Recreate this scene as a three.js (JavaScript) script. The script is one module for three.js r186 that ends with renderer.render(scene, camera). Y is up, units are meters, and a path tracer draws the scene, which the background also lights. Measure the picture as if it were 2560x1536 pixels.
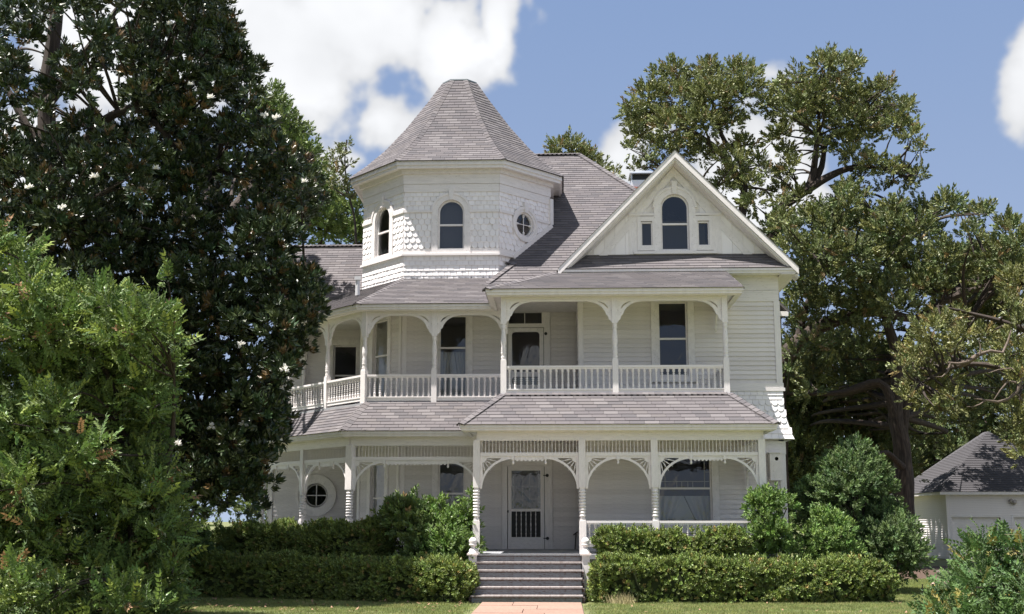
import * as THREE from 'three';
import { mergeGeometries } from 'three/addons/utils/BufferGeometryUtils.js';
import { ImprovedNoise } from 'three/addons/math/ImprovedNoise.js';

// ---------------------------------------------------------------- camera, sky, sun, exposure
const scene = new THREE.Scene();
const camera = new THREE.PerspectiveCamera(28.72, 1024 / 614, 0.1, 900);
camera.position.set(0, 1.75, 0);
camera.rotation.order = 'YXZ';
camera.rotation.set(THREE.MathUtils.degToRad(10), THREE.MathUtils.degToRad(2.3), 0);

const renderer = new THREE.WebGLRenderer({ antialias: true });
renderer.toneMapping = THREE.LinearToneMapping;
renderer.toneMappingExposure = 2.55;
renderer.shadowMap.enabled = true;

const SUN = new THREE.Vector3(-0.305, 0.94, 0.155).normalize();
const sun = new THREE.DirectionalLight(new THREE.Color(1, 0.945, 0.895), 4.7);
sun.position.copy(SUN).multiplyScalar(120).add(new THREE.Vector3(0, 0, -30));
sun.target.position.set(0, 0, -30);
sun.castShadow = true;
sun.shadow.mapSize.set(4096, 4096);
Object.assign(sun.shadow.camera, { left: -45, right: 45, top: 45, bottom: -45, near: 10, far: 260 });
scene.add(sun, sun.target);

const perlin = new ImprovedNoise();
function fbm(x, y, z, oct) { let a = 0.5, s = 0; for (let i = 0; i < oct; i++) { s += a * perlin.noise(x, y, z); x *= 2.03; y *= 2.03; z *= 2.03; a *= 0.5; } return s; }
const smooth = (a, b, x) => { const t = Math.min(1, Math.max(0, (x - a) / (b - a))); return t * t * (3 - 2 * t); };
{
  const W = 4096, H = 2048, data = new Float32Array(W * H * 4);
  // cumulus: [azimuth east of north, elevation, half width, half height] in degrees; the rest of the dome is filled by the same noise
  const clumps = [[-9.95,23.45,7.26,4.01,1],[-5.53,22.7,3.25,3.06,1],[-3.21,23.46,1.34,2.1,0.85],[-12.23,20.44,4.97,4.2,1],[-8.66,18.76,2.48,1.91,0.8],[-15.04,22.77,5.35,3.82,1],[-11.73,16.78,2.48,1.91,0.8],[-21.35,21.43,8.02,4.97,0.9],[-23.65,15.89,4.97,3.82,0.7],[3.24,17.29,2.1,1.72,1],[4.44,18.19,1.53,1.15,0.8],[9.79,16.08,3.82,3.25,0.9],[21.88,18.44,1.43,2.29,0.85],[22.46,20.49,1.34,1.72,0.85],[19.76,8.54,3.82,1.34,0.9],[15.65,5.31,3.82,1.53,0.8]];
  const D2R = Math.PI / 180, cl = clumps.map(([az, el, w, h, k]) => ({ az, el, w, h, k }));
  for (let j = 0; j < H; j++) {
    const el = ((j + 0.5) / H - 0.5) * 180, y = Math.sin(el * D2R), c = Math.cos(el * D2R);
    for (let i = 0; i < W; i++) {
      const o = (j * W + i) * 4;
      let r, g, b;
      const e = Math.max(0, y), hz = Math.pow(1 - e, 3);
      r = 0.205 + 0.30 * hz; g = 0.328 + 0.28 * hz; b = 0.60 + 0.20 * hz;
      if (el > -1) {
        const ph = ((i + 0.5) / W - 0.5) * 2 * Math.PI, x = c * Math.cos(ph), z = c * Math.sin(ph);
        let az = Math.atan2(x, -z) / D2R;
        // the general field: clouds of flattening size towards the horizon
        const yy = Math.max(0.06, y) + 0.12, px = x / yy, pz = z / yy;
        let f = fbm(px * 1.1 + 3.1, 7.7, pz * 1.1 + 1.3, 4) * 2.1 - 0.10;
        const inView = smooth(34, 22, Math.hypot((az + 2.3) * 0.9, el - 14));
        let d = f * (1 - inView) - 0.28 * inView;
        const wob = fbm(x * 9, y * 9 + 4, z * 9, 6);
        if (inView > 0) {
          let m = -1;
          for (const q of cl) {
            const dx = (az - q.az) / q.w, dy = (el - q.el) / q.h, v = q.k * (1 - Math.sqrt(dx * dx + dy * dy));
            m = Math.max(m, v);
          }
          d = Math.max(d, (Math.max(-1, m) * 0.95 + wob * 1.2 + fbm(x * 30, y * 30, z * 30 + 9, 5) * 0.42) * inView - 0.06);
        } else d += wob * 0.35;
        const a = smooth(-0.05, 0.24, d);
        if (a > 0) {
          const body = 0.5 + 0.5 * fbm(x * 12 + 5, y * 12, z * 12, 4) * 1.6, t = Math.min(1, Math.max(0, body));
          const br = 0.77 + 0.27 * t * smooth(0.0, 0.5, d) + 0.10 * smooth(0.1, 0.7, d);
          r += a * (br * 0.985 - r); g += a * (br - g); b += a * (br * 1.03 - b);
        }
      }
      data[o] = r * 0.38; data[o + 1] = g * 0.38; data[o + 2] = b * 0.38; data[o + 3] = 1;
    }
  }
  const sky = new THREE.DataTexture(data, W, H, THREE.RGBAFormat, THREE.FloatType);
  sky.mapping = THREE.EquirectangularReflectionMapping;
  sky.magFilter = sky.minFilter = THREE.LinearFilter;
  sky.needsUpdate = true;
  scene.background = sky;
  scene.environment = sky;
}

// ---------------------------------------------------------------- helpers
let seed = 20240611;
function rnd() { seed = (seed + 0x6D2B79F5) | 0; let t = Math.imul(seed ^ (seed >>> 15), 1 | seed); t = (t + Math.imul(t ^ (t >>> 7), 61 | t)) ^ t; return ((t ^ (t >>> 14)) >>> 0) / 4294967296; }
const rr = (a, b) => a + (b - a) * rnd();
const gauss = () => (rnd() + rnd() + rnd() - 1.5) / 1.5;
const V = (x, y, z) => new THREE.Vector3(x, y, z);
const used = {};
function numbered(n) { used[n] = (used[n] ?? -1) + 1; return used[n] ? `${n}_${String(used[n]).padStart(3, '0')}` : n; }
function tag(o, label, category, group, kind) { if (label) o.userData.label = label; if (category) o.userData.category = category; if (group) o.userData.group = group; if (kind) o.userData.kind = kind; return o; }
function thing(name, label, category, pos, group) { const g = new THREE.Group(); g.name = numbered(name); g.position.set(...pos); scene.add(g); return tag(g, label, category, group); }
function mesh(name, geo, mat, parent) { const m = new THREE.Mesh(Array.isArray(geo) ? join(geo) : geo, mat); m.name = parent === scene ? numbered(name) : name; m.castShadow = m.receiveShadow = true; parent.add(m); return m; }
const pieces = (name, list, mat, parent) => list.map(g => mesh(name, g, mat, parent));
function join(list) { const l = list.map(g => g.index ? g.toNonIndexed() : g); for (const g of l) { for (const k of Object.keys(g.attributes)) if (k !== 'position' && k !== 'normal' && k !== 'uv') g.deleteAttribute(k); if (!g.attributes.uv) g.setAttribute('uv', new THREE.BufferAttribute(new Float32Array(g.attributes.position.count * 2), 2)); } return mergeGeometries(l); }
const box = (x0, x1, y0, y1, z0, z1) => new THREE.BoxGeometry(x1 - x0, y1 - y0, z1 - z0).translate((x0 + x1) / 2, (y0 + y1) / 2, (z0 + z1) / 2);
function beam(p, q, w, h) { // a bar from p to q, w across and h high
  const d = q.clone().sub(p), L = d.length(), x = d.clone().normalize(), z = Math.abs(x.y) > 0.99 ? V(0, 0, 1) : x.clone().cross(V(0, 1, 0)).normalize(), y = z.clone().cross(x);
  return new THREE.BoxGeometry(L, h, w).applyMatrix4(new THREE.Matrix4().makeBasis(x, y, z).setPosition(p.clone().add(q).multiplyScalar(0.5)));
}
function extrude(shape, depth, seg = 12) { return new THREE.ExtrudeGeometry(shape, { depth, bevelEnabled: false, curveSegments: seg }); }
function flatten(pts, y0, y1) { // prism over a plan outline [x, z], counter-clockwise or not
  const s = new THREE.Shape(pts.map(([x, z]) => new THREE.Vector2(x, -z)));
  return extrude(s, y1 - y0).rotateX(-Math.PI / 2).translate(0, y0, 0);
}
function offset(pts, d) { // open plan polyline moved to its left by d, mitred
  const n = pts.length, out = [];
  const nor = i => { const [ax, az] = pts[i], [bx, bz] = pts[i + 1], L = Math.hypot(bx - ax, bz - az); return [(bz - az) / L, -(bx - ax) / L]; };
  for (let i = 0; i < n; i++) {
    const a = nor(Math.max(0, i - 1)), b = nor(Math.min(n - 2, i)), k = 1 + a[0] * b[0] + a[1] * b[1];
    out.push([pts[i][0] + d * (a[0] + b[0]) / k, pts[i][1] + d * (a[1] + b[1]) / k]);
  }
  return out;
}
function band(pts, d0, d1, y0, y1) { const a = offset(pts, d0), b = offset(pts, d1), g = []; for (let i = 0; i + 1 < pts.length; i++) g.push(flatten([a[i], a[i + 1], b[i + 1], b[i]], y0, y1)); return join(g); }
function lathe(pairs, seg = 12) { return new THREE.LatheGeometry(pairs.map(([r, y]) => new THREE.Vector2(r, y)), seg); }
const FR = (x, z, deg, y = 0) => new THREE.Matrix4().makeRotationY(deg * Math.PI / 180).setPosition(x, y, z);
const put = (o, m) => { o.applyMatrix4(m); return o; };
function noiseTexture(w, h, fn, srgb = true) {
  const d = new Uint8Array(w * h * 4);
  for (let j = 0; j < h; j++) for (let i = 0; i < w; i++) { const c = fn(i / w, j / h), o = (j * w + i) * 4; d[o] = c[0] * 255; d[o + 1] = c[1] * 255; d[o + 2] = c[2] * 255; d[o + 3] = 255; }
  const t = new THREE.DataTexture(d, w, h); t.wrapS = t.wrapT = THREE.RepeatWrapping; t.magFilter = t.minFilter = THREE.LinearFilter; if (srgb) t.colorSpace = THREE.SRGBColorSpace; t.needsUpdate = true; return t;
}
const lin = (r, g, b) => new THREE.Color().setRGB(r, g, b);
const std = (c, rough = 0.8, extra = {}) => new THREE.MeshStandardMaterial({ color: c, roughness: rough, ...extra });
const periodic = (u, v, s, k, oct) => { // noise that tiles over the unit square
  const a = u * 2 * Math.PI, b = v * 2 * Math.PI; return fbm(Math.cos(a) * s + k, Math.sin(a) * s + Math.cos(b) * s * 0.7, Math.sin(b) * s + k * 0.3, oct);
};

// ---------------------------------------------------------------- materials
const paintMap = noiseTexture(256, 256, (u, v) => { const n = 0.955 + 0.085 * periodic(u, v, 1.2, 3, 5) + 0.035 * fbm(u * 3, v * 120, 1, 2), chip = smooth(0.34, 0.40, periodic(u, v, 9, 17, 4) + 0.35 * periodic(u, v, 1.6, 31, 2)); return [n - 0.22 * chip, (n - 0.24 * chip) * 0.995, (n - 0.27 * chip) * 0.988]; });
const oldGlass = noiseTexture(256, 256, (u, v) => { const n = 0.5 + 0.5 * periodic(u, v, 0.9, 6, 3); return [n, n, n]; }, false);
const M = {
  white: std(lin(0.86, 0.825, 0.82), 0.55, { map: paintMap }),
  trim: std(lin(0.885, 0.85, 0.845), 0.5, { map: paintMap }),
  fascia: std(lin(0.865, 0.83, 0.825), 0.6, { map: paintMap }),
  boards: [0.0, 0.02, -0.03, -0.055].map(d => std(lin(0.83 + d, 0.795 + d, 0.79 + d), 0.6, { map: paintMap })),  // siding toned below the trim paint: porch shade put into its colour
  scales: [0.0, 0.025, -0.04].map(d => std(lin(0.875 + d, 0.84 + d, 0.835 + d), 0.6)),
  roofs: [[0.256, 0.233, 0.236], [0.280, 0.256, 0.258], [0.236, 0.215, 0.220], [0.325, 0.300, 0.298], [0.208, 0.194, 0.200], [0.264, 0.240, 0.236]].map(c => std(lin(...c.map((v, i) => v * [0.45, 0.45, 0.46][i])), 0.95)),
  roofMass: std(lin(1, 1, 1), 0.95, { vertexColors: true }),
  deck: std(lin(0.12, 0.11, 0.11), 0.95),
  flash: std(lin(0.10, 0.09, 0.09), 0.6),
  glass: new THREE.MeshPhysicalMaterial({ color: lin(0.93, 0.96, 0.95), roughness: 0.02, transmission: 1, thickness: 0, ior: 1.7, bumpMap: oldGlass, bumpScale: 0.006 }),
  screen: std(lin(0.035, 0.035, 0.035), 0.8),
  room: std(lin(0.16, 0.15, 0.14), 0.9),
  curtain: std(lin(0.40, 0.39, 0.39), 0.95),
  black: std(lin(0.012, 0.012, 0.012), 0.5),
  metal: std(lin(0.62, 0.64, 0.66), 0.38, { metalness: 0.85 }),
  bark: std(lin(0.085, 0.07, 0.058), 0.95),
};
const palette = M.roofs.map(m => [m.color.r, m.color.g, m.color.b]);
// ---------------------------------------------------------------- ground
const grassTex = noiseTexture(512, 512, (u, v) => { const a = periodic(u, v, 5, 2, 5), b = periodic(u, v, 1.5, 9, 3); return [0.49 + 0.17 * a + 0.10 * b, 0.51 + 0.14 * a + 0.07 * b, 0.32 + 0.10 * a]; });
grassTex.repeat.set(1 / 3.1, 1 / 3.1);
function sheet(name, pts, y, m, label) { const s = new THREE.Shape(pts.map(([x, z]) => new THREE.Vector2(x, -z))); const g = new THREE.ShapeGeometry(s).rotateX(-Math.PI / 2).translate(0, y, 0); const o = mesh(name, g, m, scene); o.userData.kind = 'structure'; if (label) o.userData.label = label; return o; }
sheet('ground', [[-420, 120], [420, 120], [420, -620], [-420, -620]], 0, std(lin(0.6, 0.6, 0.6), 0.95, { map: grassTex }), 'mown green lawn round the house');
const soilTex = noiseTexture(256, 256, (u, v) => { const a = periodic(u, v, 4, 5, 5); return [0.30 + 0.16 * a, 0.235 + 0.12 * a, 0.19 + 0.1 * a]; });
soilTex.repeat.set(0.5, 0.5);
sheet('driveway', [[8.6, -36.6], [11.5, -35.6], [20, -36.5], [34, -37.5], [34, -47.5], [20, -47], [12.6, -46.2], [8.2, -45.5], [7.5, -40]], 0.006, std(lin(1, 1, 1), 1, { map: soilTex }), 'dark bare earth driveway before the garage');
sheet('added_road', [[-420, 12], [420, 12], [420, 3], [-420, 3]], 0.006, std(lin(0.13, 0.125, 0.12), 0.95), 'grey street added out of view behind the camera');  // never in view; added to bounce neutral light onto the white walls
// the walk: terracotta coloured concrete flags
{
  const t = noiseTexture(256, 256, (u, v) => { const a = periodic(u, v, 3, 4, 5), b = Math.max(0, periodic(u, v, 7, 1, 3) - 0.12) * 2; return [0.72 + 0.13 * a - b * 0.35, 0.585 + 0.11 * a - b * 0.24, 0.515 + 0.09 * a - b * 0.18]; });
  const ms = [1, 0.94, 1.05].map(k => std(lin(k * 0.6, k * 0.6, k * 0.6), 0.9, { map: t }));
  const walk = mesh('walkway', flatten([[-1.66, -25.55], [0.42, -25.55], [0.42, -8], [-1.66, -8]], 0.004, 0.02), std(lin(0.09, 0.07, 0.055), 1), scene);
  tag(walk, 'terracotta coloured flag path leading up to the front steps', null, null, 'structure');
  for (let r = 0, z = -25.54; z < -8.5; r++) { const d = rr(0.8, 0.98); const cut = rr(-1.1, -0.1); for (const [a, b] of [[-1.65, cut], [cut, 0.41]]) { const f = mesh('paving_slab', new THREE.BoxGeometry(b - a - 0.014, 0.035, d - 0.014), ms[Math.floor(rnd() * 3)], walk); f.position.set((a + b) / 2, 0.02 + rr(0, 0.006), z + d / 2); f.rotation.z = rr(-0.004, 0.004); } z += d; }
}

// ---------------------------------------------------------------- the house
const house = thing('victorian_house', 'white two-storey Victorian house with octagonal corner tower and gingerbread porches', 'house', [0, 0, 0]);
const shingleMass = { p: [], c: [] };   // the roof shingles past the 300 that show largest
function addTri(m, a, b, c, col) { for (const v of [a, b, c]) { m.p.push(v.x, v.y, v.z); m.c.push(...col); } }
const tabGeo = (() => { // a whole tab: 1 wide, 1 up the slope, its butt edge 1 thick
  const g = new THREE.BoxGeometry(1, 1, 1).translate(0.5, 0.5, 0.5), p = g.attributes.position;
  for (let i = 0; i < p.count; i++) if (p.getY(i) > 0.5) p.setZ(i, p.getZ(i) * 0.3);
  g.computeVertexNormals(); return g;
})();
function plane3(poly) { // frame of a roof plane: poly[0] to poly[1] is the eave, seen from outside left to right
  const o = poly[0].clone(), u = poly[1].clone().sub(o).normalize(), n = u.clone().cross(poly[2].clone().sub(o)).normalize(), v = n.clone().cross(u);
  return { o, u, v, n, pts: poly.map(p => { const d = p.clone().sub(o); return [d.dot(u), d.dot(v)]; }) };
}
function span(pts, v) { // left and right end of a convex outline at height v
  let a = Infinity, b = -Infinity;
  for (let i = 0; i < pts.length; i++) { const [x0, y0] = pts[i], [x1, y1] = pts[(i + 1) % pts.length]; if ((y0 - v) * (y1 - v) <= 0 && Math.abs(y1 - y0) > 1e-6) { const x = x0 + (x1 - x0) * (v - y0) / (y1 - y0); a = Math.min(a, x); b = Math.max(b, x); } else if (Math.abs(y1 - y0) < 1e-6 && Math.abs(y0 - v) < 1e-6) { a = Math.min(a, x0, x1); b = Math.max(b, x0, x1); } }
  return [a, b];
}
function roofPlane(name, poly, single, exp = 0.128, tab = 0.335) {
  const f = plane3(poly), top = Math.max(...f.pts.map(p => p[1]));
  const s = new THREE.Shape(f.pts.map(p => new THREE.Vector2(...p)));
  const deck = mesh(name, extrude(s, 0.045).translate(0, 0, -0.05), M.deck, house);
  put(deck, new THREE.Matrix4().makeBasis(f.u, f.v, f.n).setPosition(f.o));
  let row = Math.floor(rnd() * 2);
  for (let v0 = -0.035; v0 < top - 0.01; v0 += exp, row++) {
    const v1 = Math.min(top, v0 + exp), va = Math.max(0.0005, v0), [a0, b0] = span(f.pts, va), [a1, b1] = span(f.pts, Math.max(0.0005, v1 - 0.001));
    const t = 0.017;
    for (let x = Math.min(a0, a1) - tab * ((row % 2) * 0.5 + rr(0, 0.06)); x < Math.max(b0, b1); x += tab) {
      const l0 = Math.max(x, a0), r0 = Math.min(x + tab - 0.006, b0), l1 = Math.max(x, a1), r1 = Math.min(x + tab - 0.006, b1);
      if (r0 - l0 < 0.02 && r1 - l1 < 0.02) continue;
      let k = Math.floor(rnd() * 6); if (k === 3 && rnd() < 0.45) k = 0;
      const whole = r0 - l0 > tab - 0.01 && r1 - l1 > tab - 0.01 && v1 - v0 > exp - 0.01, jog = rr(-0.003, 0.003);
      if (single && whole) {
        const m = mesh('roof_shingle', tabGeo, M.roofs[k], deck); m.position.set(l0, v0 + jog, 0); m.scale.set(tab - 0.006, exp + 0.012, t + rr(0, 0.003));
      } else {
        const P = (x, y, z) => f.o.clone().addScaledVector(f.u, x).addScaledVector(f.v, y).addScaledVector(f.n, z);
        const A = P(l0, v0, t), B = P(Math.max(l0, r0), v0, t), C = P(Math.max(l1, r1), v1, 0.004), D = P(l1, v1, 0.004), a = P(l0, v0, -0.002), b = P(Math.max(l0, r0), v0, -0.002);
        const cc = P(Math.max(l1, r1), v1, -0.002), dd = P(l1, v1, -0.002), col = palette[k];
        if (single) { // a cut tab at a hip: its own small mesh
          const g = new THREE.BufferGeometry(), loc = [[l0, v0, t], [Math.max(l0, r0), v0, t], [Math.max(l1, r1), v1, 0.004], [l1, v1, 0.004], [l0, v0, -0.002], [Math.max(l0, r0), v0, -0.002]];
          const tri = [0, 1, 2, 0, 2, 3, 4, 5, 1, 4, 1, 0, 0, 3, 4, 1, 5, 2]; g.setAttribute('position', new THREE.Float32BufferAttribute(tri.flatMap(i => loc[i]), 3)); g.computeVertexNormals();
          mesh('roof_shingle', g, M.roofs[k], deck);
        } else { addTri(shingleMass, A, B, C, col); addTri(shingleMass, A, C, D, col); addTri(shingleMass, a, b, B, col); addTri(shingleMass, a, B, A, col); addTri(shingleMass, A, D, a, col); addTri(shingleMass, B, b, C, col); addTri(shingleMass, b, cc, C, col); addTri(shingleMass, a, D, dd, col); }
      }
    }
  }
  return deck;
}
function hipCap(p, q, name = 'hip_cap', w = 0.13) { // overlapping cap shingles folded over a hip or ridge from p (low) to q
  const d = q.clone().sub(p), L = d.length(); d.normalize();
  const side = d.clone().cross(V(0, 1, 0)).normalize(), up = side.clone().cross(d).normalize(), m = { p: [], c: [] };
  for (let s = 0; s < L; s += 0.14) {
    const e = Math.min(L, s + 0.2), col = palette[Math.floor(rnd() * 6)], at = (t, k, h) => p.clone().addScaledVector(d, t).addScaledVector(side, k * w).addScaledVector(up, h - Math.abs(k) * 0.055);
    for (const k of [-1, 1]) { addTri(m, at(s, 0, 0.04), at(e, 0, 0.026), at(e, k, 0.026), col); addTri(m, at(s, 0, 0.04), at(e, k, 0.026), at(s, k, 0.04), col); addTri(m, at(s, 0, 0.04), at(s, k, 0.04), at(s, k, 0.02), col); addTri(m, at(s, 0, 0.04), at(s, k, 0.02), at(s, 0, 0.02), col); addTri(m, at(s, k, 0.04), at(e, k, 0.026), at(e, k, 0.0), col); addTri(m, at(s, k, 0.04), at(e, k, 0.0), at(s, k, 0.0), col); }
  }
  return mesh(name, massGeo(m), M.roofMass, house);
}
function massGeo(m) { const g = new THREE.BufferGeometry(); g.setAttribute('position', new THREE.Float32BufferAttribute(m.p, 3)); g.setAttribute('color', new THREE.Float32BufferAttribute(m.c, 3)); g.computeVertexNormals(); return g; }

// -------- walls
const boardGeo = (() => { const g = new THREE.BoxGeometry(1, 1, 1).translate(0.5, 0.5, 0.5), p = g.attributes.position; for (let i = 0; i < p.count; i++) if (p.getY(i) > 0.5 && p.getZ(i) > 0.5) p.setZ(i, 0.2); g.computeVertexNormals(); return g; })();
function holePath(h) { const p = new THREE.Path(); if (h.r) { p.absarc((h.u0 + h.u1) / 2, (h.y0 + h.y1) / 2, h.r, 0, Math.PI * 2, true); return p; } if (h.arch) { const c = (h.u0 + h.u1) / 2, R = (h.u1 - h.u0) / 2; p.moveTo(h.u0, h.y0); p.lineTo(h.u0, h.y1 - R); p.absarc(c, h.y1 - R, R, Math.PI, 0, true); p.lineTo(h.u1, h.y0); p.closePath(); return p; } p.moveTo(h.u0, h.y0); p.lineTo(h.u0, h.y1); p.lineTo(h.u1, h.y1); p.lineTo(h.u1, h.y0); p.closePath(); return p; }
function wall(fr, w, y0, y1, holes = [], thick = 0.12) {
  const s = new THREE.Shape([[0, y0], [w, y0], [w, y1], [0, y1]].map(a => new THREE.Vector2(...a)));
  for (const h of holes) s.holes.push(holePath(h));
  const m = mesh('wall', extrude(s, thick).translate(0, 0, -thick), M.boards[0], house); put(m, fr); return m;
}
// clapboards between u0 and u1, left out where a casing covers them
function siding(wallMesh, u0, u1, y0, y1, cover = [], merged = false, exp = 0.118) {
  const rows = Math.max(1, Math.round((y1 - y0) / exp)), h = (y1 - y0) / rows, geos = [];
  for (let i = 0; i < rows; i++) {
    const a = y0 + i * h, b = a + h; let parts = [[u0, u1]];
    for (const c of cover) {
      let cu0 = c.u0, cu1 = c.u1;
      if (c.r) { const cy = (c.y0 + c.y1) / 2, cx = (c.u0 + c.u1) / 2, dy = Math.max(0, Math.max(a - cy, cy - b)); if (dy >= c.r) continue; const q = Math.sqrt(c.r * c.r - Math.max(Math.abs(a - cy), Math.abs(b - cy)) ** 2 || 0) || 0; cu0 = cx - q; cu1 = cx + q; }
      else if (b <= c.y0 + 0.01 || a >= c.y1 - 0.01) continue;
      parts = parts.flatMap(([l, r]) => cu1 <= l || cu0 >= r ? [[l, r]] : [[l, cu0], [cu1, r]].filter(([x, y]) => y - x > 0.015));
    }
    for (const [l, r] of parts) {
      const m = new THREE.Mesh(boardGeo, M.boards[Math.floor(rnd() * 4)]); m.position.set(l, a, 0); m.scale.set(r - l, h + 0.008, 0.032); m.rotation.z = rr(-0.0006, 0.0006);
      if (merged) { m.updateMatrix(); geos.push(boardGeo.clone().applyMatrix4(m.matrix)); } else { m.name = 'siding_board'; m.castShadow = m.receiveShadow = true; wallMesh.add(m); }
    }
  }
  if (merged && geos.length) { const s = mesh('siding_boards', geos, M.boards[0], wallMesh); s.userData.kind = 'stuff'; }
}
const scaleGeo = (() => { const s = new THREE.Shape(); s.moveTo(-0.5, 1.3); s.lineTo(-0.5, 0.5); s.absarc(0, 0.5, 0.5, Math.PI, 2 * Math.PI, false); s.lineTo(0.5, 1.3); s.closePath(); const g = extrude(s, 1, 7), p = g.attributes.position; for (let i = 0; i < p.count; i++) p.setZ(i, p.getZ(i) * (1.25 - 0.8 * p.getY(i) / 1.3)); g.computeVertexNormals(); return g; })();
const squareGeo = (() => { const g = new THREE.BoxGeometry(1, 1.25, 1).translate(0, 0.625, 0.5), p = g.attributes.position; for (let i = 0; i < p.count; i++) p.setZ(i, p.getZ(i) * (1 - 0.75 * p.getY(i) / 1.25)); g.computeVertexNormals(); return g; })();
function wallShingles(wallMesh, kind, u0, u1, y0, rows, exp, wid, skip = () => false, worn = 0) {
  const n = Math.round((u1 - u0) / wid), w = (u1 - u0) / n, geo = kind === 'scale' ? scaleGeo : squareGeo;
  for (let i = 0; i < rows; i++) for (let k = 0; k <= n; k++) {
    let c = u0 + (k + (i % 2 ? 0.5 : 0)) * w, ww = w; if (i % 2 && k === n) continue;
    if (!(i % 2)) { if (k === 0) { c = u0 + w / 4; ww = w / 2; } else if (k === n) { c = u1 - w / 4; ww = w / 2; } }
    const y = y0 + i * exp; if (skip(c, y + exp * 0.5)) continue;
    const jit = kind === 'scale' ? 0 : rr(-0.12, 0.12) * ww;
    const m = mesh(kind === 'scale' ? 'fish_scale_shingle' : 'wall_shingle', geo, M.scales[Math.floor(rnd() * 3)], wallMesh);
    m.position.set(c + jit * 0.2, y + rr(-0.004, 0.004), 0); m.scale.set(ww - (kind === 'scale' ? 0.009 : 0.014), exp, 0.027 + rr(0, 0.007)); m.rotation.z = rr(-0.008, 0.008); if (rnd() < worn) { m.rotation.z = rr(-0.3, 0.3); m.position.y -= rr(0, 0.03); m.rotation.x = rr(-0.12, 0); }
  }
}

// -------- windows: frame = local wall frame; u0..u1, y0..y1 is the glass
function sashWindow(fr, u0, u1, y0, y1, { casing = 0.15, arch = false, mid = 0.5, label, head = 0.0, key = false, sill = true, curtain = null, cy1 = null } = {}) {
  const cx = (u0 + u1) / 2, w = u1 - u0, R = w / 2, top = arch ? y1 - R : y1, so = 0.045;
  const outline = (e, eb = e) => { const s = new THREE.Shape(); s.moveTo(u0 - e, y0 - eb); s.lineTo(u1 + e, y0 - eb); s.lineTo(u1 + e, top); if (arch) s.absarc(cx, top, R + e, 0, Math.PI, false); else { s.lineTo(u1 + e, top + e + head); s.lineTo(u0 - e, top + e + head); } s.closePath(); return s; };
  const hole = (s, e) => { const o = outline(e).getPoints(14).reverse(); s.holes.push(new THREE.Path(o)); return s; };
  const outer = outline(casing + so, casing * 0.6 + so), g = [extrude(hole(outer, so), 0.075, 14).translate(0, 0, -0.02)];
  if (arch) { const a = new THREE.Shape(); a.absarc(cx, top, R + casing + so + 0.03, 0, Math.PI, false); a.absarc(cx, top, R + casing + so - 0.03, Math.PI, 0, true); a.closePath(); g.push(extrude(a, 0.085, 14).translate(0, 0, -0.01)); }
  if (sill) g.push(box(u0 - casing - so - 0.04, u1 + casing + so + 0.04, y0 - casing * 0.6 - so - 0.05, y0 - casing * 0.6 - so + 0.0, -0.03, 0.10));
  const win = mesh('window', g, M.trim, house); put(win, fr); if (label) win.userData.label = label;
  if (key) { const k = new THREE.Shape([[-0.075, 0.34], [0.075, 0.34], [0.05, 0.0], [-0.05, 0.0]].map(a => new THREE.Vector2(...a))); mesh('keystone', extrude(k, 0.11).translate(cx, y1 + so - 0.01, -0.01), M.trim, win); }
  const ym = y0 + (y1 - y0) * mid;
  // upper sash stands proud of the lower one
  const sashTop = outline(so); hole(sashTop, 0.0);
  mesh('sash', [extrude(sashTop, 0.04, 14).translate(0, 0, -0.075), box(u0, u1, ym - 0.022, ym + 0.026, -0.08, -0.025)], M.trim, win);
  const low = new THREE.Shape([[u0, y0], [u1, y0], [u1, ym - 0.022], [u0, ym - 0.022]].map(a => new THREE.Vector2(...a)));
  const up = new THREE.Shape(); up.moveTo(u0, ym + 0.026); up.lineTo(u1, ym + 0.026); up.lineTo(u1, top); if (arch) up.absarc(cx, top, R, 0, Math.PI, false); else up.lineTo(u0, top); up.closePath();
  mesh('pane', new THREE.ShapeGeometry(low).translate(0, 0, -0.06), M.glass, win); mesh('pane', new THREE.ShapeGeometry(up, 14).translate(0, 0, -0.05), M.glass, win);
  if (curtain) drape(fr, u0 - 0.03, u1 + 0.03, y0, curtain.top ?? y1, curtain);
  return { u0: u0 - casing - so + 0.01, u1: u1 + casing + so - 0.01, y0: y0 - casing * 0.6 - so, y1: y1 + so + (arch ? casing : casing + head) };
}
function drape(fr, u0, u1, y0, y1, { label, gap = 0 }) { // gathered curtain hanging inside a window
  const n = 60, pos = [], idx = [], w = u1 - u0;
  for (let i = 0; i <= n; i++) for (let j = 0; j <= 4; j++) { const t = i / n, v = j / 4, sw = gap ? (t < 0.5 ? t * (1 - gap * (1 - v)) : 1 - (1 - t) * (1 - gap * (1 - v))) : t; pos.push(u0 + sw * w, y0 + (y1 - y0) * v, -0.42 + 0.022 * Math.sin(t * 46 + v) * (1 - 0.3 * v)); }
  for (let i = 0; i < n; i++) { if (gap && i === n / 2) continue; for (let j = 0; j < 4; j++) { const a = i * 5 + j; idx.push(a, a + 5, a + 1, a + 1, a + 5, a + 6); } }
  const g = new THREE.BufferGeometry(); g.setAttribute('position', new THREE.Float32BufferAttribute(pos, 3)); g.setIndex(idx); g.computeVertexNormals();
  const c = mesh('window_curtain', g, M.curtain, scene); put(c, fr); tag(c, label, 'curtain');
}
const hole = (u0, u1, y0, y1) => ({ u0: u0 - 0.05, u1: u1 + 0.05, y0: y0 - 0.05, y1: y1 + 0.05 });
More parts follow.
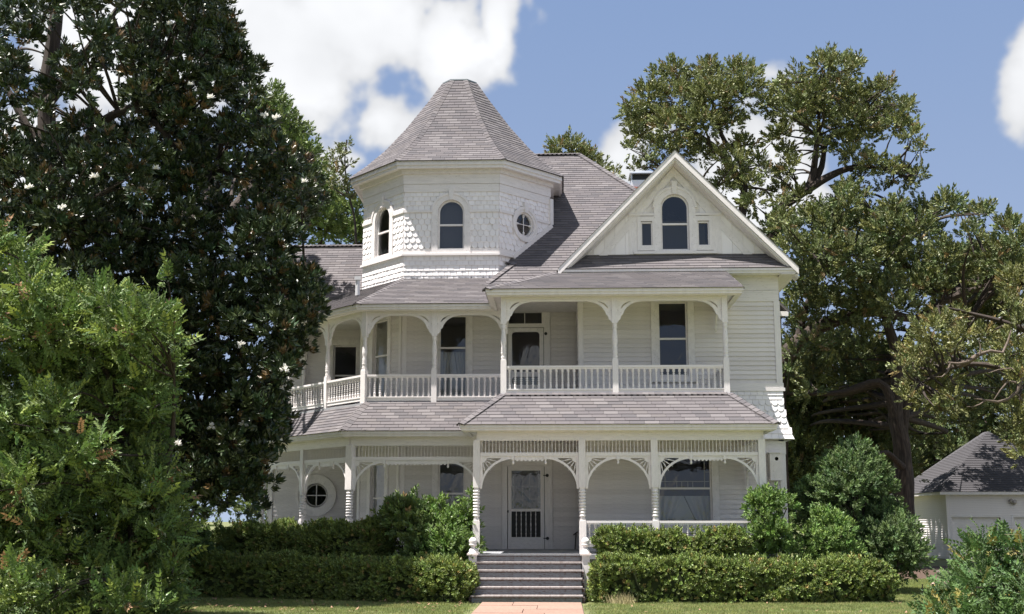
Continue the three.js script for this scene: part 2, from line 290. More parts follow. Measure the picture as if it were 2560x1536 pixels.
// -------- structure: floors, ceilings and the walls nobody sees from here close the house
mesh('floor', flatten([[-8.3, -34.6], [-5.5, -34.6], [-5.45, -33.4], [-4.2, -31.95], [0.55, -31.95], [0.55, -30.05], [5.38, -30.05], [5.38, -41.9], [-8.3, -41.9]], 0.6, 0.92), M.room, house);
mesh('floor', flatten([[-8.2, -34.65], [-5.45, -34.65], [-5.4, -33.45], [-4.18, -31.97], [0.6, -31.97], [0.6, -30.07], [5.36, -30.07], [5.36, -41.8], [-8.2, -41.8]], 4.3, 4.55), M.room, house);
mesh('attic_floor', flatten([[-8.2, -34.65], [-5.45, -34.65], [-5.4, -33.45], [-4.18, -31.97], [0.6, -31.97], [0.6, -30.07], [5.36, -30.07], [5.36, -41.8], [-8.2, -41.8]], 7.55, 7.7), M.room, house);
mesh('partition', [box(-8.2, 5.3, 0.92, 4.3, -36.3, -36.2), box(-8.2, 5.3, 4.55, 7.55, -36.3, -36.2), box(0.62, 0.72, 0.92, 4.3, -36.2, -32.0), box(0.62, 0.72, 4.55, 7.55, -36.2, -32.0), box(-1.75, -1.65, 4.55, 7.55, -36.2, -32.0), box(-1.75, -1.65, 0.92, 4.3, -36.2, -32.0)], M.room, house);
wall(FR(5.5, -42, 180), 13.9, 0, 8.2); wall(FR(-8.4, -42, -90), 7.5, 0, 9.2);
const CASE = 0.15, boards = [];

// door wall and tower front, both storeys (x -4.24 to 0.47)
const doorFr = FR(-4.24, -31.8, 0), X = x => x + 4.24;
const wDoor = wall(doorFr, 4.71, 0, 8.2, [hole(X(-3.18), X(-2.56), 1.4, 3.17), hole(X(-3.2), X(-2.53), 5.0, 7.1), { u0: X(-1.4), u1: X(-0.42), y0: 0.93, y1: 3.1 }, { u0: X(-1.4), u1: X(-0.42), y0: 4.57, y1: 7.25 }]);
const cA = sashWindow(doorFr, X(-3.18), X(-2.56), 1.4, 3.17, { mid: 0.56, label: 'tall window beside the clipped shrubs', curtain: { top: 2.35, label: 'pale half curtain inside the window beside the front door' } });
const cB = sashWindow(doorFr, X(-3.2), X(-2.53), 5.0, 7.1, { mid: 0.6, curtain: { top: 6.2, gap: 0.45, label: 'parted pale curtain in the upper window beneath the tower' } });
const cDoor = { u0: X(-1.56), u1: X(-0.2), y0: 0.9, y1: 3.3 }, cDoor2 = { u0: X(-1.56), u1: X(-0.24), y0: 4.5, y1: 7.6 };
siding(wDoor, 0.02, 4.69, 0.95, 3.72, [cA, cDoor, { u0: -0.05, u1: 0.13, y0: 0, y1: 9 }]);
siding(wDoor, 0.02, 4.69, 4.6, 7.2, [cB, cDoor2, { u0: -0.05, u1: 0.13, y0: 0, y1: 9 }]);
pieces('corner_board', [box(0.02, 0.13, 0.95, 3.72, 0.001, 0.04), box(0.02, 0.13, 4.6, 7.2, 0.001, 0.04)], M.trim, wDoor);

// the lower screen door
{
  const d = mesh('front_door', [box(X(-1.53), X(-1.4), 0.95, 3.12, -0.06, 0.05), box(X(-0.42), X(-0.22), 0.95, 3.12, -0.06, 0.05), box(X(-1.53), X(-0.22), 3.121, 3.28, -0.06, 0.055)], M.trim, house); put(d, doorFr); tag(d, 'white screen door with glazed upper half and spindled lower panel');
  const a = X(-1.385), b = X(-0.435), st = 0.095;
  mesh('door_leaf', [box(a, a + st, 0.96, 3.11, -0.03, 0.015), box(b - st, b, 0.96, 3.11, -0.03, 0.015), box(a + st, b - st, 2.99, 3.11, -0.03, 0.015), box(a + st, b - st, 1.93, 2.0, -0.03, 0.015), box(a + st, b - st, 0.96, 1.27, -0.03, 0.015)], M.trim, d);
  mesh('insect_screen', box(a + st, b - st, 1.27, 1.93, -0.025, -0.02), M.screen, d);
  for (let i = 1; i < 6; i++) { const s = mesh('door_spindle', lathe([[0.009, 0], [0.009, 0.06], [0.016, 0.09], [0.008, 0.13], [0.014, 0.2], [0.008, 0.26], [0.016, 0.33], [0.008, 0.4], [0.014, 0.46], [0.008, 0.52], [0.016, 0.58], [0.009, 0.61], [0.009, 0.66]], 8), M.trim, d); s.position.set(a + st + (b - a - 2 * st) * i / 6, 1.27, -0.005); }
  mesh('door_glass', new THREE.PlaneGeometry(b - a - 2 * st, 0.99).translate((a + b) / 2, 2.495, -0.02), M.glass, d);
  mesh('inner_door', [box(a + 0.02, a + 0.16, 0.97, 3.1, -0.11, -0.08), box(b - 0.16, b - 0.02, 0.97, 3.1, -0.11, -0.08), box(a + 0.16, b - 0.16, 0.97, 1.95, -0.11, -0.08), box(a + 0.16, b - 0.16, 2.92, 3.1, -0.11, -0.08), box(a + 0.375, a + 0.39, 1.95, 2.92, -0.1, -0.085), box(b - 0.39, b - 0.375, 1.95, 2.92, -0.1, -0.085), box(a + 0.16, b - 0.16, 2.24, 2.255, -0.102, -0.087), box(a + 0.16, b - 0.16, 2.57, 2.585, -0.102, -0.087)], std(lin(0.10, 0.10, 0.095), 0.5), d);
  
  for (const y of [2.86, 1.24]) { const h = mesh('hinge', new THREE.CylinderGeometry(0.042, 0.042, 0.05, 14).rotateX(Math.PI / 2), M.black, d); h.position.set(X(-0.35), y, 0.065); mesh('hinge_leaf', box(b - 0.02, X(-0.37), y - 0.012, y + 0.012, 0.052, 0.06), M.black, d); }
  mesh('door_handle', box(a - 0.02, a + 0.02, 1.9, 1.96, 0.016, 0.05), M.black, d);
}
// the upper screen door with its transom
{
  const d = mesh('balcony_door', [box(X(-1.53), X(-1.4), 4.6, 6.8, -0.06, 0.05), box(X(-0.42), X(-0.26), 4.6, 6.8, -0.06, 0.05), box(X(-1.53), X(-0.26), 6.801, 6.9, -0.06, 0.055), box(X(-1.53), X(-1.36), 6.9, 7.3, -0.06, 0.05), box(X(-0.48), X(-0.26), 6.9, 7.3, -0.06, 0.05), box(X(-1.36), X(-0.48), 7.2, 7.3, -0.06, 0.05), box(X(-0.945), X(-0.925), 6.9, 7.2, -0.05, 0.02)], M.trim, house); put(d, doorFr); tag(d, 'white balcony screen door with rounded cut-outs under a two-light transom');
  const s = new THREE.Shape([[X(-1.385), 4.62], [X(-0.435), 4.62], [X(-0.435), 6.79], [X(-1.385), 6.79]].map(a => new THREE.Vector2(...a)));
  const cut = (y0, y1, r) => { const p = new THREE.Path(), l = X(-1.28), e = X(-0.54); p.moveTo(l + r, y0); p.lineTo(e - r, y0); p.absarc(e - r, y0 + r, r, -Math.PI / 2, 0); p.lineTo(e, y1 - r); p.absarc(e - r, y1 - r, r, 0, Math.PI / 2); p.lineTo(l + r, y1); p.absarc(l + r, y1 - r, r, Math.PI / 2, Math.PI); p.lineTo(l, y0 + r); p.absarc(l + r, y0 + r, r, Math.PI, Math.PI * 1.5); s.holes.push(p); };
  cut(5.6, 6.68, 0.09); cut(5.25, 5.47, 0.09); cut(4.95, 5.15, 0.09);
  mesh('door_leaf', extrude(s, 0.04).translate(0, 0, -0.025), M.trim, d);
  mesh('insect_screen', new THREE.PlaneGeometry(0.9, 2.1).translate(X(-0.91), 5.7, -0.03), M.glass, d);
  mesh('inner_door', box(X(-1.38), X(-0.44), 4.62, 5.5, -0.11, -0.08), std(lin(0.10, 0.10, 0.095), 0.5), d);
  mesh('transom_pane', new THREE.PlaneGeometry(0.88, 0.3).translate(X(-0.92), 7.05, -0.03), M.glass, d);
  const h = mesh('hinge', new THREE.CylinderGeometry(0.04, 0.04, 0.05, 14).rotateX(Math.PI / 2), M.black, d); h.position.set(X(-0.37), 6.62, 0.065);
}
// the recess side wall and the projecting front bay (x 0.47 to 5.5)
const wRec = wall(FR(0.47, -31.68, -90), 1.66, 0, 8.2); siding(wRec, 0.0, 1.6, 0.95, 3.72, [], true); siding(wRec, 0.0, 1.6, 4.6, 7.2, [], true);
const bayFr = FR(0.47, -29.9, 0), B = x => x - 0.47;
const wBay = wall(bayFr, 5.03, 0, 8.3, [hole(B(2.43), B(3.66), 1.6, 3.22), hole(B(2.51), B(3.165), 5.29, 7.09)]);
const cD = sashWindow(bayFr, B(2.51), B(3.165), 5.29, 7.09, { mid: 0.5, casing: 0.17, label: 'tall sash window on the upper porch' });
const cC = sashWindow(bayFr, B(2.43), B(3.66), 1.6, 3.22, { mid: 0.54, casing: 0.17, label: 'wide parlour window with a leaded glass border' });
{ // leaded border in the head of the parlour window
  const w = house.children[house.children.length - 1], y0 = 2.5, y1 = 3.22, a = B(2.43), b = B(3.66), c = [];
  for (const x of [a + 0.13, b - 0.13]) c.push(box(x, x + 0.012, y0, y1, -0.062, -0.04));
  for (const y of [y0 + 0.14]) c.push(box(a, b, y, y + 0.012, -0.063, -0.039));
  for (const x of [a + 0.42, a + 0.54, b - 0.54, b - 0.42]) c.push(box(x, x + 0.012, y0, y0 + 0.14, -0.061, -0.041));
  for (const x of [a, b - 0.13]) c.push(box(x, x + 0.13, y1 - 0.35, y1 - 0.338, -0.061, -0.041));
  mesh('lead_came', c, std(lin(0.42, 0.41, 0.39), 0.6), w);
}
drape(bayFr, B(2.4), B(3.7), 1.6, 2.3, { gap: 0.5, label: 'pale curtain inside the wide parlour window' });
const cCB = { u0: 4.9, u1: 5.1, y0: 0, y1: 9 }, cCL = { u0: -0.1, u1: 0.13, y0: 0, y1: 9 };
siding(wBay, 0.02, 5.01, 0.7, 3.5, [cC, cCB, cCL]);
siding(wBay, 0.02, 5.01, 5.16, 7.12, [cD, cCB, cCL]);
siding(wBay, 0.02, 3.5, 4.6, 5.16, [cD, cCL], true);
pieces('corner_board', [box(0.0, 0.13, 0.7, 3.72, 0.001, 0.045), box(0.0, 0.13, 4.6, 7.12, 0.001, 0.045), box(4.9, 5.032, 0.3, 3.5, 0.001, 0.045), box(4.9, 5.032, 5.06, 7.12, 0.001, 0.045), box(5.0325, 5.05, 0.3, 3.5, -0.16, 0.043), box(5.0325, 5.05, 5.06, 7.12, -0.16, 0.043)], M.trim, wBay);
pieces('frieze_board', [box(0, 5.035, 7.12, 7.40, 0.001, 0.04), box(0, 5.035, 7.405, 7.78, 0.001, 0.052), box(3.3, 5.07, 4.94, 5.06, 0.001, 0.05), box(3.3, 5.1, 4.86, 4.94, 0.001, 0.06), box(3.9, 5.06, 3.3, 3.62, 0.03, 0.06)], M.trim, wBay);
// the flared shingle skirt between the storeys, at the bay's free end
{
  const flare = y => 0.02 + 0.20 * Math.pow(Math.max(0, (4.86 - y) / 1.2), 2.2), g = [];
  for (let i = 0; i < 9; i++) { const a = 3.66 + i * 0.133, f0 = flare(a), f1 = flare(a + 0.133); const s = new THREE.BufferGeometry(), p = [[3.4, a, f0], [5.03 + f0, a, f0], [5.03 + f1, a + 0.133, f1], [3.4, a + 0.133, f1], [5.03 + f0, a, -2], [5.03 + f1, a + 0.133, -2], [3.4, a, 0], [5.03, a, 0]]; s.setAttribute('position', new THREE.Float32BufferAttribute([0, 1, 2, 0, 2, 3, 1, 4, 5, 1, 5, 2, ...(i ? [] : [6, 7, 1, 6, 1, 0, 7, 4, 1])].flatMap(k => p[k]), 3)); s.computeVertexNormals(); g.push(s); }
  const sk = mesh('shingle_skirt', g, M.scales[0], wBay);
  const lay = (kind, y0, rows, exp, wid, right) => { const n = Math.round((5.03 - 3.5) / wid); for (let i = 0; i < rows; i++) for (let k = 0; k < n + 1; k++) { const y = y0 + i * exp, f = flare(y), e = 5.03 + f, c = e - (k + (i % 2 ? 0.5 : 1)) * wid + (i % 2 ? 0 : 0.25 * wid); if (c < 3.5) continue; const m = mesh(kind === 'scale' ? 'fish_scale_shingle' : 'wall_shingle', kind === 'scale' ? scaleGeo : squareGeo, M.scales[Math.floor(rnd() * 3)], sk); m.position.set(c, y, f); m.rotation.x = -Math.atan((flare(y) - flare(y + exp)) / exp); m.scale.set(wid - 0.006, exp, 0.032); } };
  lay('square', 3.66, 3, 0.13, 0.17); lay('scale', 4.05, 4, 0.15, 0.155); lay('square', 4.65, 2, 0.11, 0.16);
}
wall(FR(5.5, -29.9, 90), 12.1, 0, 8.2);
mesh('eave_return', box(5.5, 5.9, 7.72, 7.74, -42, -29.4), M.fascia, house);

// left wing
const wingFr = FR(-8.4, -34.5, 0), W = x => x + 8.4;
const wWing = wall(wingFr, 3.4, 0, 8.2, [{ u0: W(-7.4), u1: W(-6.6), y0: 2, y1: 2.8, r: 0.31, ...{} }, hole(W(-6.56), W(-5.95), 5.0, 6.69)]);
const cW = sashWindow(wingFr, W(-6.56), W(-5.95), 5.0, 6.69, { mid: 0.5, label: 'shaded window on the angled upper porch' });
const roundCover = { u0: W(-7.0) - 0.55, u1: W(-7.0) + 0.55, y0: 2.4 - 0.55, y1: 2.4 + 0.55, r: 0.55 };
siding(wWing, 0.16, 2.9, 1.1, 3.72, [roundCover]); siding(wWing, 0.16, 2.9, 4.7, 7.2, [cW], true);
pieces('corner_board', [box(0, 0.15, 0.3, 3.72, 0.001, 0.045), box(0, 0.15, 4.6, 7.6, 0.001, 0.045)], M.trim, wWing);
function roundWindow(fr, cx, cy, r, casing, label, turned) {
  const ring = (a, b, d, z) => { const s = new THREE.Shape(); s.absarc(cx, cy, a, 0, Math.PI * 2, false); const p = new THREE.Path(); p.absarc(cx, cy, b, 0, Math.PI * 2, true); s.holes.push(p); return extrude(s, d, 28).translate(0, 0, z); };
  const w = mesh('round_window', [ring(r + casing, r + 0.05, 0.07, -0.02), ring(r + casing + 0.02, r + casing - 0.06, 0.085, -0.015), ring(r + 0.05, r, 0.06, -0.06)], M.trim, house); put(w, fr); w.userData.label = label;
  mesh('pane', new THREE.CircleGeometry(r + 0.01, 28).translate(cx, cy, -0.05), M.glass, w);
  if (turned) { const t = lathe([[0.012, -r], [0.03, -r + 0.03], [0.035, -r + 0.07], [0.014, -r + 0.11], [0.011, 0], [0.014, r - 0.11], [0.035, r - 0.07], [0.03, r - 0.03], [0.012, r]], 10); mesh('muntin', [t.clone().translate(cx, cy, -0.03), t.clone().rotateZ(Math.PI / 2).translate(cx, cy, -0.025)], M.trim, w); }
  else mesh('muntin', [box(cx - 0.012, cx + 0.012, cy - r, cy + r, -0.06, -0.03), box(cx - r, cx + r, cy - 0.012, cy + 0.012, -0.062, -0.028)], M.trim, w);
  return w;
}
roundWindow(wingFr, W(-7.0), 2.4, 0.29, 0.28, 'round four-light window with a wide white surround');

// -------- tower
const tl = FR(-5.59, -33.3, -47.8), tr = FR(-1.64, -31.8, 47.8), TW = 2.018;
const gl = (n) => ({ c: TW / 2, h: 0.315 });
const wTL = wall(tl, TW, 0, 8.2, [hole(TW / 2 - 0.3, TW / 2 + 0.3, 1.4, 3.17), hole(TW / 2 - 0.32, TW / 2 + 0.32, 5.0, 7.1)]);
const cTLa = sashWindow(tl, TW / 2 - 0.3, TW / 2 + 0.3, 1.4, 3.17, { mid: 0.5, label: 'lower window on the slanting side of the tower' }), cTLb = sashWindow(tl, TW / 2 - 0.32, TW / 2 + 0.32, 5.0, 7.1, { mid: 0.55, label: 'porch window on the slanting side of the tower' });
const ends = [{ u0: -0.1, u1: 0.12, y0: 0, y1: 9 }, { u0: TW - 0.12, u1: TW + 0.1, y0: 0, y1: 9 }];
siding(wTL, 0, TW, 1.2, 3.72, [cTLa, ...ends]); siding(wTL, 0, TW, 4.6, 7.2, [cTLb, ...ends]);
pieces('corner_board', [box(0, 0.12, 1, 3.72, 0.001, 0.04), box(0, 0.12, 4.6, 7.2, 0.001, 0.04), box(TW - 0.12, TW - 0.018, 1, 3.72, 0.001, 0.04), box(TW - 0.12, TW - 0.018, 4.6, 7.2, 0.001, 0.04)], M.trim, wTL);

function towerFace(fr, w, openings, gap, shadeWin, cut, worn = 0.01) {
  const m = wall(fr, w, 7.9, 11.25, openings);
  // belt courses, ledge and frieze boards run round the tower
  const e = 0.02;
  const belt = (d, y0, y1, z) => (gap && y0 > gap[2] && y0 < gap[3] ? [[-d, gap[0]], [gap[1], w + d]] : [[-d, w + d]]).map(([l, r]) => box(l, r, y0, y1, 0.001, z));
  pieces('tower_trim', [...belt(0.012, 10.0, 10.075, 0.055), ...belt(0.004, 10.58, 10.80, 0.04), ...belt(0.02, 10.805, 11.24, 0.06), ...belt(0.006, 8.845, 8.99, 0.03), ...belt(0.03, 8.79, 8.845, 0.085)], M.trim, m);
  const skip = (c, y) => shadeWin(c, y) || (cut && cut(c, y));
  wallShingles(m, 'square', 0, w, 10.075, 4, 0.127, 0.165, skip, worn);
  wallShingles(m, 'scale', 0, w, 8.985, 6, 0.166, 0.1625, skip, worn);
  wallShingles(m, 'square', 0, w, 8.10, 5, 0.139, 0.165, cut ? cut : undefined);
  return m;
}
const archSkip = cx => (c, y) => Math.abs(c - cx) < 0.44 && (y < 10.0 || Math.hypot(c - cx, y - 10.0) < 0.50);
const tf = FR(-4.24, -31.8, 0), TF = 2.6;
towerFace(tf, TF, [{ ...hole(TF / 2 - 0.315, TF / 2 + 0.315, 8.995, 10.31), arch: true }], [TF / 2 - 0.5, TF / 2 + 0.5, 8.9, 10.5], archSkip(TF / 2));
sashWindow(tf, TF / 2 - 0.315, TF / 2 + 0.315, 8.995, 10.31, { arch: true, key: true, casing: 0.17, sill: false, mid: 0.5, label: 'arched tower window on the front face' });
{ const w = house.children[house.children.length - 1]; mesh('roller_shade', [box(TF / 2 - 0.33, TF / 2 + 0.33, 9.0, 10.3, -0.2, -0.195), new THREE.CylinderGeometry(0.025, 0.025, 0.68, 10).rotateZ(Math.PI / 2).translate(TF / 2, 10.3, -0.2)], std(lin(0.055, 0.05, 0.054), 0.9), w); }
towerFace(tl, TW, [{ ...hole(TW / 2 - 0.315, TW / 2 + 0.315, 8.995, 10.31), arch: true }], [TW / 2 - 0.5, TW / 2 + 0.5, 8.9, 10.5], archSkip(TW / 2));
sashWindow(tl, TW / 2 - 0.315, TW / 2 + 0.315, 8.995, 10.31, { arch: true, key: true, casing: 0.17, sill: false, mid: 0.5, label: 'arched tower window on the sunlit slanting face' });
const roofLine = c => 8.4 + 1.5 * c / TW;    // where the main roof meets the tower's flank
towerFace(tr, TW, [{ u0: 0.6, u1: 1.4, y0: 9.45, y1: 10.25, r: 0.34 }], [0.53, 1.47, 9.4, 10.3], (c, y) => Math.hypot(c - 1.0, y - 9.82) < 0.50, (c, y) => y < roofLine(c) + 0.04, 0.16);
{ const w = roundWindow(tr, 1.0, 9.82, 0.30, 0.18, 'round tower window crossed by turned spindles', true); const k = new THREE.Shape([[-0.075, 0.30], [0.075, 0.30], [0.05, 0.0], [-0.05, 0.0]].map(a => new THREE.Vector2(...a))); mesh('keystone', extrude(k, 0.11).translate(1.0, 10.15, -0.01), M.trim, w); }
mesh('roof_trim_board', [beam(V(0.5, roofLine(0.5) + 0.03, 0.05), V(TW + 0.05, roofLine(TW + 0.05) + 0.03, 0.05), 0.09, 0.12), box(TW - 0.02, TW + 0.1, roofLine(TW) + 0.1, 10.75, -0.02, 0.09)].map(g => g.applyMatrix4(tr)), M.trim, house);
wall(FR(-5.59, -35.3, -90), 2.0, 7.9, 11.25); wall(FR(-0.29, -33.3, 90), 2.0, 7.9, 11.25); wall(FR(-0.29, -35.3, 132.2), TW, 7.9, 11.25); wall(FR(-1.64, -36.8, 180), 2.6, 7.9, 11.25); wall(FR(-4.24, -36.8, 227.8), TW, 7.9, 11.25);
mesh('tower_floor', flatten([[-4.2, -31.93], [-1.68, -31.93], [-0.42, -33.3], [-0.42, -35.3], [-1.68, -36.67], [-4.2, -36.67], [-5.46, -35.3], [-5.46, -33.3]], 8.4, 8.5), M.room, house);
// tower eaves and bell-cast roof
{
  const oct = [[-4.24, -31.8], [-1.64, -31.8], [-0.29, -33.3], [-0.29, -35.3], [-1.64, -36.8], [-4.24, -36.8], [-5.59, -35.3], [-5.59, -33.3]], n = 8, ctr = [-2.94, -34.3];
  const ring = d => { const closed = [oct[7], ...oct, oct[0]]; return offset(closed, d).slice(1, 9); };
  const around = (a, b, y0, y1) => join(Array.from({ length: n }, (_, i) => flatten([a[i], a[(i + 1) % n], b[(i + 1) % n], b[i]], y0, y1)));
  const e0 = ring(-0.39), e1 = ring(-0.35), e2 = ring(-0.29), w1 = ring(-0.05);
  mesh('fascia', [around(e0, e1, 11.25, 11.36), around(e1, e2, 11.17, 11.3), around(ring(-0.335), ring(-0.25), 11.29, 11.345)], M.fascia, house);
  mesh('soffit', [around(e2, w1, 11.2, 11.225), around(ring(-0.14), ring(-0.0), 11.08, 11.199)], M.fascia, house);
  mesh('drip_edge', around(ring(-0.405), ring(-0.34), 11.361, 11.372), M.flash, house);
  const prof = [[1, 11.375], [0.84, 11.80], [0.68, 12.30], [0.495, 13.02], [0.295, 13.92], [0.16, 14.57]];
  const at = s => { let L = 0; for (let i = 0; i + 1 < prof.length; i++) { const dx = (prof[i][0] - prof[i + 1][0]) * 3.0, dy = prof[i + 1][1] - prof[i][1], l = Math.hypot(dx, dy); if (s <= L + l || i + 2 === prof.length) { const t = (s - L) / l; return [prof[i][0] + (prof[i + 1][0] - prof[i][0]) * t, prof[i][1] + dy * t]; } L += l; } };
  let total = 0; for (let i = 0; i + 1 < prof.length; i++) total += Math.hypot((prof[i][0] - prof[i + 1][0]) * 3.0, prof[i + 1][1] - prof[i][1]);
  const eave = ring(-0.41), P = (i, k, y, out = 0) => V(ctr[0] + (eave[i % n][0] - ctr[0]) * (k + out), y, ctr[1] + (eave[i % n][1] - ctr[1]) * (k + out));
  const dg = { p: [], c: [] };
  for (let f = 0; f < n; f++) {
    for (let i = 0; i + 1 < prof.length; i++) { const [k0, y0] = prof[i], [k1, y1] = prof[i + 1]; addTri(dg, P(f, k0, y0), P(f + 1, k1, y1), P(f + 1, k0, y0), [1, 1, 1]); addTri(dg, P(f, k0, y0), P(f, k1, y1), P(f + 1, k1, y1), [1, 1, 1]); }
    if (f > 3 && f < 6) continue;
    let row = 0;
    for (let s = 0; s < total - 0.02; s += 0.128, row++) {
      const [k0, y0] = at(s), [k1, y1] = at(Math.min(total, s + 0.128)), A = P(f, k0, y0, 0.010), Bq = P(f + 1, k0, y0, 0.010), D = P(f, k1, y1, 0.003), C = P(f + 1, k1, y1, 0.003), w0 = A.distanceTo(Bq), w1 = D.distanceTo(C), mid = w0 / 2;
      const pt = (x, t) => t ? D.clone().lerp(C, (x - mid + w1 / 2) / w1) : A.clone().lerp(Bq, x / w0);
      for (let x = -0.335 * ((row % 2) * 0.5 + rr(0, 0.1)); x < w0; x += 0.335) {
        const l0 = Math.max(0, x), r0 = Math.min(w0, x + 0.329), l1 = Math.max(mid - w1 / 2, Math.min(mid + w1 / 2, l0)), r1 = Math.min(mid + w1 / 2, Math.max(mid - w1 / 2, r0)); if (r0 - l0 < 0.015) continue;
        let kk = Math.floor(rnd() * 6); const col = palette[kk], a = pt(l0, 0), b = pt(r0, 0), c = pt(r1, 1), d = pt(l1, 1), dn = V(0, -0.02, 0);
        addTri(shingleMass, a, c, b, col); addTri(shingleMass, a, d, c, col); for (const q of [a.clone().add(dn)]) { addTri(shingleMass, q, a, b, col); addTri(shingleMass, q, b, b.clone().add(dn), col); }
      }
    }
  }
  mesh('tower_roof', massGeo(dg), M.deck, house);
  for (const f of [0, 1, 2, 7]) for (let i = 0; i + 1 < prof.length; i++) { const q = hipCap(P(f, prof[i][0], prof[i][1], 0.0), P(f, prof[i + 1][0], prof[i + 1][1], 0.0), 'hip_cap', 0.11); }
  const cap = ring(-0.41).map(([x, z]) => [ctr[0] + (x - ctr[0]) * 0.167, ctr[1] + (z - ctr[1]) * 0.172]);
  mesh('roof_cap', flatten(cap, 14.565, 14.60), std(lin(0.30, 0.33, 0.33), 0.5, { metalness: 0.5 }), house);
}

// -------- roofs
const Y = { le: 3.86, lt: 4.62, ue: 7.09, ut: 8.16 };
roofPlane('lower_porch_roof', [V(-2.28, Y.le, -27.15), V(4.88, Y.le, -27.15), V(3.98, Y.lt, -28.05), V(-1.38, Y.lt, -28.05)], true);
roofPlane('lower_porch_roof', [V(-5.29, Y.le, -29.0), V(-1.62, Y.le, -29.0), V(-1.62, Y.lt, -29.9), V(-4.87, Y.lt, -29.9)], true);
roofPlane('lower_porch_roof', [V(-8.53, Y.le, -32.86), V(-5.29, Y.le, -29.0), V(-4.87, Y.lt, -29.9), V(-7.63, Y.lt, -33.19)], false);
roofPlane('lower_porch_roof', [V(-8.53, Y.le, -34.5), V(-8.53, Y.le, -32.86), V(-7.63, Y.lt, -33.19), V(-7.63, Y.lt, -34.5)], false);
roofPlane('lower_porch_roof', [V(-2.28, Y.le, -29.6), V(-2.28, Y.le, -27.15), V(-1.38, Y.lt, -28.05), V(-1.38, Y.lt, -29.6)], false);
roofPlane('lower_porch_roof', [V(4.88, Y.le, -27.15), V(4.88, Y.le, -29.9), V(3.98, Y.lt, -29.9), V(3.98, Y.lt, -28.05)], false);
roofPlane('upper_porch_roof', [V(-5.13, Y.ue, -29.63), V(-1.35, Y.ue, -29.63), V(-1.35, Y.ut, -31.8), V(-4.24, Y.ut, -31.8)], false);
roofPlane('upper_porch_roof', [V(-7.95, Y.ue, -32.74), V(-5.13, Y.ue, -29.63), V(-4.24, Y.ut, -31.8), V(-7.06, Y.ut, -34.91)], false);
roofPlane('upper_porch_roof', [V(-7.95, Y.ue, -36.2), V(-7.95, Y.ue, -32.74), V(-7.06, Y.ut, -34.91), V(-7.06, Y.ut, -36.2)], false);
roofPlane('upper_porch_roof', [V(-1.74, Y.ue, -27.75), V(4.31, Y.ue, -27.75), V(4.15, 7.80, -29.42), V(-0.1, 7.80, -29.42)], false);
roofPlane('upper_porch_roof', [V(-1.74, Y.ue, -31.3), V(-1.74, Y.ue, -27.75), V(-0.1, 7.80, -29.42), V(-0.1, 7.80, -31.3)], false);
roofPlane('upper_porch_roof', [V(4.31, Y.ue, -27.75), V(4.31, Y.ue, -29.42), V(4.15, 7.80, -29.42)], false);
roofPlane('pent_roof', [V(0.02, 7.9, -29.4), V(5.86, 7.9, -29.4), V(5.4, 8.35, -29.9), V(0.5, 8.35, -29.9)], false);
roofPlane('gable_roof', [V(-0.03, 7.86, -37.5), V(-0.03, 7.86, -29.36), V(2.95, 10.9, -29.36), V(2.95, 10.9, -37.5)], false);
roofPlane('gable_roof', [V(5.93, 7.86, -29.36), V(5.93, 7.86, -38), V(2.95, 10.9, -38), V(2.95, 10.9, -29.36)], false);
roofPlane('main_roof', [V(-2.05, 7.82, -31.2), V(5.9, 7.82, -31.2), V(5.12, 8.62, -32.0), V(-1.25, 8.62, -32.0)], false);
roofPlane('main_roof', [V(-1.5, 8.62, -32.0), V(5.12, 8.62, -32.0), V(0.68, 13.07, -36.47), V(-3.2, 13.07, -36.47)], false);
roofPlane('main_roof', [V(-2.05, 7.82, -31.9), V(-2.05, 7.82, -31.2), V(-1.25, 8.62, -32.0)], false);
roofPlane('main_roof', [V(5.9, 7.82, -31.2), V(5.9, 7.82, -42.3), V(0.68, 13.07, -41), V(0.68, 13.07, -36.47)], false);
roofPlane('wing_roof', [V(-9.0, 7.6, -33.8), V(-4.9, 7.6, -33.8), V(-4.9, 10.15, -36.35), V(-9.0, 10.15, -36.35)], false);
mesh('rear_roof', [flatten([[-9.0, -36.35], [-4.9, -36.35], [-4.9, -42.3], [-9, -42.3]], 10.0, 10.1), flatten([[-4.9, -36.47], [0.68, -36.47], [0.68, -42.3], [-4.9, -42.3]], 12.95, 13.03)], M.deck, house);
const hips = [[V(-2.28, Y.le, -27.15), V(-1.38, Y.lt, -28.05)], [V(4.88, Y.le, -27.15), V(3.98, Y.lt, -28.05)], [V(-5.29, Y.le, -29.0), V(-4.87, Y.lt, -29.9)], [V(-8.53, Y.le, -32.86), V(-7.63, Y.lt, -33.19)], [V(-5.13, Y.ue, -29.63), V(-4.24, Y.ut, -31.8)], [V(-1.74, Y.ue, -27.75), V(-0.1, 7.8, -29.42)], [V(-2.05, 7.82, -31.2), V(-1.25, 8.62, -32.0)], [V(5.12, 8.62, -32.0), V(0.68, 13.07, -36.47)], [V(0.68, 13.07, -36.47), V(-3.2, 13.07, -36.47)], [V(-4.9, 10.15, -36.35), V(-9.0, 10.15, -36.35)]];
for (const [a, b] of hips) hipCap(a, b);
hipCap(V(-1.3, Y.lt, -28.06), V(3.9, Y.lt, -28.06), 'ridge_cap', 0.1);

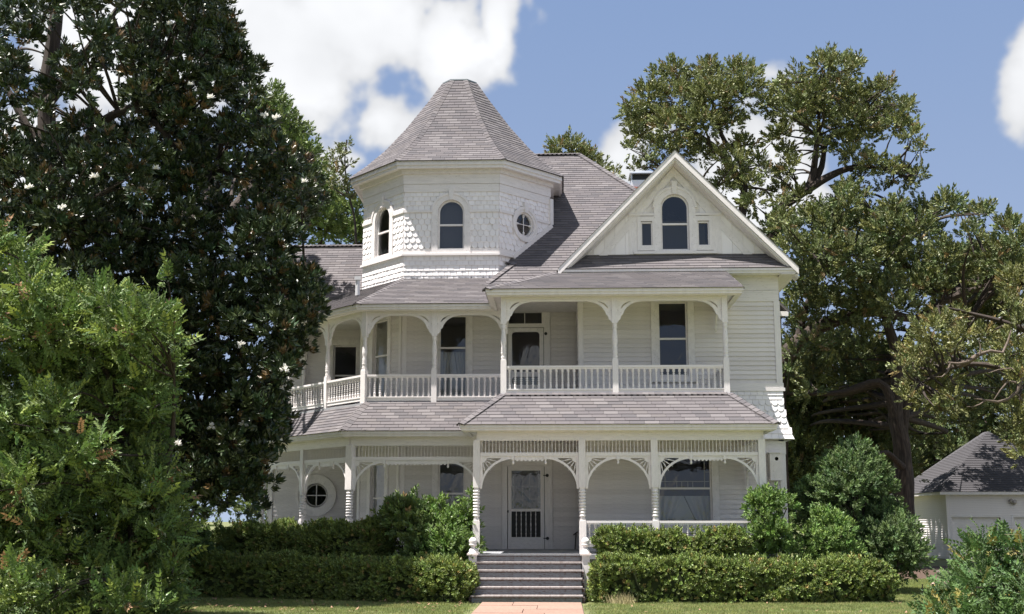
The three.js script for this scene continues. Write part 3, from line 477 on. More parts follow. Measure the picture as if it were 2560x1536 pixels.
// eaves: fascia, crown mould, drip edge and boarded ceilings
function eaves(path, y, ceiling, cy, deep) {
  mesh('fascia', [band(path, 0, 0.035, y - 0.085, y - 0.012), band(path, 0.03, 0.10, y - 0.145, y - 0.0855), band(path, 0.10, 0.18, y - 0.165, y - 0.146)], M.fascia, house);
  mesh('drip_edge', band(path, -0.018, 0.06, y - 0.0115, y - 0.001), M.flash, house);
  if (ceiling) mesh('porch_ceiling', ceiling.map(c => flatten(c, cy, cy + 0.02)), M.fascia, house);
  if (deep) mesh('soffit', band(path, 0.05, deep, y - 0.12, y - 0.10), M.fascia, house);
}
eaves([[-8.53, -34.5], [-8.53, -32.86], [-5.29, -29.0], [-1.7, -29.0]], Y.le, [[[-2.26, -29.06], [-5.27, -29.06], [-8.47, -32.87], [-8.47, -34.48], [-5.2, -34.48], [-5.61, -33.28], [-4.24, -31.78], [-2.26, -31.78]]], 3.722);
eaves([[-2.28, -30.0], [-2.28, -27.15], [4.88, -27.15], [4.88, -29.9]], Y.le, [[[-2.24, -27.2], [4.84, -27.2], [4.84, -29.88], [0.45, -29.88], [0.45, -31.78], [-2.24, -31.78]]], 3.7225);
eaves([[-7.95, -35.9], [-7.95, -32.74], [-5.13, -29.63], [-1.62, -29.63]], Y.ue, [[[-1.40, -30.0], [-4.945, -30.0], [-7.53, -33.08], [-7.53, -34.48], [-5.2, -34.48], [-5.61, -33.28], [-4.24, -31.78], [-1.40, -31.78]]], 7.2, 0.42);
eaves([[-1.74, -31.2], [-1.74, -27.75], [4.31, -27.75], [4.31, -29.9]], Y.ue, [[[-1.33, -28.15], [3.9, -28.15], [3.9, -29.88], [0.45, -29.88], [0.45, -31.78], [-1.33, -31.78]]], 7.2005, 0.44);
eaves([[-0.01, -32], [-0.01, -29.38], [5.9, -29.38], [5.9, -42.2]], 7.9, [[[0.03, -29.44], [5.86, -29.44], [5.86, -29.86], [0.03, -29.86]]], 7.775);
eaves([[-2.05, -31.9], [-2.05, -31.2], [0.3, -31.2]], 7.82, [[[-2.0, -31.25], [0.3, -31.25], [0.3, -31.8], [-2.0, -31.8]]], 7.70);
eaves([[-9, -34], [-9, -33.8], [-7.2, -33.8]], 7.6, null, 0);

// gable: boarded wall, rakes and its three lights
{
  const gfr = FR(0, -29.9, 0), s = new THREE.Shape([[0.2, 8.1], [5.7, 8.1], [2.95, 10.75]].map(a => new THREE.Vector2(...a)));
  for (const h of [{ ...hole(2.64, 3.27, 8.5, 9.88), arch: true }, hole(2.09, 2.38, 8.58, 9.22), hole(3.53, 3.82, 8.58, 9.22)]) s.holes.push(holePath(h));
  const w = mesh('gable_wall', extrude(s, 0.1).translate(0, 0, -0.1), M.white, house); put(w, gfr);
  for (let x = 0.62, i = 0; x < 5.3; x += 0.27, i++) { // upright boards
    const top = c => 10.62 - Math.abs(c - 2.95) * 1.02, a = x, b = x + 0.262, y1 = Math.min(top(a), top(b)) - 0.02, y1b = [top(a), top(b)].map(v => v - 0.02); if (y1 < 8.4) continue;
    if (b > 1.98 && a < 3.93) { if (y1 > 9.45) { const q = new THREE.Shape([[a, 9.42], [b, 9.42], [b, y1b[1]], [a, y1b[0]]].map(v => new THREE.Vector2(...v))); if (!(b > 2.5 && a < 3.4)) mesh('gable_board', extrude(q, 0.012).translate(0, 0, 0.001), M.scales[i % 3], w); } continue; }
    mesh('gable_board', extrude(new THREE.Shape([[a, 8.36], [b, 8.36], [b, y1b[1]], [a, y1b[0]]].map(v => new THREE.Vector2(...v))), 0.012).translate(0, 0, 0.001), M.scales[i % 3], w);
  }
  sashWindow(gfr, 2.64, 3.27, 8.5, 9.88, { arch: true, key: true, casing: 0.17, sill: false, mid: 0.47, label: 'arched attic window in the middle of the gable' });
  const side = (a, b, label) => { const o = mesh('window', [box(a - 0.09, a, 8.45, 9.34, 0, 0.05), box(b, b + 0.09, 8.45, 9.34, 0, 0.05), box(a, b, 8.45, 8.58, 0, 0.05), box(a, b, 9.22, 9.34, 0, 0.05), box(a - 0.004, b + 0.004, 8.56, 8.60, -0.06, -0.001), box(a - 0.01, a + 0.03, 8.6, 9.21, -0.06, -0.002), box(b - 0.03, b + 0.01, 8.6, 9.21, -0.06, -0.002), box(a + 0.03, b - 0.03, 9.17, 9.21, -0.06, -0.002)], M.trim, house); put(o, gfr); o.userData.label = label; mesh('pane', new THREE.PlaneGeometry(b - a, 0.64).translate((a + b) / 2, 8.9, -0.05), M.glass, o); };
  side(2.09, 2.38, 'small square-headed attic light nearest the tower'); side(3.53, 3.82, 'small square-headed attic light farthest from the tower');
  pieces('gable_trim', [box(1.78, 2.0, 8.36, 9.42, 0.001, 0.03), box(3.91, 4.13, 8.36, 9.42, 0.001, 0.03), box(1.78, 2.44, 9.36, 9.42, 0.031, 0.06), box(3.47, 4.13, 9.36, 9.42, 0.031, 0.06), box(1.9, 4.0, 8.36, 8.43, 0.0301, 0.075)], M.trim, w);
  const rake = (d, y, wid, z, m, nm, x0 = 0) => [-1, 1].map(k => { const q = new THREE.Shape([[k * (2.98 - x0), 7.86 + y], [0, 10.9 + y], [0, 10.9 + y - wid], [k * (2.98 - x0), 7.86 + y - wid]].map(a => new THREE.Vector2(...a))); return extrude(q, d).translate(2.95, 0, z); });
  pieces('rake_board', [...rake(0.04, 0.03, 0.18, -29.392, 0, ''), ...rake(0.05, -0.151, 0.06, -29.45, 0, '')], M.fascia, house);
  pieces('rake_soffit', rake(0.43, -0.211, 0.03, -29.88, 0, '', 0.0), M.fascia, house);
  pieces('rake_frieze', rake(0.016, -0.242, 0.26, -29.885, 0, '', 0.45), M.trim, house);
  mesh('drip_edge', rake(0.05, 0.044, 0.013, -29.39, 0, ''), M.flash, house);
  mesh('attic_back', box(2.0, 3.9, 8.0, 9.6, -31.5, -31.4), M.room, house);
}
mesh('upper_wall_band', [box(-1.55, 0.3, 7.31, 7.75, -31.8, -31.74)], M.trim, house);
// small projecting side roof, chimney and roof vent
mesh('side_bay', [box(5.5, 6.1, 0.3, 7.3, -36, -33.2)], M.white, house);
roofPlane('side_bay_roof', [V(6.35, 7.42, -33.0), V(6.35, 7.42, -36.3), V(5.5, 8.25, -36.3), V(5.5, 8.25, -33.0)], false);
mesh('fascia', box(5.5, 6.33, 7.27, 7.40, -33.06, -33.0), M.fascia, house);
{
  const c = mesh('chimney', [box(2.33, 3.2, 10.3, 12.36, -38.6, -37.8)], std(lin(0.36, 0.15, 0.10), 0.9), house); c.userData.label = 'brick chimney behind the gable';
  for (let r = 0; r < 4; r++) for (let k = 0; k < 4; k++) { const q = mesh('brick', box(0, 0.2, 0, 0.06, 0, 0.02), std(lin(0.38 + 0.05 * ((k + r) % 2), 0.17, 0.12), 0.9), c); q.position.set(2.335 + k * 0.215 + (r % 2 ? 0.0 : 0.008), 12.08 + r * 0.07, -37.8); }
  mesh('chimney_flue', [box(2.36, 3.17, 12.361, 12.6, -38.55, -37.85)], std(lin(0.72, 0.74, 0.77), 0.4, { metalness: 0.3 }), house);
  mesh('chimney_cowl', [box(2.37, 2.39, 12.6, 12.82, -37.88, -37.84), box(3.14, 3.16, 12.6, 12.82, -37.88, -37.84), box(2.37, 2.39, 12.6, 12.82, -38.55, -38.5), box(3.14, 3.16, 12.6, 12.82, -38.55, -38.5), new THREE.CylinderGeometry(0.3, 0.62, 0.13, 4, 1).rotateY(Math.PI / 4).scale(1.0, 1, 0.95).translate(2.765, 12.885, -38.2), box(2.31, 3.22, 12.795, 12.82, -38.65, -37.75)], M.metal, house);
  mesh('flue_dark', box(2.42, 3.1, 12.6, 12.79, -38.5, -37.92), M.black, house);
  const v = mesh('roof_vent', [new THREE.CylinderGeometry(0.06, 0.065, 0.42, 14).translate(-5.42, 7.86, -31.5), box(-5.5, -5.34, 8.07, 8.17, -31.58, -31.42)], std(lin(0.62, 0.62, 0.63), 0.5, { metalness: 0.2 }), house);
}

// -------- porches
const baluster = lathe([[0.026, 0], [0.026, 0.075], [0.031, 0.085], [0.02, 0.11], [0.016, 0.12], [0.028, 0.145], [0.011, 0.17], [0.032, 0.195], [0.011, 0.22], [0.032, 0.245], [0.011, 0.27], [0.028, 0.295], [0.014, 0.32], [0.028, 0.345], [0.013, 0.37], [0.031, 0.385], [0.031, 0.45]], 8);
const spindleA = lathe([[0.009, 0], [0.02, 0.012], [0.009, 0.03], [0.008, 0.07], [0.017, 0.085], [0.008, 0.1], [0.008, 0.25], [0.014, 0.27]], 7), spindleB = lathe([[0.014, 0], [0.008, 0.02], [0.008, 0.16], [0.017, 0.175], [0.008, 0.19], [0.008, 0.24], [0.016, 0.26], [0.012, 0.27]], 7);
const seg = (p, q) => { const dx = q[0] - p[0], dz = q[1] - p[1]; return { L: Math.hypot(dx, dz), fr: FR(p[0], p[1], Math.atan2(-dz, dx) * 180 / Math.PI) }; };
function railing(p, q, y0, y1, inset = 0.07) {
  const { L, fr } = seg(p, q), a = inset, b = L - inset, r = mesh('railing', [box(a, b, y1 - 0.05, y1, -0.05, 0.05), box(a, b, y1 - 0.085, y1 - 0.051, -0.035, 0.035), box(a, b, y0, y0 + 0.075, -0.03, 0.03), box(a, b, y0 + 0.0755, y0 + 0.105, -0.045, 0.045)], M.trim, house); put(r, fr);
  const n = Math.round((b - a) / 0.137), h = y1 - 0.085 - y0 - 0.105;
  for (let i = 0; i < n; i++) { const m = mesh('baluster', baluster, M.trim, r); m.position.set(a + (b - a) * (i + 0.5) / n, y0 + 0.105, 0); m.scale.y = h / 0.45; m.scale.x = m.scale.z = 1.1; }
}
function upperPost(x, z, deg = 0) {
  const b = 0.068, p = mesh('porch_post', [box(-b, b, 4.58, 5.44, -b, b), box(-b * 0.8, b * 0.8, 5.44, 5.48, -b * 0.8, b * 0.8), box(-0.065, 0.065, 6.30, 6.96, -0.065, 0.065),
    lathe([[0.055, 5.48], [0.066, 5.52], [0.045, 5.55], [0.062, 5.58], [0.066, 5.62], [0.05, 5.64], [0.068, 5.67], [0.05, 5.7], [0.064, 5.73], [0.045, 5.77], [0.062, 5.83], [0.066, 5.9], [0.058, 6.02], [0.046, 6.14], [0.044, 6.19], [0.066, 6.21], [0.05, 6.24], [0.06, 6.28], [0.055, 6.31]], 14)], M.trim, house); put(p, FR(x, z, deg)); return p;
}
const sawn = (() => { const s = new THREE.Shape(); s.moveTo(0, 0); s.lineTo(0.68, 0); s.lineTo(0.64, -0.045); s.lineTo(0.57, -0.05); s.lineTo(0.56, -0.075); s.bezierCurveTo(0.36, -0.09, 0.19, -0.2, 0.13, -0.42); s.lineTo(0.09, -0.45); s.lineTo(0.075, -0.52); s.lineTo(0, -0.62); s.closePath(); const h = new THREE.Path(); h.moveTo(0.33, -0.07); h.bezierCurveTo(0.2, -0.08, 0.1, -0.15, 0.085, -0.27); h.bezierCurveTo(0.14, -0.21, 0.16, -0.16, 0.33, -0.07); s.holes.push(h); return extrude(s, 0.045, 10).translate(0, 0, -0.0225); })();
function upperBay(p, q, k = 1) {
  const { L, fr } = seg(p, q), top = mesh('porch_beam', [box(0, L, 6.88, 7.198, -0.055, 0.055), box(0.0, L, 6.84, 6.879, -0.04, 0.04)], M.trim, house); put(top, fr);
  const sc = Math.min(1, (L / 2 - 0.08) / 0.68) * k;
  const a = mesh('sawn_bracket', sawn, M.trim, top); a.position.set(0.066, 6.90, 0); a.scale.set(sc, 0.92, 1);
  const b = mesh('sawn_bracket', sawn.clone().scale(-1, 1, 1), M.trim, top); { const g = b.geometry, i = g.index; if (i) for (let t = 0; t < i.count; t += 3) { const u = i.getX(t); i.setX(t, i.getX(t + 1)); i.setX(t + 1, u); } g.computeVertexNormals(); } b.position.set(L - 0.066, 6.90, 0); b.scale.set(sc, 0.92, 1);
}
function lowerPost(x, z, deg = 0, big = 0) {
  const b = 0.078 + big, r = 0.074 + big * 0.6, pts = [[r * 0.8, 1.74]]; for (let i = 0; i < 9; i++) { const y = 1.78 + i * 0.068; pts.push([r * 0.72, y], [r * 1.08, y + 0.018], [r * 1.12, y + 0.034], [r * 1.04, y + 0.052]); } pts.push([r * 0.7, 2.4]);
  const p = mesh('porch_post', [box(-b, b, 0.97, 1.7, -b, b), box(-b * 0.8, b * 0.8, 1.7, 1.745, -b * 0.8, b * 0.8), box(-b, b, 2.44, 3.52, -b, b), box(-b * 0.75, b * 0.75, 2.39, 2.44, -b * 0.75, b * 0.75), lathe(pts, 14)], M.trim, house); put(p, FR(x, z, deg)); return p;
}
const fan = (() => { // a quarter-arch bracket of unit reach: frame strips, arched rib and corner boss
  const s = new THREE.Shape(); s.moveTo(0, 0); s.lineTo(1, 0); s.lineTo(1, -0.085); s.lineTo(0.96, -0.085); s.absellipse(1.03, -1.0, 0.97, 0.915, Math.PI / 2 + 0.06, Math.PI - 0.01, false); s.lineTo(0.0, -1.0); s.closePath();
  const h = new THREE.Path(); h.moveTo(0.062, -0.062); h.lineTo(0.64, -0.062); h.absellipse(1.03, -1.0, 1.035, 0.985, Math.PI / 2 + 0.42, Math.PI - 0.42, false); h.closePath(); s.holes.push(h);
  const k = new THREE.Shape(); k.moveTo(0.05, -0.05); k.lineTo(0.05, -0.2); k.absarc(0.05, -0.05, 0.15, -Math.PI / 2, 0, false); k.closePath();
  return join([extrude(s, 0.05, 14).translate(0, 0, -0.025), extrude(k, 0.035, 6).translate(0, 0, -0.0175)]);
})();
const ray = lathe([[0.01, 0], [0.012, 0.08], [0.02, 0.11], [0.012, 0.15], [0.009, 0.3]], 6);
const pendantGeo = lathe([[0.001, -0.11], [0.016, -0.105], [0.03, -0.08], [0.03, -0.055], [0.018, -0.045], [0.024, -0.035], [0.024, 0]], 10);
function mirror(g) { const m = g.clone().scale(-1, 1, 1), p = m.toNonIndexed ? (m.index ? m.toNonIndexed() : m) : m; for (const k of Object.keys(p.attributes)) { const a = p.attributes[k], n = a.itemSize; for (let i = 0; i < a.count; i += 3) for (let c = 0; c < n; c++) { const t = a.array[(i + 1) * n + c]; a.array[(i + 1) * n + c] = a.array[(i + 2) * n + c]; a.array[(i + 2) * n + c] = t; } } p.computeVertexNormals(); return p; }
const fanM = mirror(fan);
function lowerBay(p, q) {
  const { L, fr } = seg(p, q), e = 0.08, fz = mesh('spindle_frieze', [box(0, L, 3.5, 3.7215, -0.06, 0.06), box(e, L - e, 3.15, 3.23, -0.045, 0.045)], M.trim, house); put(fz, fr);
  const n = Math.round((L - 2 * e) / 0.081);
  for (let i = 0; i < n; i++) { const s = mesh('frieze_spindle', i % 2 ? spindleA : spindleB, M.trim, fz); s.position.set(e + (L - 2 * e) * (i + 0.5) / n, 3.23, 0); }
  const a = Math.min(0.75, L / 2 - e - 0.01), b = 0.74;
  for (const k of [0, 1]) {
    const m = mesh('fan_bracket', k ? fanM : fan, M.trim, house); put(m, fr.clone().multiply(new THREE.Matrix4().makeTranslation(k ? L - e : e, 3.149, 0)).multiply(new THREE.Matrix4().makeScale(a, b, 1)));
    for (let i = 0; i < 4; i++) { const t = -Math.PI / 2 * (i + 0.6) / 4.2, s = mesh('bracket_spindle', ray, M.trim, m), len = [0.42, 0.36, 0.36, 0.45][i] * 1.05; s.position.set((k ? -1 : 1) * (0.05 + 0.14 * Math.cos(t)), -0.05 + 0.14 * Math.sin(t), 0); s.rotation.z = (k ? -1 : 1) * (t - Math.PI / 2); s.scale.set(1.2, len / 0.3 * 0.9, 1); }
  }
  const gap = L - 2 * e - 2 * a;
  for (const u of gap > 0.1 ? [e + a, L - e - a] : [L / 2]) { const d = mesh('pendant', [pendantGeo, box(-0.035, 0.035, -0.005, 0.09, -0.04, 0.04)], M.trim, house); put(d, fr.clone().multiply(new THREE.Matrix4().makeTranslation(u, 3.07, 0))); }
  if (gap > 0.1) { const s = new THREE.Shape(), x0 = e + a + 0.04, x1 = L - e - a - 0.04, k = Math.round((x1 - x0) / 0.09); s.moveTo(x0, 3.149); s.lineTo(x0, 3.06); for (let i = 0; i < k; i++) { const c = x0 + (x1 - x0) * i / k, d = (x1 - x0) / k; s.lineTo(c + d * 0.25, 3.062); s.lineTo(c + d * 0.5, 3.03); s.lineTo(c + d * 0.75, 3.032); s.lineTo(c + d, 3.06); } s.lineTo(x1, 3.149); s.closePath(); const v = mesh('valance', extrude(s, 0.03).translate(0, 0, -0.015), M.trim, house); put(v, fr); }
}
const LP = { r: [[-1.91, -27.5], [0.49, -27.5], [2.125, -27.5], [4.545, -27.5]], l: [[-8.18, -32.99], [-6.67, -31.18], [-5.13, -29.35], [-1.91, -29.35]] };
for (const [x, z] of LP.r) lowerPost(x, z);
lowerPost(-5.13, -29.35, -25, 0.012); lowerPost(-6.67, -31.18, -50); lowerPost(-8.18, -32.99, -50);
for (let i = 0; i < 3; i++) lowerBay(LP.r[i], LP.r[i + 1]);
for (let i = 0; i < 3; i++) lowerBay(LP.l[i], LP.l[i + 1]);
lowerBay([4.545, -27.5], [4.545, -29.85]);
for (let i = 1; i < 3; i++) railing(LP.r[i], LP.r[i + 1], 1.12, 1.70, 0.085);
const UP = { r: [[-1.33, -28.15], [1.305, -28.15], [3.9, -28.15]], l: [[-7.53, -33.08], [-6.17, -31.47], [-4.945, -30.0], [-3.17, -30.0], [-1.33, -30.0]] };
for (const [x, z] of UP.r) upperPost(x, z);
upperPost(-4.945, -30.0, -25); upperPost(-3.17, -30.0); upperPost(-6.17, -31.47, -50); upperPost(-7.53, -33.08, -60); upperPost(-7.42, -34.38);
for (let i = 0; i < 2; i++) { upperBay(UP.r[i], UP.r[i + 1]); railing(UP.r[i], UP.r[i + 1], 4.65, 5.30); }
for (let i = 0; i < 4; i++) { upperBay(UP.l[i], UP.l[i + 1]); railing(UP.l[i], UP.l[i + 1], 4.67, 5.33); }
upperBay([-7.42, -34.38], [-7.53, -33.08]); railing([-7.42, -34.38], [-7.53, -33.08], 4.67, 5.33);
upperBay([3.9, -28.15], [3.9, -29.85]); railing([3.9, -28.15], [3.9, -29.85], 4.65, 5.30); upperBay([-1.33, -29.95], [-1.33, -28.15]); railing([-1.33, -29.95], [-1.33, -28.15], 4.65, 5.30);
// porch floors
mesh('upper_porch_floor', [flatten([[-1.42, -28.04], [3.99, -28.04], [3.99, -29.88], [0.45, -29.88], [0.45, -31.78], [-1.42, -31.78]], 4.5, 4.6), flatten([[-1.43, -29.9], [-4.98, -29.9], [-7.62, -33.05], [-7.62, -34.48], [-5.2, -34.48], [-5.61, -33.28], [-4.24, -31.78], [-1.43, -31.78]], 4.5, 4.6)], std(lin(0.30, 0.31, 0.32), 0.7), house);
mesh('lower_porch_floor', [flatten([[-2.03, -27.22], [4.68, -27.22], [4.68, -29.88], [0.45, -29.88], [0.45, -31.78], [-2.03, -31.78]], 0.86, 0.965), flatten([[-2.04, -29.1], [-5.25, -29.1], [-8.4, -32.85], [-8.4, -34.48], [-5.2, -34.48], [-5.61, -33.28], [-4.24, -31.78], [-2.04, -31.78]], 0.86, 0.965)], std(lin(0.30, 0.31, 0.33), 0.6), house);
mesh('porch_skirt', [box(0.46, 4.62, 0, 0.859, -27.4, -27.32), box(4.54, 4.62, 0, 0.859, -29.8, -27.401), box(-5.2, -2.0, 0, 0.859, -29.3, -29.2), band([[-8.3, -32.9], [-5.2, -29.2]], 0, 0.1, 0, 0.859), box(-2.0, -1.93, 0, 0.859, -29.1, -27.3)], std(lin(0.70, 0.67, 0.66), 0.8), house);
{ const m = mesh('roof_shingles', massGeo(shingleMass), M.roofMass, house); m.userData.kind = 'stuff'; }

// -------- front steps with worn grey paint
{
  const worn = noiseTexture(512, 128, (u, v) => { const n = periodic(u, v * 0.5, 6, 3, 5) + 0.5 * periodic(u, v, 14, 8, 3), edge = v > 0.80 ? 0.30 : v < 0.10 ? 0.12 : 0, bare = smooth(0.13, 0.26, n + edge); const g = 0.60 + 0.06 * periodic(u, v, 2, 5, 4); const a = [g * 0.96, g * 0.99, g * 1.02], b = [0.40, 0.31, 0.27]; return a.map((q, i) => q + (b[i] - q) * bare); });
  const tread = noiseTexture(512, 64, (u, v) => { const n = periodic(u, v * 0.4, 7, 13, 5), bare = smooth(0.02, 0.2, n); const a = [0.74, 0.72, 0.71], b = [0.38, 0.29, 0.26]; return a.map((q, i) => q + (b[i] - q) * bare); });
  const mr = std(lin(0.58, 0.59, 0.605), 0.75, { map: worn }), mt = std(lin(0.7, 0.69, 0.69), 0.8, { map: tread });
  const st = thing('front_steps', 'worn grey wooden steps with peeling nosings up to the porch', 'steps', [-0.71, 0, -27.2]), x0 = -1.17, x1 = 1.14, rise = 0.1615, run = 0.29;
  for (let k = 0; k < 6; k++) { // riser k carries tread k; the sixth riser meets the porch floor
    const z = 1.45 - k * run; mesh('riser', box(x0, x1, k * rise, (k + 1) * rise - 0.03, z - 0.03, z), mr, st).rotation.y = rr(-0.001, 0.001);
    if (k < 5) mesh('tread', box(x0 - 0.02, x1 + 0.02, (k + 1) * rise - 0.03, (k + 1) * rise, z - run - 0.02, z + 0.035), mt, st).rotation.z = rr(-0.0016, 0.0016);
    else mesh('tread', box(x0 - 0.02, x1 + 0.02, (k + 1) * rise - 0.035, (k + 1) * rise, z - 0.05, z + 0.03), mr, st);
  }
  for (const x of [x0 - 0.035, x1 + 0.035]) { const s = new THREE.Shape(); s.moveTo(0, 0); for (let k = 0; k < 6; k++) { const z = 1.45 - k * run; s.lineTo(z - 0.035, k ? k * rise - 0.04 : 0); s.lineTo(z - 0.035, (k + 1) * rise - 0.04); } s.lineTo(0, 0.9); s.closePath(); mesh('stringer', extrude(s, 0.05).rotateY(-Math.PI / 2).translate(x + 0.025, 0, 0), mr, st); }
  const finial = lathe([[0.001, 0.34], [0.045, 0.335], [0.082, 0.29], [0.09, 0.25], [0.07, 0.205], [0.085, 0.195], [0.088, 0.17], [0.05, 0.14], [0.045, 0.12], [0.075, 0.08], [0.10, 0.02], [0.10, 0]], 18);
  const pier = (x, label) => { const p = thing('step_pier', label, 'newel post', [x, 0, -26.98], 'newel posts flanking the steps'); mesh('shaft', [box(-0.085, 0.085, 0, 0.955, -0.085, 0.085), box(-0.1, 0.1, 0, 0.12, -0.1, 0.1)], M.trim, p); mesh('cap', [box(-0.12, 0.12, 0.955, 0.995, -0.12, 0.12)], std(lin(0.80, 0.70, 0.66), 0.7), p); const f = mesh('finial', finial, M.trim, p); f.position.y = 0.995; };
  pier(-1.95, 'white newel post with turned finial beside the leafy climbing vine'); pier(0.54, 'white newel post with turned finial beside the low clipped hedge');
}
// -------- small things on and about the house
{
  const b = thing('bird_box', 'white box with a round black hole fixed to the wall', 'bird box', [5.235, 2.68, -29.84]);
  const s = new THREE.Shape([[-0.145, 0], [0.145, 0], [0.145, 0.64], [-0.145, 0.64]].map(a => new THREE.Vector2(...a))), h = new THREE.Path(); h.absarc(0.02, 0.5, 0.045, 0, Math.PI * 2, true); s.holes.push(h);
  mesh('front', extrude(s, 0.02, 18).translate(0, 0, 0.22), M.white, b); mesh('case', [box(-0.145, -0.125, 0, 0.64, 0.02, 0.22), box(0.125, 0.145, 0, 0.64, 0.02, 0.22), box(-0.145, 0.145, -0.02, 0, 0.02, 0.26)], M.white, b); mesh('lid', box(-0.175, 0.16, 0.64, 0.665, 0, 0.27), M.white, b); mesh('back', box(-0.124, 0.124, 0, 0.639, 0.02, 0.03), M.black, b);
  const st = mesh('leaning_stick', [beam(V(0, 0, 0), V(0.03, 0.42, -0.08), 0.025, 0.025), beam(V(-0.04, 0.36, -0.07), V(0.07, 0.44, -0.08), 0.02, 0.03)], std(lin(0.05, 0.04, 0.035), 0.8), scene); st.position.set(0.36, 0.967, -31.62); tag(st, 'short dark stick leaning in the corner beside the front door', 'stick');
}
// -------- garage
{
  const g = thing('garage', 'white boarded garage with a dark hipped roof and roll-up doors', 'garage', [20.6, 0, -57.5]), x0 = -3.7, x1 = 2.95, z1 = 3.5, z0 = -4, h = 2.85, m = M.white;
  const s = new THREE.Shape([[x0, 0], [x1, 0], [x1, h], [x0, h]].map(a => new THREE.Vector2(...a)));
  for (const [a, b] of [[-3.52, -1.42], [-0.85, 1.25]]) { const p = new THREE.Path([[a, 0.0], [a, 1.8], [b, 1.8], [b, 0.0]].map(q => new THREE.Vector2(q[0], Math.max(0.02, q[1])))); s.holes.push(p); }
  const w = mesh('wall', [extrude(s, 0.1).translate(0, 0, z1 - 0.1), box(x0, x0 + 0.1, 0, h, z0, z1 - 0.101), box(x1 - 0.1, x1, 0, h, z0, z1 - 0.101), box(x0 + 0.1, x1 - 0.1, 0, h, z0, z0 + 0.1)], m, g);
  const bd = []; for (let y = 0.1; y < h - 0.1; y += 0.105) { const t = y < 1.88 ? [[x0 + 0.14, -3.6], [-1.34, -0.93], [1.33, x1]] : [[x0 + 0.14, x1]]; for (const [a, b] of t) bd.push(boardGeo.clone().scale(b - a, 0.11, 0.042).translate(a, y, z1)); bd.push(boardGeo.clone().scale(z1 - z0, 0.11, 0.042).rotateY(-Math.PI / 2).translate(x0, y, z0)); }
  mesh('siding_boards', bd, m, g).userData.kind = 'stuff';
  mesh('corner_board', [box(x0 - 0.03, x0 + 0.14, 0, h, z1, z1 + 0.04)], M.white, g);
  for (const [a, b] of [[-3.52, -1.42], [-0.85, 1.25]]) { const d = mesh('garage_door', box(a, b, 0.0, 1.8, z1 - 0.16, z1 - 0.13), M.white, g); for (let k = 0; k < 4; k++) mesh('door_panel', box(a + 0.02, b - 0.02, k * 0.45 + 0.01, k * 0.45 + 0.44, z1 - 0.13, z1 - 0.115), d.material, d); mesh('door_frame', [box(a - 0.09, a, 0, 1.8, z1, z1 + 0.035), box(b, b + 0.09, 0, 1.8, z1, z1 + 0.035), box(a - 0.09, b + 0.09, 1.8, 1.9, z1, z1 + 0.036)], M.white, g); }
  const e = 0.38, A = [x0 - e, z0 - e], Bc = [x1 + e, z1 + e], hr = 5.8, rg = [-0.4, -0.4], zc = (z0 + z1) / 2, pos = [], tri = (...v) => v.forEach(q => pos.push(...q)), L = 2.9;
  const c00 = [A[0], L, A[1]], c10 = [Bc[0], L, A[1]], c11 = [Bc[0], L, Bc[1]], c01 = [A[0], L, Bc[1]], r0 = [rg[0], hr, -0.2], r1 = [rg[1], hr, -0.2], r2 = [rg[0], hr, -0.9];
  tri(c01, c11, r0); tri(c11, c10, r2); tri(c11, r2, r0); tri(c10, c00, r2); tri(c00, c01, r0); tri(c00, r0, r2);
  const rgeo = new THREE.BufferGeometry(); rgeo.setAttribute('position', new THREE.Float32BufferAttribute(pos, 3)); rgeo.computeVertexNormals();
  const roof = mesh('roof', rgeo, std(lin(0.07, 0.067, 0.072), 0.95), g), rows = [];
  for (let k = 0; k < 34; k++) { const t = k / 34, f = (p, q) => p.map((v, i) => v + (q[i] - v) * t); const a = V(...f(c01, r0)), b = V(...f(c11, r1)), c = V(...f(c00, r0)); rows.push(beam(a.clone().add(V(0, 0.01, 0)), b.clone().add(V(0, 0.01, 0)), 0.05, 0.02), beam(c, a, 0.05, 0.02)); }
  const rs = mesh('roof_courses', rows, std(lin(0.082, 0.077, 0.08), 0.95), roof); rs.userData.kind = 'stuff';
  mesh('fascia', band([[A[0], A[1]], [A[0], Bc[1]], [Bc[0], Bc[1]]], 0.0, 0.04, L - 0.13, L - 0.005), M.white, g); mesh('soffit', flatten([[A[0] + 0.04, A[1]], [A[0] + 0.04, Bc[1] - 0.04], [Bc[0], Bc[1] - 0.04], [Bc[0], A[1]]], L - 0.1, L - 0.08), M.white, g);
  mesh('floodlight', [new THREE.SphereGeometry(0.1, 10, 8).translate(-0.95, 2.5, z1 + 0.12), new THREE.CylinderGeometry(0.08, 0.11, 0.16, 10).rotateX(1.2).translate(-0.82, 2.46, z1 + 0.16)], std(lin(0.35, 0.32, 0.30), 0.6), g);
}
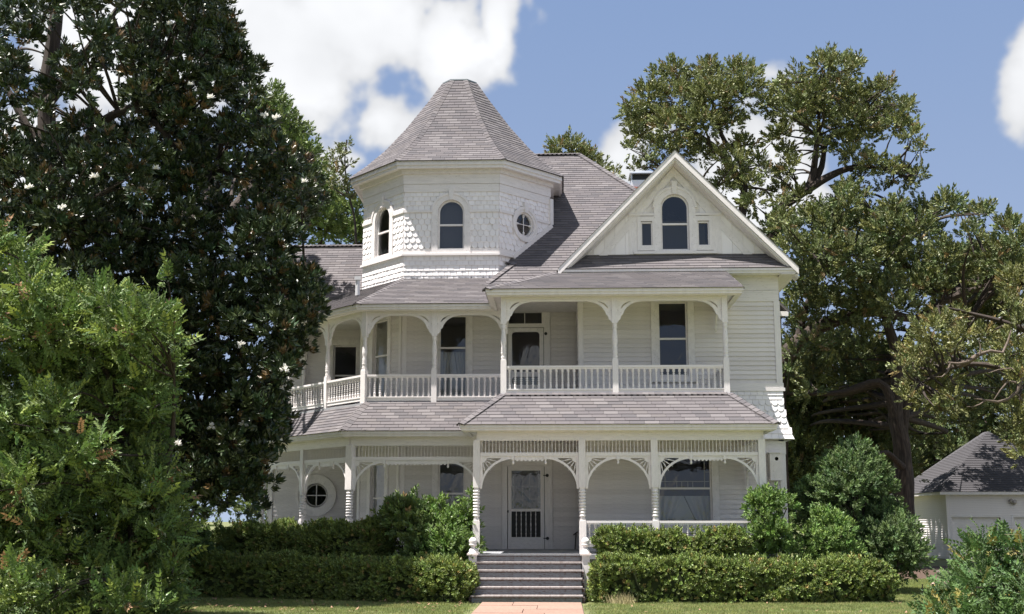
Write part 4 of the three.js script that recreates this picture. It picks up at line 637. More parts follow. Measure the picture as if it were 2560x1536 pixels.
// -------- stump, stone and stake on the lawn
{
  const lump = (r, seed0, sx, sy, sz) => { const g = new THREE.IcosahedronGeometry(r, 3), p = g.attributes.position; for (let i = 0; i < p.count; i++) { const v = V(p.getX(i), p.getY(i), p.getZ(i)), k = 1 + 0.25 * fbm(v.x * 5 / r * 0.4 + seed0, v.y * 2 / r, v.z * 2 / r, 3); p.setXYZ(i, v.x * k * sx, v.y * k * sy, v.z * k * sz); } g.computeVertexNormals(); return g; };
  const s = thing('tree_stump', 'weathered grey cut log standing beside the leafy bush', 'stump', [10.3, 0, -33.4]);
  const sides = 22, ringPts = (y, r) => Array.from({ length: sides }, (_, i) => { const a = i / sides * Math.PI * 2, k = r * (1 + 0.09 * Math.sin(a * 5) + 0.05 * Math.sin(a * 11 + y * 3)); return [Math.cos(a) * k, y, Math.sin(a) * k]; });
  const lv = [[0, 0.27], [0.08, 0.24], [0.2, 0.225], [0.34, 0.23], [0.37, 0.215]], p = []; for (let j = 0; j + 1 < lv.length; j++) { const a = ringPts(...lv[j]), b = ringPts(...lv[j + 1]); for (let i = 0; i < sides; i++) { const k = (i + 1) % sides; p.push(...a[i], ...b[i], ...a[k], ...a[k], ...b[i], ...b[k]); } } const tp = ringPts(0.37, 0.215); for (let i = 0; i < sides; i++) p.push(0, 0.375, 0, ...tp[(i + 1) % sides], ...tp[i]);
  const sg = new THREE.BufferGeometry(); sg.setAttribute('position', new THREE.Float32BufferAttribute(p, 3)); sg.computeVertexNormals(); mesh('log', sg, std(lin(0.15, 0.12, 0.11), 0.95), s); mesh('cut_face', new THREE.CircleGeometry(0.19, 20).rotateX(-Math.PI / 2).translate(0, 0.379, 0), std(lin(0.28, 0.24, 0.2), 0.95), s); mesh('log_cavity', new THREE.CircleGeometry(0.09, 14).scale(0.8, 1.3, 1).translate(-0.04, 0.2, 0.245), M.black, s);
  const r = mesh('stone', lump(0.28, 3, 1.2, 0.34, 0.7), std(lin(0.42, 0.29, 0.25), 0.9), scene); r.position.set(10.0, 0.04, -32.6); tag(r, 'flat pinkish stone lying by the cut log', 'stone');
  const k = mesh('garden_stake', [new THREE.CylinderGeometry(0.012, 0.012, 0.27, 8).translate(0, 0.135, 0), new THREE.CylinderGeometry(0.018, 0.012, 0.03, 8).translate(0, 0.28, 0)], M.black, scene); k.position.set(8.1, 0, -27.95); tag(k, 'thin black stake standing in the lawn', 'stake');
}
// ---------------------------------------------------------------- plants
function leafTris(out, m, len, wid, droop, fold = 0.12) { // a leaf of four triangles along +y
  const q = [[0, 0, 0], [-wid / 2, len * 0.48, wid * fold], [0, len * 0.5, 0], [wid / 2, len * 0.48, wid * fold], [0, len, -droop]].map(a => V(...a).applyMatrix4(m));
  for (const [a, b, c] of [[0, 2, 1], [1, 2, 4], [0, 3, 2], [3, 4, 2]]) out.push(...q[a].toArray(), ...q[b].toArray(), ...q[c].toArray());
}
const geoOf = p => { const g = new THREE.BufferGeometry(); g.setAttribute('position', new THREE.Float32BufferAttribute(p, 3)); g.computeVertexNormals(); return g; };
function spray(n, stem, len, wid, droop, open = [0.7, 1.3]) { // leaves set round a twig along +y
  const p = []; for (let i = 0; i < n; i++) { const t = i / n, m = new THREE.Matrix4().makeTranslation(rr(-0.01, 0.01), stem * t, rr(-0.01, 0.01)).multiply(new THREE.Matrix4().makeRotationY(i * 2.4 + rr(-0.4, 0.4))).multiply(new THREE.Matrix4().makeRotationX(rr(open[0], open[1]) * (1 - 0.5 * t))); leafTris(p, m.multiply(new THREE.Matrix4().makeRotationY(rr(-0.5, 0.5))), len * rr(0.75, 1.15), wid * rr(0.8, 1.15), droop * len); }
  const w = 0.006 + stem * 0.006, s = [[-w, 0, 0], [w, 0, 0], [0, stem, 0]]; p.push(...s[0], ...s[1], ...s[2]); return geoOf(p);
}
function frond(pairs, len, leaf, wid) { // pinnate leaf: leaflets in pairs along a drooping stalk
  const p = []; for (let i = 0; i < pairs; i++) { const t = (i + 1) / pairs, y = len * t, z = -len * 0.35 * t * t; for (const k of [-1, 1]) leafTris(p, new THREE.Matrix4().makeTranslation(0, y, z).multiply(new THREE.Matrix4().makeRotationZ(k * rr(-1.15, -0.8))).multiply(new THREE.Matrix4().makeRotationX(rr(-0.3, -0.05))), leaf * rr(0.8, 1.1) * (1 - 0.3 * t), wid, leaf * 0.2); }
  leafTris(p, new THREE.Matrix4().makeTranslation(0, len, -len * 0.35), leaf, wid, leaf * 0.3); return geoOf(p);
}
function scatter(parent, name, geo, mat, list) { // list of {p, d (direction of +y), s, c}
  const im = new THREE.InstancedMesh(geo, mat, list.length), m = new THREE.Matrix4(), q = new THREE.Quaternion(), q2 = new THREE.Quaternion(), up = V(0, 1, 0);
  list.forEach((e, i) => { q.setFromUnitVectors(up, e.d); q2.setFromAxisAngle(up, rnd() * 6.283); q.multiply(q2); m.compose(e.p, q, V(e.s, e.s, e.s)); im.setMatrixAt(i, m); im.setColorAt(i, e.c); });
  im.name = name; im.castShadow = im.receiveShadow = true; im.userData.kind = 'stuff'; parent.add(im); return im;
}
const leafMat = (rough = 1, trans = 0.35) => new THREE.MeshPhysicalMaterial({ color: lin(1, 1, 1), roughness: rough, transmission: trans, thickness: 0, side: THREE.DoubleSide });
const glossLeaf = r => new THREE.MeshPhysicalMaterial({ color: lin(1, 1, 1), roughness: r, side: THREE.DoubleSide });
const LM = { soft: leafMat(1, 0.26), waxy: glossLeaf(0.36), mid: glossLeaf(0.46), matte: leafMat(1, 0.22) };
const tint = (base, v, odd) => { if (odd && rnd() < odd[0]) { const k = rr(0.8, 1.2); return lin(odd[1][0] * k, odd[1][1] * k, odd[1][2] * k); } const k = 1 + rr(-v, v), h = rr(-v, v) * 0.35; return lin(base[0] * k * (1 + h), base[1] * k, base[2] * k * (1 - h)); };
const rndDir = () => { const z = rr(-1, 1), a = rnd() * 6.2832, s = Math.sqrt(1 - z * z); return V(s * Math.cos(a), z, s * Math.sin(a)); };
// foliage through the volume of round clumps [x, y, z, radius], thicker towards their skins
function clumpSprays(clumps, origin, perArea, size, color, up = 0.45, under = 0.6) {
  const out = []; for (const [x, y, z, r] of clumps) { const n = Math.max(3, Math.round(perArea * r * r)); for (let i = 0; i < n; i++) { const d = rndDir(); if (d.y < -0.1 && rnd() < under) d.y = -d.y; const k = Math.pow(rr(0.12, 1), 0.45) * (1 + 0.12 * gauss()), p = V(x - origin[0] + d.x * r * k, y - origin[1] + d.y * r * k, z - origin[2] + d.z * r * k); out.push({ p, d: d.clone().add(V(gauss() * 0.5, up + gauss() * 0.4, gauss() * 0.5)).normalize(), s: size * rr(0.6, 1.35), c: color() }); } }
  return out;
}
function tube(pts, r0, r1, sides = 7, wob = 0.0) {
  const c = new THREE.CatmullRomCurve3(pts), L = c.getLength(), n = Math.max(3, Math.min(40, Math.round(L / 0.35))), g = new THREE.TubeGeometry(c, n, 1, sides, false), p = g.attributes.position, fr = Array.from({ length: n + 1 }, (_, i) => c.getPointAt(i / n));
  for (let i = 0; i <= n; i++) for (let j = 0; j <= sides; j++) { const k = i * (sides + 1) + j, t = i / n, r = (r0 + (r1 - r0) * t) * (1 + wob * Math.sin(j * 2.1 + i * 1.3)), o = fr[i]; p.setXYZ(k, o.x + (p.getX(k) - o.x) * r, o.y + (p.getY(k) - o.y) * r, o.z + (p.getZ(k) - o.z) * r); }
  g.computeVertexNormals(); return g;
}
function branches(limbs, clumps, origin, r = 0.05, share = 1) { // limbs plus a thin branch from the nearest limb to each clump
  const g = [], pts = []; const o = V(...origin);
  for (const l of limbs) { const P = l.p.map(a => V(...a).sub(o)); g.push(tube(P, l.r[0], l.r[1], 9, 0.06)); const c = new THREE.CatmullRomCurve3(P); for (let i = 0; i <= 14; i++) pts.push(c.getPointAt(i / 14)); }
  for (const [x, y, z] of clumps) { if (rnd() > share) continue; const e = V(x, y, z).sub(o); let best = null, bd = 1e9; for (const q of pts) { const d = q.distanceTo(e) + Math.max(0, q.y - e.y) * 0.6; if (d < bd) { bd = d; best = q; } } if (bd < 0.2) continue; const m = best.clone().lerp(e, 0.5).add(V(gauss() * 0.18 * bd, rr(-0.05, 0.16) * bd, gauss() * 0.18 * bd)); g.push(tube([best, m, e], Math.min(0.14, r * (0.5 + bd * 0.35)), 0.012, 5)); }
  return join(g);
}
const barkTex = noiseTexture(128, 256, (u, v) => { const n = periodic(u, v, 3, 2, 4) + 0.6 * fbm(u * 22, v * 4, 3, 3); const k = 0.42 + 0.32 * n; return [k, k * 0.9, k * 0.82]; });
barkTex.repeat.set(2, 3);
const bark = std(lin(0.34, 0.32, 0.31), 0.95, { map: barkTex, bumpMap: barkTex, bumpScale: 0.03 }), barkGrey = std(lin(0.9, 0.87, 0.84), 0.95, { map: barkTex });
const DATA = {oakA:[[4.24,20.27,-48.85,0.37],[4.41,21,-50.67,0.33],[5.2,20.75,-50.12,0.56],[4.84,20.26,-48.41,0.47],[6.25,20.15,-48.36,0.62],[6.48,20.46,-49.73,0.55],[7.44,19.85,-47.63,0.57],[8.12,21.15,-50.83,0.53],[8.39,20.58,-49.71,0.37],[7.68,19.17,-46.03,0.3],[6.21,20.14,-47.33,0.25],[6.56,21.51,-50.73,0.23],[3.75,18.7,-47.13,0.67],[3.75,18.92,-47.47,0.59],[3.06,18.02,-46.59,0.38],[3.13,18.25,-47.54,0.34],[2.77,18.05,-46.9,0.21],[2.96,19.22,-50.38,0.2],[5.12,19.42,-49.67,0.97],[5.03,18.41,-46.95,0.8],[6.17,18.25,-46.2,0.9],[6.39,18.71,-47.41,0.8],[7.45,18.46,-46.37,0.77],[7.28,18.57,-46.98,0.67],[3.1,17.68,-47.29,0.39],[3.2,18.32,-49.34,0.35],[3.98,18.68,-50.29,0.64],[3.76,18.59,-50.39,0.56],[5.11,18.32,-49.78,0.86],[4.43,16.98,-45.68,0.69],[6.11,17.71,-47.76,0.82],[5.71,17.08,-45.73,0.69],[7.21,18.09,-48.68,0.58],[7.28,18.71,-50.18,0.52],[3.39,17.74,-49.28,0.37],[3.26,17.83,-49.48,0.32],[3.05,17.02,-48.63,0.26],[2.94,16.43,-46.81,0.22],[4.18,16.54,-47.15,0.53],[4.25,16.14,-46.25,0.45],[5.28,16.87,-48.52,0.58],[4.94,16.62,-47.16,0.49],[6.11,16.88,-49.4,0.44],[6.11,17.41,-50.79,0.4],[3.91,16.89,-49.91,0.3],[3.61,15.66,-45.66,0.24],[3.36,16.37,-49.19,0.22],[3.5,16.64,-50.35,0.2],[7.74,16.81,-48.16,0.43],[8.06,17.61,-50.48,0.4],[7.13,15.62,-46.42,0.52],[6.96,15.38,-45.19,0.44],[7.71,15.2,-47.79,0.43],[7.38,14.36,-45.01,0.35],[7.12,15.93,-49.15,0.37],[6.72,15.04,-46.3,0.3],[8.01,14.73,-48.82,0.51],[7.51,13.6,-44.97,0.41],[6.56,14.6,-46.47,0.38],[6.72,15.12,-47.89,0.34],[8.56,16.76,-50.27,0.34],[8.08,15.74,-46.8,0.27],[8.22,15.05,-45.9,0.28],[8.69,15.96,-48.84,0.25],[6.86,16.88,-49.46,0.37],[6.41,15.68,-45.5,0.3],[10.93,20.14,-46.27,0.15],[10.91,20,-46,0.13],[10.96,19.75,-45.8,0.24],[10.79,19.46,-45.2,0.21],[10.24,18.94,-44.74,0.5],[10.21,18.85,-44.21,0.43],[12.15,20.48,-48.79,0.62],[11.06,18.93,-45.09,0.5],[11.63,19.06,-44.69,0.24],[12.08,19.93,-46.7,0.22],[9.4,18.67,-44.74,0.34],[9.29,18.42,-44.29,0.29],[8.91,18.18,-45.43,0.48],[9.36,19.18,-48.29,0.44],[9.25,19.59,-48.16,0.26],[8.51,18.22,-44.44,0.21],[10.14,18.42,-46.6,0.7],[9.66,17.61,-44.39,0.58],[11.32,18.75,-46.89,0.81],[11.48,19.34,-48.98,0.73],[12.52,19.1,-48.57,0.55],[11.96,18.4,-46.65,0.46],[12.91,18.51,-46.73,0.53],[12.78,18.55,-46.62,0.46],[12.95,18.5,-45.69,0.25],[12.94,18.39,-45.38,0.21],[8.54,18.14,-46.46,0.42],[8.41,17.9,-45.8,0.36],[9.43,17.86,-47.11,0.78],[9.2,17.14,-44.65,0.64],[10.52,17.55,-46.71,0.81],[10.85,18.45,-49.26,0.74],[12.28,18.41,-49.05,0.85],[11.66,17.13,-45.94,0.69],[13.32,18.43,-48.66,0.69],[13.67,18.39,-49.23,0.61],[14.29,18.56,-48.35,0.36],[14.05,18.04,-47.08,0.31],[14.66,18.74,-48.62,0.25],[14.42,18.56,-48,0.21],[13.31,16.92,-45.93,0.55],[13.52,17.47,-47.37,0.49],[13.96,16.75,-46.41,0.42],[13.31,15.83,-43.97,0.34],[15.12,16.86,-48.9,0.23],[13.96,15.8,-45.26,0.19],[12.61,17.08,-47.37,0.5],[12.76,17.3,-48.51,0.44],[11.39,16.45,-46.66,0.56],[12.24,17.46,-49.76,0.52],[11.08,17.31,-49.05,0.37],[10.08,15.97,-45.12,0.29],[9.39,17.77,-49.08,0.37],[9.19,17.31,-48,0.31],[8.87,17.12,-48.11,0.32],[8.87,17.36,-48.63,0.29],[9.53,16.93,-49.16,0.37],[9.43,16.69,-48.22,0.31],[9.38,15.89,-47,0.23],[9.93,16.88,-50.01,0.21],[11.55,15.64,-45.88,0.41],[12.02,16.15,-47.16,0.37],[12.19,15.28,-45.47,0.41],[12.01,15.11,-44.91,0.35],[12.96,15.22,-46.1,0.41],[12.69,14.84,-44.93,0.35],[14.03,15.44,-47.46,0.43],[14.43,15.9,-49.31,0.39],[14.71,15.56,-48.17,0.3],[13.78,14.58,-44.87,0.25],[14.41,15.11,-48.05,0.25],[14.11,14.9,-47.25,0.21],[13.33,15.03,-48.14,0.22],[12.89,14.56,-46.71,0.18],[12.43,15.51,-47.91,0.22],[12.38,15.46,-47.74,0.19],[9.36,15.7,-48.44,0.36],[9.25,15.73,-48.47,0.32],[9.31,15.24,-49.2,0.37],[9.24,15.09,-48.67,0.32],[8.73,13.83,-45.8,0.31],[8.48,13.56,-44.63,0.26],[8.9,14.92,-44.67,0.27],[9.09,15.28,-46.11,0.24],[9.35,13.88,-45.12,0.27],[9.26,13.86,-45.05,0.24]],
oakB:[[10.62,13.84,-44.47,0.3],[10.03,13.08,-41.95,0.25],[10.87,13.7,-43.4,0.36],[11.95,15.04,-48.16,0.35],[12.11,14.4,-46.87,0.32],[11.27,13.46,-43.5,0.26],[10.83,13.25,-44.56,0.57],[10.35,12.72,-42.56,0.47],[9.79,12.77,-43.54,0.42],[10.29,13.58,-46.43,0.39],[8.26,12.31,-43.12,0.49],[7.81,11.78,-40.79,0.4],[9.5,12.67,-44.63,0.64],[9.35,12.6,-43.59,0.54],[8.45,12.78,-46.62,0.49],[8.37,12.8,-46.03,0.42],[10.95,13.04,-47.14,0.81],[10.1,12.15,-43,0.64],[11.41,12.52,-44.4,0.77],[12.46,13.43,-47.48,0.71],[11.75,12.27,-41.63,0.47],[12.76,12.91,-44.82,0.44],[12.88,13.45,-44.8,0.28],[11.74,12.45,-41.02,0.22],[14.38,13.52,-46.65,0.59],[14.75,13.7,-47.37,0.53],[13.84,12.53,-42.18,0.47],[13.59,12.48,-41.4,0.4],[16.06,14.12,-47.48,0.3],[15.5,13.78,-46.04,0.25],[16.22,13.23,-45.6,0.41],[15.24,12.56,-42.54,0.33],[15.19,12.38,-41.94,0.19],[16.7,13.46,-46.14,0.18],[11.67,11.46,-41.51,0.78],[12.54,12.55,-45.06,0.73],[14.33,12.63,-46.89,0.84],[12.42,11.4,-41.1,0.64],[15.39,12.19,-44.43,0.4],[14.28,11.29,-40.94,0.32],[16.44,12.3,-43.71,0.36],[16.66,12.51,-44.12,0.32],[16.48,11.94,-43.11,0.36],[16.53,12.11,-43.37,0.31],[8.27,11.17,-41.94,0.57],[8.92,11.91,-45.72,0.54],[9.29,10.88,-41.64,0.75],[10.32,11.9,-46.05,0.72],[11.51,11.78,-46.5,0.91],[10.24,10.81,-41.33,0.7],[11.43,10.6,-42.06,0.82],[12.65,11.96,-47.31,0.8],[13.45,11.22,-45.45,0.89],[13.77,11.18,-46.38,0.79],[14,10.92,-43,0.64],[14.37,11.27,-44.31,0.58],[16.49,11.79,-47.13,0.74],[16.59,11.79,-47.42,0.65],[15.71,10.97,-42.32,0.63],[17.2,11.9,-46.46,0.61],[16.2,11.13,-41.78,0.5],[18.49,12.5,-48.23,0.5],[8.55,10.28,-42.13,0.54],[9.76,11.37,-48.4,0.54],[9.66,10.14,-42.55,0.77],[10.31,11.11,-46.46,0.73],[11.22,10.27,-44.37,0.8],[10.9,9.83,-42.77,0.67],[12.47,10.19,-44.76,0.81],[11.62,9.51,-42.3,0.66],[13.43,9.96,-43.63,0.75],[14.37,10.39,-46.44,0.7],[15.64,10.87,-46.83,0.7],[14.6,10.41,-43.85,0.57],[15.82,10.58,-43.89,0.59],[16.35,10.71,-44.81,0.53],[16.03,10.38,-42.2,0.57],[17.87,11.16,-46.47,0.55],[9.22,10,-45.66,0.58],[8.68,9.64,-43.14,0.48],[9.84,9.39,-43.5,0.59],[10.81,10.23,-48.13,0.57],[11,9.14,-43.4,0.59],[10.81,9.13,-42.63,0.5],[11.91,8.91,-41.68,0.5],[13.2,9.66,-46.6,0.49],[9.79,8.18,-47.32,0.56],[11.02,7.97,-47.75,0.65],[11.62,7.84,-45.84,0.57],[9.86,7.17,-46.93,0.7],[11.4,7.08,-47.93,0.71],[12.29,7.16,-46.93,0.64],[12.59,7.92,-45.57,0.34],[9.49,9.06,-47.18,0.47],[11.39,8.54,-45.51,0.45],[12.9,9.01,-46.99,0.35],[12.36,6.62,-47.82,0.47],[12.76,5.85,-47.09,0.41],[16.94,12.29,-50.11,0.75],[17.17,12.35,-50.25,0.65],[18.93,13.01,-52.85,0.79],[17.7,12.44,-49.86,0.65],[18.95,12.25,-50.31,0.75],[19.11,12.47,-50.28,0.65],[17.81,11.78,-52.9,0.72],[17.78,11.51,-52.45,0.62],[18.55,11.74,-51.98,0.71],[18.08,11.46,-51.04,0.61],[19.22,11.04,-52.05,0.52],[18.8,10.71,-50.5,0.44],[17.18,10.57,-50.17,0.44],[17.81,10.69,-51.6,0.39],[16.93,8.76,-51.84,0.58],[17.02,8.83,-51.53,0.5],[17.12,7.56,-50.59,0.38],[17.1,7.58,-50.44,0.33],[18.43,6.68,-52.04,0.45],[18.71,6.71,-53.14,0.4],[19.04,7.4,-52.26,0.39],[18.63,7.17,-51.29,0.33],[17.15,6.12,-50.35,0.37],[17.97,6.36,-53.12,0.34],[18.88,6.57,-50.87,0.38],[19.27,6.61,-51.82,0.34],[16.71,5.55,-50.76,0.44],[17.57,5.78,-52.98,0.4],[9.99,7.6,-53.73,0.6],[10.22,7.9,-55.56,0.54],[11,6.88,-55.39,0.62],[10.84,6.64,-54.9,0.53],[11.26,6.03,-53.97,0.6],[11.32,6.12,-53.2,0.52],[11.97,6.9,-54.1,0.6],[11.27,6.77,-51.85,0.5],[12.99,6.59,-55.52,0.69],[12.75,6.47,-53.57,0.58],[12.81,5.49,-52.54,0.59],[13.02,5.64,-52.56,0.51],[13.67,6.28,-53.62,0.6],[13.79,6.49,-54.68,0.53],[14.56,5.66,-54.98,0.61],[14.49,5.77,-55.54,0.54],[14.8,5.4,-53.29,0.53],[15.55,5.53,-55.54,0.48],[16.25,6.15,-55.75,0.55],[15.73,6.14,-53.74,0.46],[16.75,5.53,-55.35,0.55],[16.6,5.36,-55.13,0.48],[12.27,5.65,-54.75,0.61],[12.35,5.43,-54.43,0.53],[10.78,5.64,-54.54,0.54],[10.77,5.57,-55.54,0.48],[16.89,7.05,-54.3,0.47],[16.17,6.92,-52.01,0.39],[15.89,6.62,-55.94,0.49],[14.6,6.23,-51.87,0.39],[16.39,12.14,-52.81,0.72],[16.5,12.01,-53.18,0.63],[17.26,11.52,-53.44,0.66],[16.35,11.24,-51.04,0.55],[17.58,10.23,-51.44,0.57],[18.61,10.68,-53.89,0.52],[18.62,10.1,-51.53,0.58],[19.49,10.54,-53.56,0.52],[16.62,10.46,-52.73,0.52],[16.75,10.62,-53.49,0.46],[19.85,10.1,-52.46,0.52],[20.25,10.1,-53.29,0.46],[20.57,12.27,-53.6,0.73],[20.9,12.52,-53.94,0.64],[8.3,8.91,-43.18,0.43],[8.94,8.73,-43.53,0.43],[9.63,9.24,-43.39,0.43],[10.3,8.7,-43.37,0.38],[11.01,9.28,-43.31,0.43],[9.08,7.93,-42.96,0.37],[8.5,7.52,-43.33,0.38],[9.92,7.99,-43.38,0.38],[10.85,8.44,-43.29,0.38],[11.7,9,-43.8,0.38],[8.24,6.87,-43.29,0.38],[8.93,6.12,-43.45,0.38],[19.05,10.19,-54.79,0.54],[18.87,10,-54.68,0.47],[20.23,9.99,-55.52,0.55],[20.65,9.96,-56.37,0.49],[18.92,11.51,-56.37,0.56],[19.1,11.6,-56.39,0.49],[19.53,11.54,-54.87,0.54],[19.25,11.55,-54.41,0.47],[20.82,11.19,-55.49,0.55],[20.98,11.18,-56.33,0.49],[17.93,10.25,-55.14,0.48],[17.66,10.18,-54.76,0.41]],
oakC:[[11.77,7.67,-37.06,0.37],[11.85,7.61,-37.27,0.32],[12.83,8.04,-38.77,0.34],[12.63,7.96,-37.94,0.29],[11.05,7.1,-35.93,0.4],[11.18,7.25,-36.4,0.35],[10.93,6.92,-36.72,0.32],[11.5,7.06,-38.52,0.29],[10.81,6.59,-37.23,0.32],[11.38,6.97,-39.57,0.3],[10.62,6.27,-37.13,0.25],[10.19,6.16,-35.85,0.21],[11.09,6.46,-37.01,0.39],[11.3,6.63,-38.1,0.35],[11.79,6.32,-38.38,0.4],[11.93,6.37,-38.73,0.36],[11.29,5.94,-38.67,0.34],[11.27,5.94,-38.96,0.29],[10.43,5.3,-36.31,0.23],[10.97,5.49,-38.48,0.21],[11.15,5.29,-37.3,0.32],[11.39,5.28,-37.73,0.28],[11.82,5.64,-38.3,0.38],[11.51,5.61,-37.37,0.32],[12.39,6.07,-38.91,0.36],[11.99,5.97,-37.29,0.3],[12.2,6.95,-38.46,0.38],[11.8,6.82,-36.91,0.32],[12.73,7.42,-38.11,0.33],[12.05,7.04,-35.88,0.27],[13.73,7.55,-39.08,0.34],[13.28,7.35,-37.64,0.28],[13.9,6.98,-38.38,0.26],[14.24,7.08,-39.42,0.23],[13.76,6.97,-36.88,0.37],[14.38,7.21,-38.47,0.33],[13.94,7.57,-36.58,0.32],[14.18,7.69,-36.91,0.28],[13.76,6.64,-36.28,0.36],[14.7,6.84,-38.6,0.33],[13.46,6.26,-36.71,0.3],[13.95,6.36,-38.21,0.27],[12.02,5.37,-37.08,0.23],[11.5,5.17,-35.51,0.19],[11.73,4.9,-36.87,0.27],[11.65,4.91,-36.57,0.24],[11.88,5.19,-38.42,0.24],[11.01,5.02,-35.79,0.19],[14.86,9.09,-38.76,0.53],[14.77,9.29,-38.99,0.46],[13.99,8.13,-36.88,0.32],[13.75,8.04,-36.51,0.28],[14.43,6.05,-37.94,0.28],[13.56,5.75,-35.87,0.23],[13.6,4.89,-36.17,0.31],[14.47,5.21,-38.72,0.29],[13.6,4.47,-36.39,0.32],[13.54,4.5,-36.15,0.27],[14.32,4.39,-38.78,0.24],[14.27,4.4,-38.73,0.21],[14.7,4.1,-39.03,0.29],[13.76,3.99,-36.6,0.24],[13.62,3.5,-36.02,0.27],[13.91,3.56,-37.01,0.24],[14.09,3.83,-37.7,0.19],[13.7,3.8,-36.65,0.16]],
backA:[[0.07,17.87,-51.28,0.38],[-0.08,18.45,-52.86,0.34],[0.61,18.11,-51.48,0.44],[0.61,18.19,-52.02,0.39],[-0.2,17.92,-52.63,0.32],[-0.26,17.36,-51.14,0.27],[1.34,17.74,-52.43,0.45],[1.19,17.57,-52,0.39],[1.89,17.39,-52.84,0.39],[1.87,16.96,-51.25,0.33],[0.79,17.77,-52.2,0.48],[0.96,18.2,-53.08,0.42],[2.6,17.02,-52.59,0.23],[2.55,16.79,-52,0.19]],
backL:[[-11.62,18.6,-46.85,0.43],[-11.06,17.86,-44.94,0.36],[-11.18,17.78,-46.48,0.57],[-10.64,17.02,-44.57,0.48],[-10.79,17.28,-47.06,0.58],[-10.65,16.84,-45.67,0.49],[-9.93,15.7,-44.77,0.62],[-10.28,16.19,-46.83,0.56],[-10.93,15.93,-47.11,0.87],[-10.83,16.02,-46.72,0.75],[-9.81,15.41,-46.55,0.57],[-9.66,14.79,-45.05,0.48],[-10.26,14.61,-47.27,0.87],[-9.57,13.97,-44.77,0.72],[-9.2,14.18,-46.97,0.65],[-9.32,14.46,-47.22,0.57],[-8.27,13.84,-46.32,0.57],[-8.15,13.77,-46,0.49],[-9.71,13.4,-47.15,0.87],[-9,12.9,-45,0.72],[-8.46,12.72,-45.76,0.77],[-8.57,12.84,-47.13,0.69],[-11.14,16.32,-45.12,0.83],[-11.07,16.39,-45.25,0.72],[-11.27,14.77,-46.6,1],[-10.97,14.55,-46.33,0.86],[-10.34,13.18,-45.59,0.98],[-10.38,13.39,-46.19,0.86],[-11.89,17.43,-45.44,0.7],[-11.72,17.45,-45.36,0.6],[-7.88,13.11,-46.03,0.56],[-7.99,12.94,-45.82,0.49],[-11.24,18.28,-44.59,0.3],[-11.5,18.64,-45.69,0.27]],
sap:[[-7.73,15.28,-41.99,0.15],[-7.74,15.22,-41.97,0.13],[-8.04,14.99,-42.29,0.21],[-7.98,14.72,-41.66,0.18],[-8.23,14.64,-42.14,0.21],[-8.31,14.65,-42.13,0.18],[-7.62,14.54,-42.08,0.15],[-7.7,14.58,-42.31,0.14],[-7.96,13.94,-41.56,0.25],[-7.99,14.01,-41.61,0.22],[-7.88,13.72,-42.37,0.21],[-7.78,13.55,-41.83,0.18],[-8.3,13.7,-42.27,0.21],[-8.16,13.52,-41.82,0.18],[-7.51,13.17,-42.03,0.15],[-7.55,13.31,-42.49,0.14],[-7.16,13.36,-41.65,0.13],[-7.28,13.57,-42.32,0.11]],
